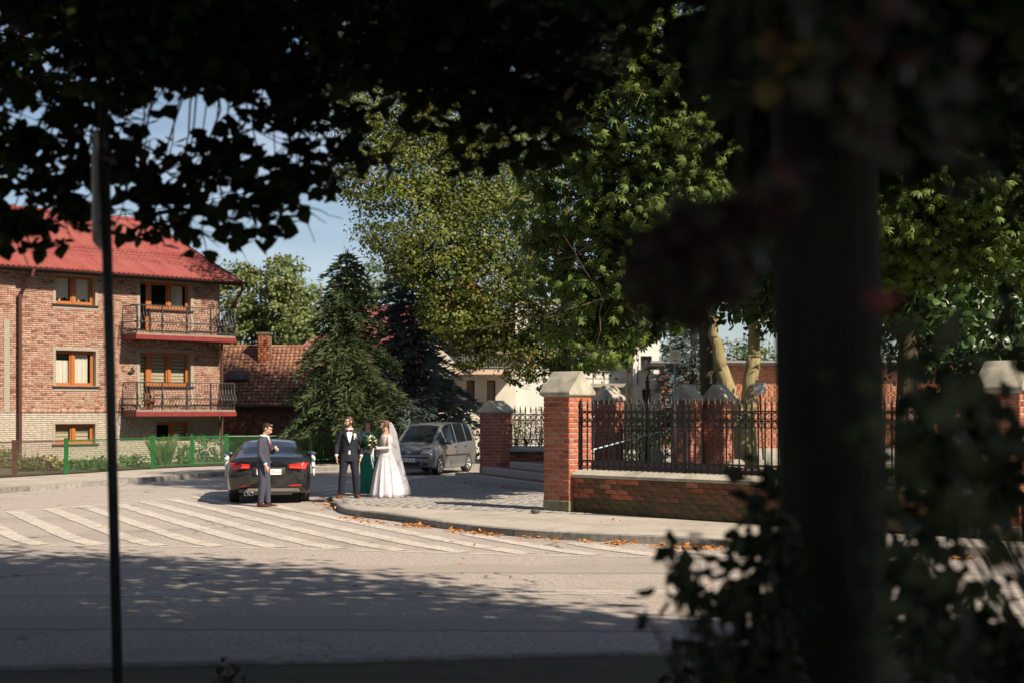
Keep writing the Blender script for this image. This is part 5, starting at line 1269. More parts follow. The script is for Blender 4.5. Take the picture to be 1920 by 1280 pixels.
# near hanging twig left of the trunk, well out of focus
shrubpx('hanging_bough', 'blurred dark reddish bough hanging close in front, left of the thick trunk', (.62, 3.1, 4.0),
        [(x, y, Y*.78, a*.78, b*.78, int(n*1.5)) for x, y, Y, a, b, n in ((1255,450,3.0,.04,.045,12),(1300,455,3.0,.085,.08,46),(1355,450,3.0,.08,.09,40),(1215,500,3.0,.045,.055,16),(1265,545,3.0,.06,.06,26),(1330,530,3.0,.05,.045,16),(1222,600,3.0,.03,.045,9),(1290,595,3.0,.025,.035,6),(1420,430,3.1,.05,.07,22),(1465,350,3.1,.03,.08,10),(1180,530,3.0,.03,.045,5),(1540,60,3.1,.12,.10,12),(1540,180,3.1,.08,.10,10),(1700,120,3.1,.18,.12,16),(1790,250,3.2,.08,.10,12),(1800,320,3.2,.04,.05,5),(1620,250,3.1,.06,.08,7))],
        leafmat('maroon_leaf', [(.05,.018,.016),(.07,.022,.018),(.05,.05,.03),(.08,.075,.05),(.04,.03,.015)], .15), .052, HEART, cat='branch', stems=1, sr=.003)
shrubpx('hanging_twig', 'few ochre autumn leaves hanging close above the dark bough', (.62, 3.3, 3.9),
        [(1430,160,3.2,.03,.02,3),(1520,120,3.2,.08,.06,4),(1480,90,3.2,.07,.06,3),(1640,190,3.2,.05,.05,2)],
        leafmat('ochre_leaf', [(.20,.12,.03),(.16,.12,.03),(.18,.09,.03)], .3), .06, HEART, cat='branch', stems=1, sr=.002)
fl = thing('rose_bloom', 'blurred dusky pink bloom near the right edge of the trunk', 'flower', at(1655,590,2.3)[:])
part('stem', MB().tube([(0,0,-.02),(.01,.01,-.12),(0,.03,-.3),(.02,.1,-.62)], .004, 5), M['twig'], fl)
for k in range(9):
    a = k*2.4; r_ = .018+.002*k
    pm = MB(); vs = [(0,0,0)]
    for i in range(5):
        b = a-.55+1.1*i/4; vs.append((math.cos(b)*r_*.6, math.sin(b)*r_*.6, .012)); vs.append((math.cos(b)*r_*1.15, math.sin(b)*r_*1.15, .038-.002*k))
    pm.add(vs, [(0,1+2*i,3+2*i) for i in range(4)]+[(1+2*i,2+2*i,4+2*i,3+2*i) for i in range(4)])
    part('petal', pm, mat('rose_petal', (.40,.10,.10), (.32,.075,.08), 20, .6), fl, True)
# low weeds on the verge edge
bush('verge_weed', 'small leafy weed on the near verge at the bottom edge', gnd(435,1292,.1)[:], [((0,0,.10),(.10,.08,.09),46)], M['vine_leaf'], .05, 'plant', None, OVAL, .004)
bush('verge_weed', 'low leafy weed on the near verge left of the thick trunk', gnd(1330,1300,.1)[:], [((0,0,.14),(.35,.2,.14),120)], M['vine_leaf'], .06, 'plant', None, OVAL, .005)
# ---- sign post in the left foreground, its plate nearly edge on -------------------------
pb = at(223.5, 1290, 8.4); ptop = at(196, 180, 8.4)
sp = thing('sign_post', 'dark slim road sign post in the left foreground seen edge on', 'sign', (pb.x, pb.y, .1))
d = Vector((ptop.x-pb.x, 0, ptop.z-pb.z)); k = (4.6-.1)/(ptop.z-pb.z)
def on(z): return Vector((0,0,0))+Vector((d.x*(z)/(ptop.z-pb.z)-(pb.z-.1)*d.x/(ptop.z-pb.z)*0, 0, z))
part('post', MB().tube([on(-.2), on(4.5)], .031, 12).tube([on(-.1), on(.35)], .036, 12), M['blackpole'], sp, True)
pz = at(195, 360, 8.4).z-.1; q = on(pz)
plate = MB(); n = 28; poly = []
w_, h_ = .30, .33
for i in range(n):
    a = 2*math.pi*i/n; c_, s_ = math.cos(a), math.sin(a); e = .28
    poly.append((math.copysign(abs(c_)**e, c_)*w_, math.copysign(abs(s_)**e, s_)*h_))
plate.extrude([(x, 0, z) for x, z in poly], (0, .012, 0))
po = part('sign_plate', plate, M['steel'], sp); po.location = (q.x-.045, -.01, q.z); po.rotation_euler = (0, 0, R(-80))
fb = part('sign_bracket', MB().box(-.02,.05,-.045,.045,-.2,-.17).box(-.02,.05,-.045,.045,.17,.2), M['blackpole'], sp); fb.location = (q.x, 0, q.z)
# ---- street furniture -------------------------------------------------------------------
p = gnd(1266,856,.12); Yq = 35.0
p = at(1266,768,Yq)
sg = thing('sign_post', 'white information sign with an orange arrow on a thin grey post', 'sign', (p.x, Yq, .12))
top = at(1266,655,Yq).z-.12; bot = at(1266,681,Yq).z-.12
part('post', MB().tube([(0,.02,0),(0,.02,top)], .03, 10), M['steel'], sg, True)
M['signwhite'] = mat('sign_white', (.68,.67,.64), None, rough=.5); M['signgrey'] = mat('sign_print', (.30,.30,.31), None); M['signorange'] = mat('sign_orange', (.62,.22,.03), None)
pl = part('sign_plate', MB().bevbox(-.135,.135,-.012,.0,bot,top,.004), M['signwhite'], sg)
mb = MB()
for i,(a,b) in enumerate(((-.06,.05),(-.09,.085),(-.075,.08),(-.04,.05))):
    z = top-.06-i*.045; x = a
    while x < b: mb.box(x, x+.022, -.015,-.0125, z-.014, z+.010); x += .032
part('print', mb, M['signgrey'], pl)
zc = bot+.075; mb = MB().extrude([(-.06,-.0152,zc-.014),(.02,-.0152,zc-.014),(.02,-.0152,zc-.034),(.07,-.0152,zc),(.02,-.0152,zc+.034),(.02,-.0152,zc+.014),(-.06,-.0152,zc+.014)], (0,.0025,0))
part('arrow', mb, M['signorange'], pl)
p = at(1419,800,42); ib_ = thing('info_board', 'small grey notice board on a leaning dark post behind the fence', 'sign', (p.x+.1, 42, .12))
z0, z1 = at(1419,738,42).z-.12, at(1419,717,42).z-.12
part('post', MB().tube([(.12,.02,0),(-.02,.02,z1)], .028, 8), M['iron'], ib_)
pb_ = part('board', MB().bevbox(-.2,.17,-.02,.0,z0,z1,.004), mat('board_face', (.40,.41,.44), (.44,.45,.48), 9, .5), ib_)
mb = MB()
for i in range(6):
    x = -.16
    while x < .13: w = random.uniform(.012,.035); mb.box(x, min(x+w,.14), -.0235,-.0205, z1-.05-i*.042-.007, z1-.05-i*.042+.005); x += w+.012
part('print', mb, M['signgrey'], pb_)
# concrete utility pole with ladder openings
p = at(1180,768,62); up = thing('utility_pole', 'pale concrete utility pole with ladder openings before the pale house', 'pole', (p.x, 62, .05))
H = 9.0; mb = MB()
for s in (-1, 1): mb.box(s*.115-.045, s*.115+.045, -.10, .10, 0, H)
z = .5
while z < H: mb.box(-.069,.069,-.06,.06,z,z+.16); z += .62
part('pole_shaft', mb, M['concrete'], up)
part('crossarm', MB().box(-.9,.9,-.04,.04,H-.6,H-.5), M['steel'], up)
for i in range(4): part('insulator', MB().lathe([(.02,H-.5),(.05,H-.46),(.04,H-.38),(.015,H-.34)], 8, (-.75+i*.5,0,0)), M['plasterw'], up)
# power lines
def wire(name, label, a, b, sag, r, m, lines=1, dz=.12, dx=.0):
    mb = MB()
    for i in range(lines):
        pts = []
        for k in range(15):
            f = k/14; q = Vector(a).lerp(Vector(b), f); pts.append((q.x+dx*i, q.y, q.z-sag*4*f*(1-f)-dz*i))
        mb.tube(pts, r, 4)
    o = part(name, mb, m); return tag(o, label, 'cable')
cab = mat('cable', (.03,.03,.03), None); cabl = mat('bright_cable', (.35,.34,.32), None, rough=.5, metal=.3)
wire('power_line', 'single dark overhead cable crossing before the red roof', at(-700,500,47), at(620,330,52), .5, .012, cab)
wire('power_line', 'bundle of pale overhead cables running past the spruces', at(745,541,74), (p.x-.75,62,9.1), .6, .012, cabl, 4, .10, .1)
ru = thing('roof_mast', 'short cable mast on the wine red roof', 'mast', at(745,550,74)[:]); part('tube', MB().tube([(0,0,-1),(0,0,1.6)], .03, 6).box(-.4,.4,-.02,.02,1.3,1.36), M['steel'], ru)
# grave lamp post / iron cross and barrier tape
p = at(1214,768,38); lp = thing('lantern_post', 'dark slender post with a curled finial behind the fence', 'post', (p.x, 38, .12))
zt = at(1214,700,38).z-.12
part('shaft', MB().tube([(0,0,0),(0,0,zt-.2)], [.07,.05], 10), M['iron'], lp, True)
part('finial', MB().tube([(0,0,zt-.22),(0,0,zt-.05),(.03,0,zt),(.06,0,zt+.04),(.05,0,zt+.09),(.01,0,zt+.10)], .018, 7).ell((0,0,zt-.2),(.06,.06,.05)).ell((0,0,zt-.1),(.04,.04,.04)), M['iron'], lp, True)
a, b = at(1112,842,29.5), at(1238,808,36)
bt = thing('barrier_rope', 'blue and white barrier rope slanting behind the iron fence', 'rope', a[:])
for i in range(26):
    q0, q1 = (b-a)*(i/26), (b-a)*((i+.97)/26)
    part('blue_band' if i % 2 else 'white_band', MB().tube([q0, q1], .014, 6), mat('rope_blue', (.10,.30,.45), None) if i % 2 else mat('rope_white', (.5,.55,.6), None), bt)
# headstones and kerbs in the churchyard
for i,(x,y,Y,w,h) in enumerate(((1380,815,40,.5,.55),(1440,812,41,.55,.5),(1225,835,42,.6,.8))):
    q = at(x,y,Y); t = thing('headstone', ['pale low stone at the foot of the forked trunk','pale low stone close to the dark trunk edge','small pale stone between fence bars near the gate'][i], 'stone', (q.x,Y,.12))
    part('slab', MB().prism([(-w/2,-.06),(w/2,-.06),(w/2,.06),(-w/2,.06)],0,h*.85).extrude([(-w/2,-.06,h*.85),(w/2,-.06,h*.85),(w*.25,-.06,h),(-w*.25,-.06,h)],(0,.12,0)), M['capstone'], t); part('plinth', MB().bevbox(-w*.65,w*.65,-.14,.14,0,.12,.01), M['stair'], t)
# ---- wire fence before the brick house -------------------------------------------------
fpts = [(-19.5,30.6,'b'),(-16.9,35.5,'b')]
def fpx(x, y): g = gnd(x, y, .16); return g
pa, pb2, pc2, pd, pe, pf, pg = fpx(27,892), fpx(124,887), fpx(286,877), fpx(360,873), fpx(425,870.5), fpx(583,868), fpx(645,866.5)
def chain_panel(parent, a, b, h, m, frame):
    d = (b-a); L = Vector((d.x,d.y,0)).length; t = Vector((d.x/L,d.y/L,0)); mb = MB(); s = .075; r_ = .0035
    nrm = Vector((-t.y, t.x, 0))
    def seg(u0,z0,u1,z1,off):
        p0 = a+t*u0+nrm*off; p1 = a+t*u1+nrm*off; v = []
        for p, z in ((p0,z0),(p1,z1)):
            v += [(p.x,p.y,a.z+z+r_),(p.x+nrm.x*r_,p.y+nrm.y*r_,a.z+z-r_),(p.x-nrm.x*r_,p.y-nrm.y*r_,a.z+z-r_)]
        mb.add(v, [(0,1,4,3),(1,2,5,4),(2,0,3,5)])
    u = -h
    while u < L:
        for sg in (1,-1):
            u0, u1, z0, z1 = u, u+h, (.06 if sg > 0 else h), (h if sg > 0 else .06)
            if u0 < 0: f = -u0/h; z0 = z0+(z1-z0)*f; u0 = 0
            if u1 > L: f = (L-u0)/(u1-u0); z1 = z0+(z1-z0)*f; u1 = L
            seg(u0,z0,u1,z1,.004*sg)
        u += s
    o = part('wire_mesh', mb, m, parent); o['kind'] = 'stuff'
    if frame:
        part('rail', MB().tube([a+Vector((0,0,h)), b+Vector((0,0,h))], .022, 8), frame, parent); part('rail', MB().tube([a+Vector((0,0,.07)), b+Vector((0,0,.07))], .018, 8), frame, parent)
    else: part('tension_wire', MB().tube([a+Vector((0,0,h)), b+Vector((0,0,h))], .007, 5), m, parent)
gf = thing('wire_fence', 'green framed wire mesh fence in front of the brick house', 'fence')
for a, b in ((pb2,pc2),(pc2,pd),(pd,pe),(pe,pf)): chain_panel(gf, a, b, .98, M['wire'], M['green'] if a is not pb2 else None)
part('rail', MB().tube([pb2+Vector((0,0,.98)), pc2+Vector((0,0,.98))], .02, 8), M['green'], gf)
for q in (pb2,pc2,pd,pe,pf): part('post', MB().box(-.055,.055,-.045,.045,-.1,1.06).xf(Matrix.Translation(q)), M['green'], gf)
bf = thing('wire_fence', 'brown wire mesh fence left of the first green post', 'fence')
l0 = Vector((-18.6,32.4,.16)); chain_panel(bf, l0, pa, .98, M['wirebrown'], None); chain_panel(bf, pa, pb2-Vector((.06,.1,0)), .98, M['wirebrown'], None)
part('rail', MB().tube([l0+Vector((0,0,.98)), pb2+Vector((-.06,-.1,.98))], .016, 7), M['brown'], bf)
for q in (l0,pa): part('post', MB().box(-.06,.06,-.05,.05,-.1,1.04).xf(Matrix.Translation(q)), M['brown'], bf)
rf = thing('bar_fence', 'green fence of thin upright bars behind the groom', 'fence', pf[:], math.atan2(pg.y+3*0-pf.y, pg.x-pf.x))
L = (pg-pf).length+1.2
bmz = MB().tube([(0,0,.10),(0,0,1.08)], .010, 5).mesh('bar', M['green'])
for i in range(int(L/.11)): o = link('bar', bmz, rf); o.location = (.06+i*.11,0,0)
part('rail', MB().box(0,L,-.015,.015,.12,.15).box(0,L,-.015,.015,1.06,1.09), M['green'], rf)
# service rail by the street behind the grey car
sr_ = thing('street_railing', 'thin dark railing along the cream wall behind the grey car', 'railing', at(860,845,52)[:]); sr_.location.z = .13
part('rail', MB().tube([(0,0,1.0),(1.9,.2,1.0)], .02, 6), M['dkframe'], sr_)
bmz = MB().tube([(0,0,0),(0,0,1.0)], .010, 5).mesh('bar', M['steel'])
for i in range(14): o = link('bar', bmz, sr_); o.location = (.05+i*.14,.014*i,0)
# balcony pot, wall ornament
u, z = HP.uv(249,756,-.55); q = Vector((HP.ox+HP.ex*u+HP.ey*.7, HP.oy+HP.ey*u-HP.ex*.7, zs2+.035))
pt = thing('potted_plant', 'terracotta pot with a red plant in the corner of the lower balcony', 'potted plant', q[:])
part('pot', MB().lathe([(.10,0),(.14,.22),(.155,.24),(.155,.27),(.13,.27)], 14), mat('terracotta', (.25,.08,.04), (.30,.11,.06), 9, .8), pt, True)
pp = np.array([[random.gauss(0,.12),random.gauss(0,.1),.38+random.gauss(0,.12)] for _ in range(120)]); add_leaves('foliage', pp, rng.normal(size=(120,3))+[0,0,.6], .09, OVAL, pt, imat('red_plant', [(.22,.04,.03),(.10,.09,.03),(.26,.06,.04)], .6, 'island', transl=.2))
u, z = HP.uv(244,697,0); q = Vector((HP.ox+HP.ex*u+HP.ey*.05, HP.oy+HP.ey*u-HP.ex*.05, z))
orn = thing('wall_ornament', 'small dark metal bird ornament on the brick facade', 'ornament', q[:], R(43))
part('body', MB().ell((0,-.03,0),(.13,.03,.05)).ell((.12,-.03,.06),(.045,.03,.04)), M['iron'], orn, True); part('wing', MB().extrude([(-.05,-.05,.03),(.06,-.05,.04),(.10,-.05,.22),(.02,-.05,.16)],(0,.02,0)), M['iron'], orn)
# stone on the pavement, weeds at the kerb
q = gnd(1004,962,.112); o = part('pebble', MB().ell((0,0,.04),(.09,.07,.05), n=9, m=6), mat('dark_stone', (.05,.045,.04), (.08,.07,.06), 20, .9), None); o.location = q; tag(o, 'dark lone stone on the pavement before the near pillar', 'stone')
# ---------------------------------------------------------------- cars
M['blackpaint'] = mat('black_car_paint', (.008,.008,.009), None, rough=.16, spec=.6, coat=.6)
M['greypaint'] = mat('grey_car_paint', (.19,.195,.21), (.21,.215,.23), 300, .30, metal=.5, spec=.5, coat=.5)
M['cglass'] = glass('car_glass', (.012,.016,.022), .30)
M['rglass'] = glass('rear_glass', (.012,.018,.03), .12)
M['tyre'] = mat('tyre_rubber', (.016,.016,.016), (.03,.028,.026), 20, .9)
M['rim'] = mat('alloy_rim', (.40,.40,.41), None, rough=.3, metal=.8)
M['chrome'] = mat('chrome', (.75,.75,.76), None, rough=.12, metal=1)
M['blackplastic'] = mat('black_plastic', (.018,.018,.019), (.03,.03,.03), 40, .6)
M['greyplastic'] = mat('grey_plastic', (.09,.085,.075), (.12,.11,.10), 30, .6)
M['taillens'] = mat('red_lens', (.42,.012,.014), (.55,.02,.02), 14, .18, coat=.5, stretch=(1,1,6))
M['lamplens'] = mat('clear_lens', (.55,.55,.55), (.25,.25,.26), 12, .1, coat=.8)
M['amber'] = mat('amber_lens', (.55,.18,.06), None, rough=.2)
M['platewhite'] = mat('plate_white', (.72,.72,.72), None, rough=.5)
M['plateblack'] = mat('plate_ink', (.03,.03,.035), None); M['plateblue'] = mat('plate_blue', (.02,.06,.35), None)
M['seat'] = mat('seat_cloth', (.05,.05,.055), (.08,.08,.085), 20, .9)
def text_part(name, body, size, m, parent, loc, rot, align='CENTER', shear=0, ext=.0015):
    cu = bpy.data.curves.new(name, 'FONT'); cu.body = body; cu.size = size; cu.align_x = align; cu.align_y = 'CENTER'; cu.extrude = ext; cu.shear = shear
    ob = bpy.data.objects.new(name+'_tmp', cu); COL.objects.link(ob); dg = bpy.context.evaluated_depsgraph_get(); dg.update()
    me = bpy.data.meshes.new_from_object(ob.evaluated_get(dg)); me.name = name; bpy.data.objects.remove(ob); bpy.data.curves.remove(cu)
    me.materials.clear(); me.materials.append(m); o = link(name, me, parent); o.location = loc; o.rotation_euler = rot; return o
def car(name, label, loc, rotz, stations, wheels, wr, glass_ranges, paint, cat='car', dx=.035, bpillars=(), roof_glass=None):
    """stations: x, z_sill, w_sill, w_mid, z_mid, w_belt, z_belt, w_roof, z_roof, z_top (x forward, y left)"""
    t = thing(name, label, cat, loc, rotz)
    st = np.array(stations, float); xs = np.arange(st[0,0], st[-1,0]+1e-6, dx); xs[-1] = st[-1,0]
    D = np.stack([np.interp(xs, st[:,0], st[:,k]) for k in range(10)], 1)
    for _ in range(2):
        E = D.copy(); E[1:-1,1:] = .25*D[:-2,1:]+.5*D[1:-1,1:]+.25*D[2:,1:]; D = E
    rowsP = []; NS, NG, NR = 9, 5, 6
    for r in D:
        x, zs, ws, wm, zm, wb_, zb_, wr_, zr_, zt = r
        za = zs
        for wx in wheels:
            d = abs(x-wx); A = wr+.055
            if d < A: za = max(za, wr+math.sqrt(A*A-d*d))
        za = min(za, zb_-.06); zu = zs+.02
        half = [(0,zu),(ws-.30,zu),(ws-.28,max(za-.0,zu+.005))]
        for k in range(NS):
            z = za+(zb_-za)*k/(NS-1)
            if z < zm: f = (z-zs)/max(.01,zm-zs); w = ws+(wm-ws)*math.sin(max(0,min(1,f))*math.pi/2)
            else: f = (z-zm)/max(.01,zb_-zm); w = wm+(wb_-wm)*(1-math.cos(max(0,min(1,f))*math.pi/2))
            half.append((w,z))
        for k in range(1,NG+1):
            f = k/NG; half.append((wb_+(wr_-wb_)*(f**1.12)-.004*0, zb_+(zr_-zb_)*f))
        for k in range(1,NR+1):
            f = k/NR; half.append((wr_*(1-f), zr_+(zt-zr_)*math.sin(f*math.pi/2)**.9))
        rowsP.append([(x,y,z) for y,z in half])
    nh = len(rowsP[0]); V = []; full = 2*nh-1
    for row in rowsP: V += row+[(x,-y,z) for (x,y,z) in reversed(row[:-1])]
    # drop the doubled bottom centre point: keep ring open at the belly
    groups = {'body': [], 'windscreen': [], 'rear_window': [], 'side_window': []}
    n = len(rowsP); j_g0 = 3+NS-1; j_g1 = j_g0+NG
    def cls(i, j):
        x = (xs[i]+xs[i+1])/2; jj = j if j < nh-1 else full-2-j
        if j_g0 <= jj < j_g1:
            for a, b in glass_ranges['side']:
                if a < x < b and D[i,8]-D[i,6] > .09 and jj >= j_g0 and not (jj == j_g1-1 and False): return 'side_window'
        if jj >= j_g1:
            if glass_ranges['front'][0] < x < glass_ranges['front'][1] and jj > j_g1-1+glass_ranges.get('inset',0): return 'windscreen'
            if glass_ranges['rear'] and glass_ranges['rear'][0] < x < glass_ranges['rear'][1] and jj > j_g1-1+glass_ranges.get('inset',0): return 'rear_window'
        return 'body'
    for i in range(n-1):
        for j in range(full-1): groups[cls(i,j)].append((i*full+j, i*full+j+1, (i+1)*full+j+1, (i+1)*full+j))
    groups['body'] += [tuple(reversed(range(full))), tuple((n-1)*full+j for j in range(full))]
    bvh = BVHTree.FromPolygons([Vector(v) for v in V], [f for g in groups.values() for f in g])
    body = None
    for g, fs in groups.items():
        if not fs: continue
        if g == 'side_window':
            L = [f for f in fs if V[f[0]][1] > 0]; Rr = [f for f in fs if V[f[0]][1] <= 0]; sets = [L, Rr]
        else: sets = [fs]
        for s in sets:
            used = sorted({i for f in s for i in f}); mp = {a:b for b,a in enumerate(used)}
            mb = MB().add([V[i] for i in used], [tuple(mp[i] for i in f) for f in s])
            o = part(g, mb, paint if g == 'body' else (M['rglass'] if g == 'rear_window' else M['cglass']), t, True)
            bm = bmesh.new(); bm.from_mesh(o.data); bmesh.ops.recalc_face_normals(bm, faces=bm.faces[:]); bm.to_mesh(o.data); bm.free()
            if g == 'body':
                body = o
    ww = D[np.argmin(abs(xs)),2]
    for wx in wheels:
        for sg in (1,-1):
            w = thing_part('wheel', t, (wx, sg*(ww-.115), wr))
            part('tyre', MB().lathe([(wr-.10,-.10),(wr-.03,-.108),(wr-.004,-.085),(wr,0),(wr-.004,.085),(wr-.03,.108),(wr-.10,.10)], 30, axis='y', cap=False), M['tyre'], w, True)
            rm = MB().lathe([(.02,.055),(.07,.06),(.075,.05)], 14, axis='y')
            rr = wr-.10
            rm.lathe([(rr-.03,.03),(rr-.02,.095),(rr+.004,.10),(rr+.004,-.10),(rr-.02,-.095)], 28, axis='y', cap=False)
            for k in range(5):
                a = k*2*math.pi/5
                for da in (-.13,.13):
                    p0 = (math.cos(a)*.06,.05,math.sin(a)*.06); p1 = (math.cos(a+da)*(rr-.015),.075,math.sin(a+da)*(rr-.015)); rm.tube([p0,p1], [.024,.02], 6)
            o = part('rim', rm, M['rim'], w, True); dd = part('brake_disc', MB().lathe([(.0,.0),(rr-.03,.0),(rr-.03,.02),(.0,.02)], 20, axis='y'), M['blackplastic'], w)
            if sg < 0: o.rotation_euler = (0,0,math.pi); dd.rotation_euler = (0,0,math.pi)
    # dark interior with seats
    inn = part('cabin_floor', MB().box(-1.5,1.1,-ww+.2,ww-.2,.36,.42), M['blackplastic'], t)
    return t, bvh, D, xs, body
def thing_part(name, parent, loc):
    o = bpy.data.objects.new(name, None); COL.objects.link(o); o.parent = parent; o.location = loc; o.empty_display_size = .1; return o
def conform(name, bvh, axis, quad, off, m, parent, n=(10,4), thick=.012, label=None):
    """a patch wrapped on the body: quad of four (a,b) corners seen along axis ('-x','+x','+y','-y')"""
    sgn = 1 if axis[0] == '+' else -1; G = []
    for i in range(n[0]+1):
        row = []
        for j in range(n[1]+1):
            f, g = i/n[0], j/n[1]; q = [np.array(p) for p in quad]; ab = (q[0]*(1-f)+q[1]*f)*(1-g)+(q[3]*(1-f)+q[2]*f)*g
            if axis[1] == 'x': o, d = Vector((sgn*5, ab[0], ab[1])), Vector((-sgn,0,0))
            elif axis[1] == 'y': o, d = Vector((ab[0], sgn*5, ab[1])), Vector((0,-sgn,0))
            else: o, d = Vector((ab[0], ab[1], 5)), Vector((0,0,-1))
            h, nn, _, _ = bvh.ray_cast(o, d)
            if h is None: h, nn, _, _ = bvh.find_nearest(o+d*3)
            nn = nn if nn.dot(d) < 0 else -nn
            row.append((h+nn*off, h-nn*thick))
        G.append(row)
    mb = MB(); nj = n[1]+1
    V = [p[0] for r in G for p in r]+[p[1] for r in G for p in r]; N = len(G)*nj; fs = []
    for i in range(n[0]):
        for j in range(n[1]): a = i*nj+j; fs.append((a,a+nj,a+nj+1,a+1))
    rim = [i*nj for i in range(n[0]+1)]+[n[0]*nj+j for j in range(1,nj)]+[i*nj+nj-1 for i in range(n[0]-1,-1,-1)]+[j for j in range(nj-2,0,-1)]
    for a, b in zip(rim, rim[1:]+rim[:1]): fs.append((a,b,b+N,a+N))
    o = part(name, mb.add(V, fs), m, parent, True)
    bm = bmesh.new(); bm.from_mesh(o.data); bmesh.ops.recalc_face_normals(bm, faces=bm.faces[:]); bm.to_mesh(o.data); bm.free()
    if label: o['label'] = label
    return o
# ---- black saloon, tail towards the viewer
BS = [(-2.33,.36,.66,.74,.58,.70,.86,.52,.90,.92),(-2.29,.29,.76,.84,.60,.80,.93,.60,.985,1.0),(-2.20,.235,.82,.885,.62,.845,.955,.64,1.015,1.035),(-2.05,.225,.86,.908,.64,.862,.965,.66,1.035,1.06),(-1.85,.22,.88,.915,.66,.868,.975,.655,1.075,1.10),
      (-1.40,.2,.89,.915,.66,.868,.98,.61,1.20,1.245),(-.95,.19,.89,.912,.66,.866,.98,.58,1.30,1.345),(-.5,.19,.89,.91,.66,.865,.975,.565,1.335,1.38),(0,.19,.89,.91,.66,.865,.97,.565,1.345,1.39),(.45,.19,.89,.91,.66,.865,.965,.565,1.32,1.37),
      (.75,.19,.89,.91,.66,.865,.96,.58,1.22,1.28),(1.25,.2,.89,.91,.66,.865,.95,.66,.99,1.03),(1.75,.21,.88,.905,.64,.83,.89,.60,.92,.945),(2.1,.22,.82,.86,.6,.74,.80,.5,.83,.85),(2.27,.28,.70,.74,.52,.60,.68,.4,.70,.72),(2.31,.34,.6,.64,.5,.52,.62,.3,.63,.64)]
hd_ = math.atan2(31.0+2.3, -5.27-.45)         # heading: away from the viewer
hd_ = math.radians(90+9.0)
cx, cy_ = -5.28-.39, 31.1+2.25
bmw, bv, D, xs, body = car('black_car', 'glossy black saloon parked tail first with ribbons on its doors', (cx, cy_, 0), hd_, BS, (-1.40,1.41), .33, {'side':[(-1.55,.42),(-.0,1.05)],'front':(.5,1.22),'rear':(-2.06,-.92),'inset':1}, M['blackpaint'])
for sg in (1,-1):
    conform('tail_light', bv, '-x', [(sg*.42,.775),(sg*.80,.75),(sg*.84,.905),(sg*.42,.865)], .012, M['taillens'], bmw, (14,5), .02)
    tl = conform('tail_light', bv, '-x', [(sg*.44,.80),(sg*.79,.775),(sg*.79,.795),(sg*.44,.82)], .016, mat('lamp_glow_strip', (.60,.10,.06), None, rough=.3), bmw, (12,1), .01)
    tl.name = 'light_strip'
    tl = conform('light_strip', bv, '-x', [(sg*.60,.825),(sg*.80,.83),(sg*.82,.85),(sg*.62,.84)], .016, M['amber'] if 0 else _mats['lamp_glow_strip'], bmw, (8,1), .01)
    conform('reflector', bv, '-x', [(sg*.42,.385),(sg*.70,.40),(sg*.70,.425),(sg*.42,.41)], .008, M['taillens'], bmw, (6,1))
    ml = thing_part('wing_mirror', bmw, (.78, sg*.98, 1.0))
    part('mirror_shell', MB().ell((0,0,0),(.07,.13,.075), n=14, m=9).tube([(.02,-sg*.12,-.03),(.03,-sg*.02,-.02)], .025, 6), M['blackpaint'], ml, True)
    part('mirror_glass', MB().ell((-.045,0,0),(.035,.115,.06), n=14, m=7), mat('mirror_glass', (.45,.52,.54), None, rough=.06, metal=1), ml, True)
    for x_ in (.05,-.85): part('door_handle', MB().ell((x_,sg*.91,.84),(.10,.025,.018), n=10, m=6), M['blackpaint'], bmw, True)
    for x_ in (-.42,): part('pillar_trim', MB().box(x_-.05,x_+.05,sg*.87-.012,sg*.87+.0,.97,.99), M['blackplastic'], bmw)
part('rear_valance', MB().add([], []) if 0 else MB().bevbox(-2.325,-2.2,-.66,.66,.245,.345,.03), M['greyplastic'], bmw)
part('valance_lip', MB().bevbox(-2.30,-2.1,-.5,.5,.19,.25,.02), M['blackplastic'], bmw)
part('number_plate', MB().bevbox(-2.345,-2.325,-.265,.265,.64,.765,.004), M['platewhite'], bmw)
pl = [o for o in children(bmw) if o.name.startswith('number_plate')][0]
text_part('lettering', 'Młoda Para', .098, M['plateblack'] if 0 else mat('plate_script', (.30,.16,.14), None), pl, (-2.348, 0, .70), (R(90), 0, R(-90)), shear=.25)
conform('plate_recess', bv, '-x', [(-.36,.60),(.36,.60),(.36,.80),(-.36,.80)], .004, M['blackplastic'], bmw, (6,3))
part('badge', MB().lathe([(.0,-2.333),(.042,-2.333),(.044,-2.325),(.044,-2.3)], 18, (0,0,.925), 'x'), M['chrome'], bmw, True)
part('trunk_seam', MB().tube([(-2.335,-.40,.93),(-2.338,-.40,.80),(-2.345,-.38,.60),(-2.345,.38,.60),(-2.338,.40,.80),(-2.335,.40,.93)], .006, 5), M['blackplastic'], bmw)
for y_ in (.385,.49): part('exhaust_pipe', MB().lathe([(.034,-2.34),(.044,-2.35),(.046,-2.33),(.044,-2.1)], 16, (0,y_,.225), 'x', False), M['chrome'], bmw, True)
part('exhaust_shadow', MB().lathe([(.0,-2.28),(.04,-2.28)], 12, (0,.385,.225), 'x').lathe([(.0,-2.28),(.04,-2.28)], 12, (0,.49,.225), 'x'), M['blackplastic'], bmw)
for y_ in (.36,-.36):
    part('rear_seat', MB().bevbox(-1.25,-1.1,y_-.28,y_+.28,.45,.98,.04).bevbox(-1.2,-1.12,y_-.13,y_+.13,1.0,1.12,.03), M['seat'], bmw)
    part('front_seat', MB().bevbox(-.25,-.1,y_-.25,y_+.25,.45,1.0,.04).bevbox(-.22,-.12,y_-.12,y_+.12,1.02,1.18,.03), M['seat'], bmw)
part('high_brake_light', MB().box(-.985,-.965,-.14,.14,1.29,1.305), M['taillens'], bmw)
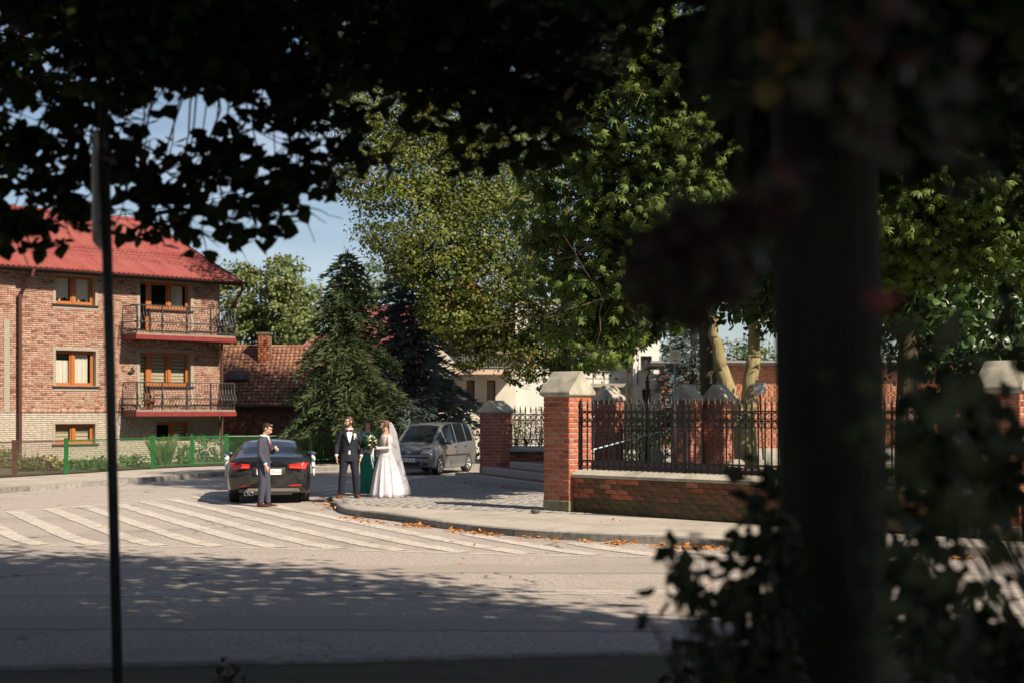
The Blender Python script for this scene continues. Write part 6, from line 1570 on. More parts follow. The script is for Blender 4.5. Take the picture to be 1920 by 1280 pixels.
part('roof_aerial', MB().ell((-.62,0,1.375),(.07,.025,.04), n=10, m=6), M['blackpaint'], bmw, True)
# ribbons
Mb = Matrix.Translation((cx,cy_,0)) @ Matrix.Rotation(hd_,4,'Z')
M['ribbon'] = mat('white_tulle', (.72,.71,.74), (.62,.61,.64), 25, .8)
for sg, lab in ((1,'white tulle bow tied to the left door of the black car'),(-1,'white tulle bow tied to the right door of the black car')):
    q = Mb @ Vector((.05, sg*.955, .85)); t = thing('ribbon_bow', lab, 'bow', q[:], hd_, 'bows on the black car')
    for k in range(4):
        a = (.5,2.6,3.9,5.6)[k]; m_ = MB()
        pts = []
        for i in range(7):
            f = i/6; l = .16*math.sin(f*math.pi)**.8; pts.append((math.cos(a)*l*(1 if i<4 else .95), sg*(.02+.05*f), math.sin(a)*l+.03*math.sin(f*6.28)))
        m_.tube(pts, [.01,.03,.045,.05,.045,.03,.01], 6); part('loop', m_, M['ribbon'], t, True)
    part('knot', MB().ell((0,sg*.03,0),(.035,.035,.035)), M['ribbon'], t, True)
    for k in (-1,1):
        m_ = MB().tube([(0,sg*.03,0),(k*.05,sg*.05,-.12),(k*.06,sg*.05,-.24),(k*.09,sg*.06,-.34)], [.015,.03,.035,.03], 6); part('tail', m_, M['ribbon'], t, True)
# ---- grey people carrier, front towards the viewer
FS = [(-1.97,.42,.70,.74,.66,.72,1.0,.55,1.40,1.44),(-1.93,.30,.78,.81,.66,.79,1.03,.59,1.53,1.56),(-1.75,.24,.81,.838,.66,.805,1.035,.615,1.585,1.615),(-1.2,.21,.825,.85,.66,.815,1.03,.635,1.61,1.65),(-.5,.2,.83,.85,.65,.82,1.01,.645,1.62,1.662),
      (.1,.2,.83,.85,.65,.82,.99,.64,1.605,1.655),(.45,.2,.83,.85,.65,.82,.975,.625,1.565,1.62),(.65,.2,.83,.85,.65,.82,.97,.615,1.49,1.55),(1.36,.21,.83,.85,.65,.815,.95,.67,.99,1.035),(1.55,.22,.825,.845,.64,.79,.90,.63,.925,.965),(1.75,.23,.80,.825,.62,.75,.81,.56,.83,.86),(1.88,.25,.74,.775,.58,.68,.72,.5,.735,.755),(1.95,.28,.66,.69,.52,.60,.645,.45,.65,.66),(1.975,.34,.56,.60,.48,.52,.59,.35,.60,.605)]
fc = at(768,768,44.6)
fdir = Vector((-.33,-.944,0)).normalized(); fh = math.atan2(fdir.y, fdir.x)
ctr = Vector((fc.x-.05, 44.6, 0))-fdir*1.95
fiat, fv, D2, xs2, b2 = car('grey_car', 'grey compact people carrier parked behind the bride', (ctr.x, ctr.y, 0), fh, FS, (-1.24,1.27), .305, {'side':[(-1.62,-1.05),(-.98,-.16),(-.08,.72),(.80,1.18)],'front':(.58,1.34),'rear':None,'inset':1}, M['greypaint'])
for sg in (1,-1):
    conform('headlight', fv, '+x', [(sg*.38,.655),(sg*.70,.665),(sg*.76,.84),(sg*.46,.785)], .012, M['lamplens'], fiat, (10,5), .02)
    conform('indicator', fv, '+x', [(sg*.40,.655),(sg*.70,.665),(sg*.71,.695),(sg*.41,.68)], .016, M['amber'], fiat, (8,1), .01)
    o = part('headlight_bulb', MB().ell((1.80,sg*.56,.725),(.05,.05,.05)), M['chrome'], fiat, True)
    conform('rub_strip', fv, ('+y' if sg > 0 else '-y'), [(-.92,.58),(.86,.58),(.86,.635),(-.92,.635)], .012, M['blackplastic'], fiat, (16,1), .01)
    for x_, q0, q1 in ((-.12,.30,1.0),(.90,.30,.97),(-1.0,.42,1.02)): conform('door_seam', fv, ('+y' if sg > 0 else '-y'), [(x_-.006,q0),(x_+.006,q0),(x_+.006,q1),(x_-.006,q1)], .004, M['blackplastic'], fiat, (1,14), .01)
    for x_ in (.02,-.86): part('door_handle', MB().ell((x_,sg*.845,.86),(.09,.03,.022), n=10, m=6), M['blackplastic'], fiat, True)
    ml = thing_part('wing_mirror', fiat, (.86, sg*.97, 1.03))
    part('mirror_shell', MB().ell((0,0,0),(.075,.12,.085), n=14, m=9), M['greypaint'], ml, True); part('mirror_arm', MB().tube([(0,-sg*.06,-.03),(0,-sg*.17,-.04)], .03, 6), M['blackplastic'], ml)
    conform('fog_lamp', fv, '+x', [(sg*.48,.33),(sg*.66,.34),(sg*.64,.43),(sg*.48,.42)], .008, M['blackplastic'], fiat, (5,3))
conform('grille', fv, '+x', [(-.36,.655),(.36,.655),(.42,.765),(-.42,.765)], .008, M['blackplastic'], fiat, (12,4))
for z_ in (.685,.715,.742): conform('grille_slat', fv, '+x', [(-.37,z_-.006),(.37,z_-.006),(.38,z_+.006),(-.38,z_+.006)], .014, M['greypaint'], fiat, (12,1), .006)
conform('bumper_strip', fv, '+x', [(-.70,.535),(.70,.535),(.70,.585),(-.70,.585)], .012, M['blackplastic'], fiat, (20,1))
conform('air_intake', fv, '+x', [(-.42,.33),(.42,.33),(.44,.44),(-.44,.44)], .006, M['blackplastic'], fiat, (12,3))
part('badge', MB().lathe([(.0,2.0),(.05,1.998),(.052,1.985),(.052,1.90)], 20, (0,0,.715), 'x'), M['plateblue'] if 0 else mat('badge_blue', (.10,.16,.30), None, rough=.2), fiat, True)
part('badge_ring', MB().tube([(1.992,.052*math.cos(a),.715+.052*math.sin(a)) for a in np.linspace(0,2*math.pi,21)], .008, 6, False), M['chrome'], fiat, True)
npl = part('number_plate', MB().bevbox(1.985,2.003,-.26,.26,.425,.54,.004), M['platewhite'], fiat)
part('plate_band', MB().box(2.0025,2.005,-.26,-.215,.427,.538), M['plateblue'], npl)
text_part('lettering', 'ESI 35140', .094, M['plateblack'], npl, (2.0045, .02, .482), (R(90), 0, R(90)))
for y_ in (.25,-.2): part('wiper', MB().tube([(1.37,y_,1.035),(1.30,y_-.35,1.06)], .012, 5), M['blackplastic'], fiat)
part('wing_aerial', MB().tube([(-1.3,0,1.65),(-1.5,0,1.85)], .004, 4), M['blackplastic'], fiat)
for y_ in (.36,-.36):
    part('front_seat', MB().bevbox(.0,.15,y_-.25,y_+.25,.5,1.08,.04).bevbox(.03,.12,y_-.12,y_+.12,1.12,1.30,.03), M['seat'], fiat)
    part('rear_seat', MB().bevbox(-.95,-.8,y_-.28,y_+.28,.5,1.1,.04).bevbox(-.92,-.84,y_-.12,y_+.12,1.12,1.28,.03), M['seat'], fiat)
part('dashboard', MB().bevbox(.85,1.25,-.66,.66,.80,.96,.04), M['blackplastic'], fiat); part('steering_wheel', MB().tube([(.72+.05*math.sin(a)*.5,.36+.18*math.cos(a),.98+.18*math.sin(a)) for a in np.linspace(0,6.283,19)], .015, 6, False), M['blackplastic'], fiat)
part('rear_view_mirror', MB().ell((.72,0,1.40),(.02,.11,.035)), M['blackplastic'], fiat, True)
# ---------------------------------------------------------------- people
M['skin'] = mat('skin', (.46,.27,.19), (.52,.31,.225), 14, .55, spec=.35)
M['hair_dark'] = mat('dark_hair', (.018,.011,.008), (.04,.024,.015), 60, .5, stretch=(6,6,1))
M['hair_brown'] = mat('brown_hair', (.06,.03,.017), (.11,.055,.03), 60, .5, stretch=(6,6,1))
M['beard'] = mat('beard_hair', (.05,.03,.02), (.08,.05,.034), 80, .8)
M['navy'] = mat('navy_wool', (.007,.009,.018), (.011,.014,.026), 60, .85, .2, 120)
M['slate'] = mat('slate_wool', (.036,.040,.062), (.05,.054,.08), 60, .85, .2, 120)
M['shirt'] = mat('white_shirt', (.72,.72,.74), (.66,.66,.69), 12, .8)
M['shoe'] = mat('brown_leather', (.11,.032,.014), (.15,.045,.02), 20, .4)
M['shoedk'] = mat('dark_brown_leather', (.05,.02,.013), (.07,.03,.018), 20, .45)
M['wine'] = mat('wine_silk', (.16,.012,.04), (.20,.02,.055), 20, .5)
M['emerald'] = mat('emerald_cloth', (.008,.16,.11), (.012,.20,.135), 6, .75, .15, 30)
M['satin'] = mat('white_satin', (.60,.585,.64), (.54,.53,.59), 3, .6)
M['lace'] = mat('white_lace', (.62,.60,.64), (.50,.40,.37), 45, .85, .4, 60, lo=.45, hi=.6)
M['eyewhite'] = mat('eye_white', (.6,.58,.56), None, rough=.3); M['iris'] = mat('eye_dark', (.02,.014,.01), None, rough=.2); M['lips'] = mat('lip', (.32,.09,.08), None, rough=.5)
def veil_mat():
    m = bpy.data.materials.new('veil_tulle'); m.use_nodes = True; n = m.node_tree; L = n.links; b = n.nodes['Principled BSDF']
    b.inputs['Base Color'].default_value = (.64,.62,.68,1); b.inputs['Roughness'].default_value = .9
    tr = n.nodes.new('ShaderNodeBsdfTranslucent'); tr.inputs['Color'].default_value = (.8,.78,.84,1)
    ms = n.nodes.new('ShaderNodeMixShader'); ms.inputs['Fac'].default_value = .4; L.new(b.outputs['BSDF'], ms.inputs[1]); L.new(tr.outputs['BSDF'], ms.inputs[2])
    t = n.nodes.new('ShaderNodeBsdfTransparent'); m2 = n.nodes.new('ShaderNodeMixShader'); m2.inputs['Fac'].default_value = .52
    L.new(ms.outputs['Shader'], m2.inputs[1]); L.new(t.outputs['BSDF'], m2.inputs[2]); L.new(m2.outputs['Shader'], n.nodes['Material Output'].inputs['Surface']); return m
M['veil'] = veil_mat()
def fuse(name, mb, m, parent, voxel=.012, smooth=4):
    """fuse overlapping closed shapes into one continuous surface"""
    o = link(name, mb.mesh(name, m), parent)
    r = o.modifiers.new('remesh', 'REMESH'); r.mode = 'VOXEL'; r.voxel_size = voxel; r.use_smooth_shade = True
    s = o.modifiers.new('smooth', 'SMOOTH'); s.iterations = smooth; s.factor = .5
    dg = bpy.context.evaluated_depsgraph_get(); dg.update(); me = bpy.data.meshes.new_from_object(o.evaluated_get(dg)); o.modifiers.clear(); old = o.data; o.data = me; me.name = name; bpy.data.meshes.remove(old)
    me.materials.clear(); me.materials.append(m); me.polygons.foreach_set('use_smooth', [True]*len(me.polygons))
    return o
def oval_rings(mb, rows, n=20):
    """rows: (cx, cy, z, rx, ry)"""
    mb.rings([[(cx_+rx*math.cos(2*math.pi*j/n), cy2+ry*math.sin(2*math.pi*j/n), z) for j in range(n)] for cx_, cy2, z, rx, ry in rows]); return mb
def cap_tube(mb, pts, rad, n=12):
    mb.tube(pts, rad, n)
    for p, r_ in ((pts[0], rad[0]), (pts[-1], rad[-1])): mb.ell(p, (r_*.99,)*3, n=n, m=7)
    return mb
def hand(mb, wrist, d, palm, thumb_side, curl=.5, s=1.0):
    """five-fingered hand: d = pointing direction, palm = palm normal, thumb_side = towards the thumb"""
    d, palm, ts = Vector(d).normalized(), Vector(palm).normalized(), Vector(thumb_side).normalized(); w = Vector(wrist)
    rot = Matrix((ts, palm, d)).transposed()
    mb.ell(w+d*.045*s, (.040*s,.018*s,.055*s), rot, n=12, m=8)
    for k, L in enumerate((.070,.078,.074,.058)):
        o = (.030-.020*k)*s; b = w+d*.080*s+ts*o; p = [b-d*.02*s]; dirv = d.copy(); cur = b
        for q in range(3):
            a = curl*(.35+.55*q); dirv = (d*math.cos(a)+palm*math.sin(a)).normalized(); p.append(cur); cur = cur+dirv*L*s*(.42,.33,.25)[q]
        p.append(cur); cap_tube(mb, p, [.0105*s,.010*s,.0095*s,.009*s,.0075*s], 8)
    b = w+d*.025*s+ts*.028*s; dv = (d*.75+ts*.55+palm*.35).normalized(); e = b+dv*.035*s; f = e+(d*.9+ts*.05+palm*.4).normalized()*.03*s
    cap_tube(mb, [b, e, f], [.014*s,.0115*s,.009*s], 8)
def head(t, mb, c, yaw, pitch, hair, hair_kind, roll=0, beard=False, glasses=False, s=1.0):
    """adds skull, jaw, nose, ears to the body shape; hair, eyes and mouth become children; faces -Y at yaw 0"""
    Rm = (Matrix.Rotation(yaw,3,'Z') @ Matrix.Rotation(pitch,3,'X') @ Matrix.Rotation(roll,3,'Y')); c = Vector(c)
    def w(x,y,z): return c+Rm @ (Vector((x,y,z))*s)
    def E(p, r, n=14, m=9, B=mb): B.ell(w(*p), tuple(q*s for q in r), Rm, n, m)
    E((0,.012,.035),(.074,.093,.080),18,11); E((0,-.020,-.030),(.060,.070,.072),16,9); E((0,-.040,-.085),(.036,.036,.026)); E((0,-.01,-.06),(.054,.06,.05))
    mb.tube([w(0,-.088,.022),w(0,-.104,-.012),w(0,-.112,-.028),w(0,-.09,-.034)], [.009*s,.011*s,.014*s,.010*s], 8)
    E((0,-.080,.045),(.05,.016,.010)); E((0,-.086,-.062),(.022,.010,.008)); E((.035,-.066,-.015),(.022,.018,.018)); E((-.035,-.066,-.015),(.022,.018,.018))
    for sg in (1,-1): E((sg*.078,.018,.0),(.010,.020,.032),8,6)
    for sg in (1,-1):
        eb = MB(); E((sg*.030,-.082,.018),(.012,.007,.007),8,6,eb); part('eye', eb, M['eyewhite'], t, True); ib2 = MB(); E((sg*.030,-.0885,.018),(.006,.003,.0065),8,6,ib2); part('iris', ib2, M['iris'], t, True)
        bw_ = MB(); bw_.tube([w(sg*.014,-.094,.040),w(sg*.03,-.094,.047),w(sg*.048,-.083,.040)], .005*s, 6); part('eyebrow', bw_, hair, t, True)
    ml = MB(); E((0,-.094,-.060),(.022,.006,.006),10,6,ml); part('mouth', ml, M['lips'], t, True)
    hb = MB()
    def H(p, r, n=16, m=10): hb.ell(w(*p), tuple(q*s for q in r), Rm, n, m)
    if hair_kind == 'short':
        H((0,.030,.058),(.078,.088,.070)); H((0,-.020,.098),(.066,.070,.030)); H((0,-.055,.098),(.055,.034,.024)); H((0,.055,.0),(.070,.055,.065)); H((.062,.01,.04),(.018,.045,.03)); H((-.062,.01,.04),(.018,.045,.03))
    elif hair_kind == 'bob':
        H((0,.030,.055),(.088,.096,.082)); H((0,-.035,.095),(.07,.06,.03)); H((.075,.015,-.005),(.024,.06,.07)); H((-.075,.015,-.005),(.024,.06,.07)); H((0,.07,-.02),(.075,.05,.07)); H((.045,-.060,.085),(.045,.03,.028))
    else:
        H((0,.032,.055),(.084,.094,.078)); H((0,-.025,.098),(.068,.066,.030)); H((0,.10,.02),(.06,.055,.06)); H((0,.085,-.03),(.045,.04,.045)); H((.072,.01,.015),(.02,.045,.05)); H((-.072,.01,.015),(.02,.045,.05)); H((.070,-.03,-.02),(.012,.014,.045)); H((-.070,-.03,-.02),(.012,.014,.045))
    fuse('hair', hb, hair, t, .008*s, 2)
    if beard:
        bb = MB(); bb.ell(w(0,-.036,-.078), (.053*s,.052*s,.040*s), Rm, 14, 8); bb.ell(w(.05,-.01,-.045),(.014*s,.04*s,.045*s),Rm); bb.ell(w(-.05,-.01,-.045),(.014*s,.04*s,.045*s),Rm); bb.tube([w(-.026,-.092,-.058),w(0,-.102,-.047),w(.026,-.092,-.058)], .007*s, 6)
        fuse('beard', bb, M['beard'], t, .007, 2)
    if glasses:
        gb = MB()
        for sg in (1,-1):
            gb.tube([w(sg*.032+.024*math.cos(a),-.108,.016+.019*math.sin(a)) for a in np.linspace(0,6.283,15)], .0035, 5, False); gb.tube([w(sg*.056,-.106,.02),w(sg*.078,-.05,.02),w(sg*.082,.02,.015)], .003, 5)
        gb.tube([w(-.008,-.11,.018),w(.008,-.11,.018)], .003, 5); part('glasses', gb, M['blackplastic'], t)
def torso(mb, hip, neck, w=1.0, waist=.95, bust=0, z0=.90, lean=(0,0), sh=.205):
    H = neck-z0; lx, ly = lean
    rows = [(.0,.165,.115),(.10,.160,.112),(.28,.140*waist,.098),(.45,.150*waist,.105),(.62,.165,.118+bust*.4),(.76,.172,.118+bust),(.88,.178,.105),(.95,.140,.085),(1.0,.075,.065)]
    oval_rings(mb, [(lx*f, ly*f, z0+H*f, rx*w, ry*w) for f, rx, ry in rows]); return mb
def man(name, label, loc, rotz, legs, arms, suit, shoe, headpar, tie, vest=False, z_neck=1.50, lean=(0,0), extra=None):
    """legs: per side (hip, knee, ankle, toe); arms: per side (shoulder, elbow, wrist, hand dir, palm, thumb)"""
    t = tag(bpy.data.objects.new(name, bpy.data.meshes.new('tmp')), label, 'person'); COL.objects.link(t)
    b = MB(); torso(b, .9, z_neck, .86, lean=lean); hc = headpar['c']
    cap_tube(b, [(lean[0],lean[1]+.015,z_neck-.06), (hc[0]*.6+lean[0]*.4, hc[1]*.5+lean[1]*.5+.015, hc[2]-.09)], [.062,.055], 12)
    for hip, kn, an, toe in legs: cap_tube(b, [hip, kn, an], [.085,.055,.04], 10); cap_tube(b, [(an[0],an[1],.06), (an[0]*.5+toe[0]*.5,an[1]*.5+toe[1]*.5,.035)], [.030,.020], 8)
    for sh, el, wr, hd, pm, th in arms: cap_tube(b, [(sh[0]*.86,sh[1],sh[2]-.03), el, wr], [.038,.036,.028], 10); hand(b, wr, hd, pm, th, .45, 1.08)
    head(t, b, **headpar)
    bo = fuse('body_tmp', b, M['skin'], None, .0075, 2); old = t.data; t.data = bo.data; t.data.name = 'person'; bpy.data.objects.remove(bo); bpy.data.meshes.remove(old)
    tr = MB()
    oval_rings(tr, [(0,0,z,rx,ry) for z,rx,ry in ((.80,.178,.128),(.86,.186,.134),(.95,.175,.122),(1.04,.165,.115))])
    for hip, kn, an, toe in legs:
        h2, k2, a2 = Vector(hip), Vector(kn), Vector(an); an2 = Vector((a2.x,a2.y,.085))
        tr.tube([h2+Vector((0,0,.05)), h2.lerp(k2,.25), h2.lerp(k2,.7), k2, k2.lerp(an2,.35), k2.lerp(an2,.8), an2], [.108,.108,.090,.080,.078,.066,.066], 14)
    fuse('trousers', tr, suit, t, .011, 3)
    sm = MB()
    for hip, kn, an, toe in legs:
        a2, e = Vector(an), Vector(toe); dd = Vector((e.x-a2.x,e.y-a2.y,0)).normalized(); heel = Vector((a2.x,a2.y,0))-dd*.07
        m_ = MB()
        P_ = [(0,.04,.045,.085),(.05,.043,.06,.095),(.12,.042,.06,.075),(.18,.048,.05,.055),(.24,.045,.042,.045),(.285,.022,.03,.03)]
        sd = Vector((-dd.y,dd.x,0)); rings = []
        for (l, wd2, zc, hh) in P_:
            ring = []
            for j in range(14):
                a = 2*math.pi*j/14; z = hh*.5+math.sin(a)*hh*.5; ring.append(heel+dd*l+sd*math.cos(a)*wd2+Vector((0,0,max(.0,z))))
            rings.append(ring)
        m_.rings(rings); part('shoe', m_, shoe, t, True)
    jk = MB(); H = z_neck-.80; lx, ly = lean
    rows = [(.0,.200,.142),(.10,.192,.136),(.30,.170,.124),(.45,.168,.124),(.62,.185,.137),(.76,.194,.138),(.87,.196,.120),(.935,.158,.098),(.985,.095,.080)]
    oval_rings(jk, [(lx*f, ly*f, .80+H*f, rx, ry) for f, rx, ry in rows])
    for sh, el, wr, hd, pm, th in arms:
        s2, e2, w2 = Vector(sh), Vector(el), Vector(wr); cuff = w2+(e2-w2).normalized()*.035
        s2 = Vector((s2.x*.90,s2.y,s2.z-.012)); jk.ell(s2, (.066,.070,.062)); jk.tube([s2, s2.lerp(e2,.5), e2, e2.lerp(cuff,.55), cuff], [.066,.062,.056,.050,.045], 14); jk.ell(e2, (.06,.06,.06))
    fuse('jacket', jk, suit, t, .011, 3)
    for sh, el, wr, hd, pm, th in arms:
        e2, w2 = Vector(el), Vector(wr); u = (e2-w2).normalized(); part('shirt_cuff', MB().tube([w2+u*.045, w2+u*.005], [.040,.037], 14), M['shirt'], t, True)
    zc = z_neck; fy = ly-.142
    def chest(x, z):
        f = (z-.80)/H; rx = np.interp(f, [r_[0] for r_ in rows], [r_[1] for r_ in rows]); ry = np.interp(f, [r_[0] for r_ in rows], [r_[2] for r_ in rows]); xx = max(-.98,min(.98,x/rx))
        return ly*f-ry*math.sqrt(1-xx*xx)
    def panel(nm, outline, m, off, th=.006):
        # outline: rows of (z, x0, x1)
        mb = MB(); rowsP = []
        for z, x0, x1 in outline:
            rowsP.append([(lx*(z-.8)/H+x0+(x1-x0)*k/6, chest(x0+(x1-x0)*k/6, z)-off, z) for k in range(7)])
        V = [p for r_ in rowsP for p in r_]; n2 = len(V); V += [(p[0], p[1]+th+off*.5, p[2]) for p in V]
        fs = []
        for i in range(len(rowsP)-1):
            for k in range(6): a = i*7+k; fs += [(a,a+1,a+8,a+7)]
        mb.add(V[:n2], fs); mb2 = mb; o = part(nm, mb2, m, t, True); sol = o.modifiers.new('thickness','SOLIDIFY'); sol.thickness = th; sol.offset = 0
        return o
    panel('shirt_front', [(zc-.01,-.062,.062),(zc-.06,-.070,.070),(zc-.15,-.055,.055),(zc-.24,-.034,.034),(zc-.335,-.004,.004)], M['shirt'], .008)
    part('shirt_collar', MB().tube([(lx+.066*math.cos(a), ly*.97+.012+.066*math.sin(a), zc-.005+.012*math.sin(a)) for a in np.linspace(0,6.283,19)], .020, 7, False), M['shirt'], t, True)
    for sg in (1,-1): panel('lapel', [(zc-.04,sg*.070,sg*.085),(zc-.10,sg*.064,sg*.120),(zc-.16,sg*.052,sg*.125),(zc-.165,sg*.051,sg*.105),(zc-.34,sg*.004,sg*.016)], suit, .016, .008)
    if tie == 'bow':
        bt2 = MB()
        for sg in (1,-1): bt2.rings([[(lx+sg*x, chest(0,zc-.04)-.02+dy, zc-.035+dz) for dy,dz in ((-.012,-h_),(.012,-h_),(.012,h_),(-.012,h_))] for x,h_ in ((.006,.012),(.03,.026),(.062,.032))])
        bt2.ell((lx, chest(0,zc-.04)-.026, zc-.035), (.013,.012,.015)); part('bow_tie', bt2, M['wine'], t, True)
    else: panel('necktie', [(zc-.03,-.02,.02),(zc-.06,-.014,.014),(zc-.2,-.028,.028),(zc-.33,-.030,.030)], M['wine'], .02)
    part('button', MB().ell((lx*.4,chest(0,1.10)-.012,1.10),(.011,.006,.011)), M['iron'], t, True)
    part('shirt_tail', MB().extrude([(-.015,chest(0,1.0)-.004,1.04),(.015,chest(0,1.0)-.004,1.04),(.022,chest(0,.96)-.004,.96),(-.022,chest(0,.96)-.004,.96)],(0,.006,0)), M['shirt'], t) if vest else None
    t.location = loc; t.rotation_euler = (0,0,rotz)
    return t, chest
# groom: facing the viewer, legs apart, head turned to his right
g = gnd(655, 932, .124)
arms = [((-.195,.01,1.42),(-.275,.03,1.13),(-.285,-.075,.91),(.05,-.18,-1),(.9,.1,.05),(.1,-1,-.1)), ((.195,.01,1.42),(.285,.045,1.13),(.255,-.06,.90),(-.18,-.2,-1),(-.9,.1,.05),(-.1,-1,-.1))]
legs = [((-.095,.0,.90),(-.15,-.03,.49),(-.185,.02,.09),(-.235,-.15,0)), ((.095,.0,.90),(.135,-.03,.49),(.155,.03,.09),(.205,-.13,0))]
groom, chest = man('person', 'man in a navy suit and wine bow tie with his head turned aside', (g.x, g.y, .124), R(8), legs, arms, M['navy'], M['shoe'],
    dict(c=(-.01,-.02,1.665), yaw=R(-62), pitch=R(4), hair=M['hair_dark'], hair_kind='short', beard=True, glasses=True), 'bow', vest=True, z_neck=1.515)
bp_ = MB()
for k in range(7):
    a = k*.9; bp_.ell((.115+.022*math.cos(a), chest(.115,1.375)-.022-.006*(k%2), 1.375+.026*math.sin(a)), (.018,.012,.018), n=9, m=6)
part('boutonniere', bp_, M['ribbon'], groom, True)
P = np.array([[.115+random.gauss(0,.025), chest(.115,1.375)-.02, 1.39+random.gauss(0,.035)] for _ in range(16)]); add_leaves('boutonniere_leaf', P, rng.normal(size=P.shape)*.4+[0,-1,.2], .045, OVAL, groom, M['bush_leaf'])
part('boutonniere_ribbon', MB().tube([(.11,chest(.11,1.35)-.018,1.355),(.10,chest(.1,1.3)-.02,1.30),(.105,chest(.1,1.27)-.022,1.275)], .010, 6).tube([(.12,chest(.12,1.35)-.018,1.355),(.135,chest(.13,1.3)-.02,1.305)], .010, 6), M['ribbon'], groom, True)
# man at the car, in profile facing right, head bowed
g = gnd(496, 949, .0)
arms = [((-.185,.01,1.40),(-.235,-.01,1.11),(-.235,-.135,.895),(0,-.25,-1),(.8,-.1,0),(0,-1,-.2)), ((.185,-.01,1.41),(.22,-.12,1.16),(.10,-.27,1.22),(-.85,-.15,.25),(0,1,-.3),(0,.2,1))]
legs = [((-.085,.0,.90),(-.095,-.01,.49),(-.10,.03,.09),(-.11,-.16,0)), ((.085,.0,.90),(.09,-.04,.49),(.09,-.06,.09),(.10,-.25,0))]
driver, ch2 = man('person', 'man in a slate blue suit with bowed head behind the black car', (g.x-.02, g.y, 0), R(80), legs, arms, M['slate'], M['shoedk'],
    dict(c=(.0,-.085,1.645), yaw=R(0), pitch=R(26), hair=M['hair_dark'], hair_kind='short'), 'tie', z_neck=1.505, lean=(0,-.02))
part('sunglasses', MB().tube([(-.06,-.16,1.735),(-.03,-.185,1.735),(.03,-.185,1.735),(.06,-.16,1.735)], .011, 6), M['rim'], driver)
# woman in green
g = gnd(690, 923, .124)
def woman(name, label, loc, rotz, arms, headpar, z_neck=1.40, bust=.035, sleeve=None, s=1.0):
    t = tag(bpy.data.objects.new(name, bpy.data.meshes.new('tmp')), label, 'person'); COL.objects.link(t)
    b = MB(); torso(b, .85, z_neck, .86, .88, bust*.6, .85); hc = headpar['c']
    cap_tube(b, [(0,.01,z_neck-.05), (hc[0]*.6, hc[1]*.5+.012, hc[2]-.085)], [.05,.045], 12)
    for sg in (-1,1): cap_tube(b, [(sg*.08,0,.86),(sg*.08,-.02,.47),(sg*.08,.02,.08)], [.085,.055,.036], 10); cap_tube(b, [(sg*.08,.02,.05),(sg*.085,-.15,.03)], [.036,.026], 8)
    for sh, el, wr, hd, pm, th in arms: cap_tube(b, [sh, el, wr], [.045,.036,.025], 10); hand(b, wr, hd, pm, th, .55, .95)
    head(t, b, **headpar)
    bo = fuse('body_tmp', b, M['skin'], None, .0075, 2); old = t.data; t.data = bo.data; t.data.name = 'person'; bpy.data.objects.remove(bo); bpy.data.meshes.remove(old)
    t.location = loc; t.rotation_euler = (0,0,rotz); return t
arms = [((-.165,.01,1.33),(-.215,.0,1.08),(-.14,-.17,.99),(.9,-.2,-.1),(0,1,.2),(0,0,1)), ((.165,.01,1.33),(.215,.0,1.08),(.14,-.17,.97),(-.9,-.2,-.1),(0,1,.2),(0,0,1))]
lady = woman('person', 'dark haired woman in a long emerald green dress and silver necklace', (g.x, g.y, .124), R(-3), arms, dict(c=(.0,-.02,1.575), yaw=R(10), pitch=R(4), hair=M['hair_dark'], hair_kind='bob', s=.95), 1.425)
dr = MB(); n = 40; rows = [(.02,.185,.15,.06),(.30,.18,.145,.05),(.60,.19,.148,.03),(.82,.196,.148,.01),(.95,.176,.132,0),(1.06,.150,.115,0),(1.17,.162,.128,0),(1.27,.172,.145,0),(1.34,.182,.125,0),(1.385,.15,.095,0),(1.405,.10,.075,0)]
dr.rings([[((rx+am*rx*.35*math.sin(7*a+1))*math.cos(a), (ry+am*ry*.35*math.sin(7*a+1))*math.sin(a), z) for a in (2*math.pi*j/n for j in range(n))] for z,rx,ry,am in rows])
for sh, el, wr, *_ in arms: dr.ell(sh, (.066,.066,.062)); dr.tube([sh, Vector(sh).lerp(Vector(el),.55)], [.062,.056], 12)
fuse('dress', dr, M['emerald'], lady, .011, 3)
part('necklace', MB().tube([(.10*math.cos(a), -.055+.085*math.sin(a), 1.385+.07*math.sin(a)*(1 if math.sin(a) < 0 else .1)) for a in np.linspace(math.pi,2*math.pi,13)], .013, 6), M['chrome'], lady, True)
for sg in (-1,1): part('shoe', MB().ell((sg*.085,-.09,.03),(.038,.10,.03)), M['emerald'], lady, True)
# bride: turned to the left, long veil down her back
g = gnd(724, 931, .124)
by = R(-62)
arms = [((-.155,.01,1.33),(-.20,-.03,1.09),(-.07,-.26,1.10),(.45,-.9,.15),(.4,.2,.1),(0,0,1)), ((.155,.01,1.33),(.205,-.02,1.09),(.06,-.255,1.08),(-.45,-.9,.2),(-.4,.2,.1),(0,0,1))]
bride = woman('person', 'bride in a white gown with lace sleeves and a long sheer veil', (g.x-.0, g.y, .124), by, arms, dict(c=(.0,-.03,1.585), yaw=R(-18), pitch=R(6), hair=M['hair_brown'], hair_kind='updo', s=.95), 1.435)
sk = MB(); n = 96; rows = [(.005,.38,.39,.055),(.10,.365,.375,.05),(.30,.325,.33,.045),(.55,.275,.275,.035),(.75,.225,.215,.022),(.90,.185,.17,.01),(1.0,.150,.128,0),(1.05,.140,.112,0)]
sk.rings([[((rx*(1+am*(math.sin(13*a+z*1.5)+.5*math.sin(23*a+2))))*math.cos(a), .04*(1-z)+(ry*(1+am*(math.sin(13*a+z*1.5)+.5*math.sin(23*a+2))))*math.sin(a), z) for a in (2*math.pi*j/n for j in range(n))] for z,rx,ry,am in rows])
part('skirt', sk, M['satin'], bride, True)
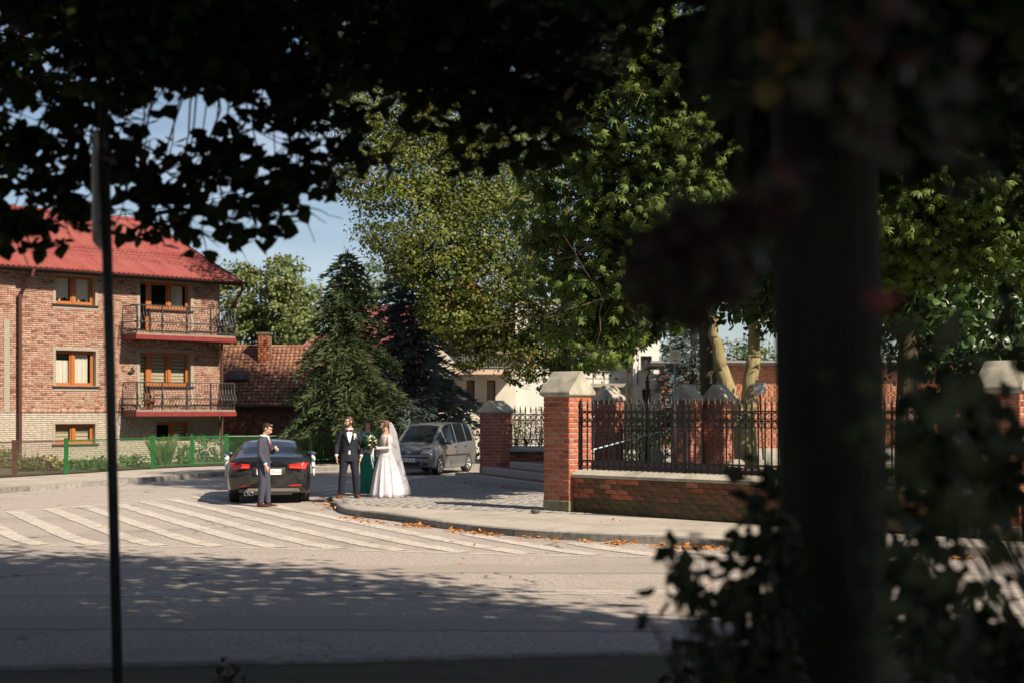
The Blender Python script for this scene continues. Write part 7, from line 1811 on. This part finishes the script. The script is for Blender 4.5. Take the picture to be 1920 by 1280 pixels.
bd = MB(); oval_rings(bd, [(0,0,z,rx,ry) for z,rx,ry in ((.98,.158,.134),(1.06,.143,.115),(1.16,.150,.122),(1.26,.165,.142),(1.33,.176,.125),(1.385,.14,.09),(1.41,.085,.066))])
for sh, el, wr, *_ in arms:
    s2, e2, w2 = Vector(sh), Vector(el), Vector(wr); bd.ell(s2,(.058,.058,.055)); bd.tube([s2,s2.lerp(e2,.5),e2,e2.lerp(w2,.6),w2],[.056,.050,.046,.039,.034],12); bd.ell(e2,(.046,)*3)
fuse('bodice', bd, M['lace'], bride, .010, 2)
vl = MB(); n = 44; rows = []
a0, a1 = R(-8), R(188)
for z,rx,ry,cy2 in ((1.665,.06,.06,.045),(1.60,.115,.115,.04),(1.50,.165,.165,.03),(1.38,.215,.21,.03),(1.15,.24,.25,.03),(.90,.265,.285,.04),(.60,.31,.345,.05),(.30,.36,.42,.06),(.06,.415,.475,.07)):
    rows.append([((rx*(1+.05*math.sin(11*a+z*2)+.02*math.sin(27*a)))*math.cos(a), cy2+(ry*(1+.05*math.sin(11*a+z*2)+.02*math.sin(27*a)))*math.sin(a), z) for a in np.linspace(a0,a1,n)])
vl.add([p for r_ in rows for p in r_], [(i*n+j,i*n+j+1,(i+1)*n+j+1,(i+1)*n+j) for i in range(len(rows)-1) for j in range(n-1)])
part('veil', vl, M['veil'], bride, True)
part('veil_comb', MB().tube([(-.05,.045,1.655),(0,.05,1.672),(.05,.045,1.655)], .014, 7), M['ribbon'], bride, True)
# bouquet in her hands
Mb2 = Matrix.Translation((g.x,g.y,.124)) @ Matrix.Rotation(by,4,'Z')
q = Mb2 @ Vector((0,-.36,1.20)); bq = thing('bridal_bouquet', 'round bouquet of cream and white flowers with green leaves and trailing ribbons', 'bouquet', q[:], by)
part('stem', MB().tube([(0,.02,.0),(0,.05,-.12),(0,.06,-.20)], [.045,.022,.026], 9), M['bush_leaf'], bq, True)
fm = imat('cream_petal', [(.62,.58,.46),(.66,.64,.58),(.60,.52,.40),(.68,.66,.62)], .7, 'object', 20, .1, 0)
for k in range(22):
    d = Vector((random.gauss(0,1),random.gauss(0,1),random.gauss(.5,.8))).normalized(); c = d*.10+Vector((0,0,.05))
    mb = MB()
    for i in range(5): a = i*1.257; mb.ell(c+Vector((.018*math.cos(a),.018*math.sin(a),.008*math.sin(a*2))), (.022,.022,.018), n=8, m=6)
    part('flower', mb, fm, bq, True)
d = unit(rng.normal(size=(90,3))+[0,0,.2]); P = d*.12+[0,0,.03]; add_leaves('foliage', P, d+rng.normal(size=P.shape)*.5, .09, OVAL, bq, M['bush_leaf'], d+rng.normal(size=P.shape)*.5)
for k,(x,l) in enumerate(((-.03,.38),(.02,.46),(.05,.30))): part('ribbon', MB().tube([(x,.03,-.10),(x*1.5,.02,-.10-l*.5),(x*1.2,.04,-.10-l)], .010, 5), M['ribbon'], bq, True)
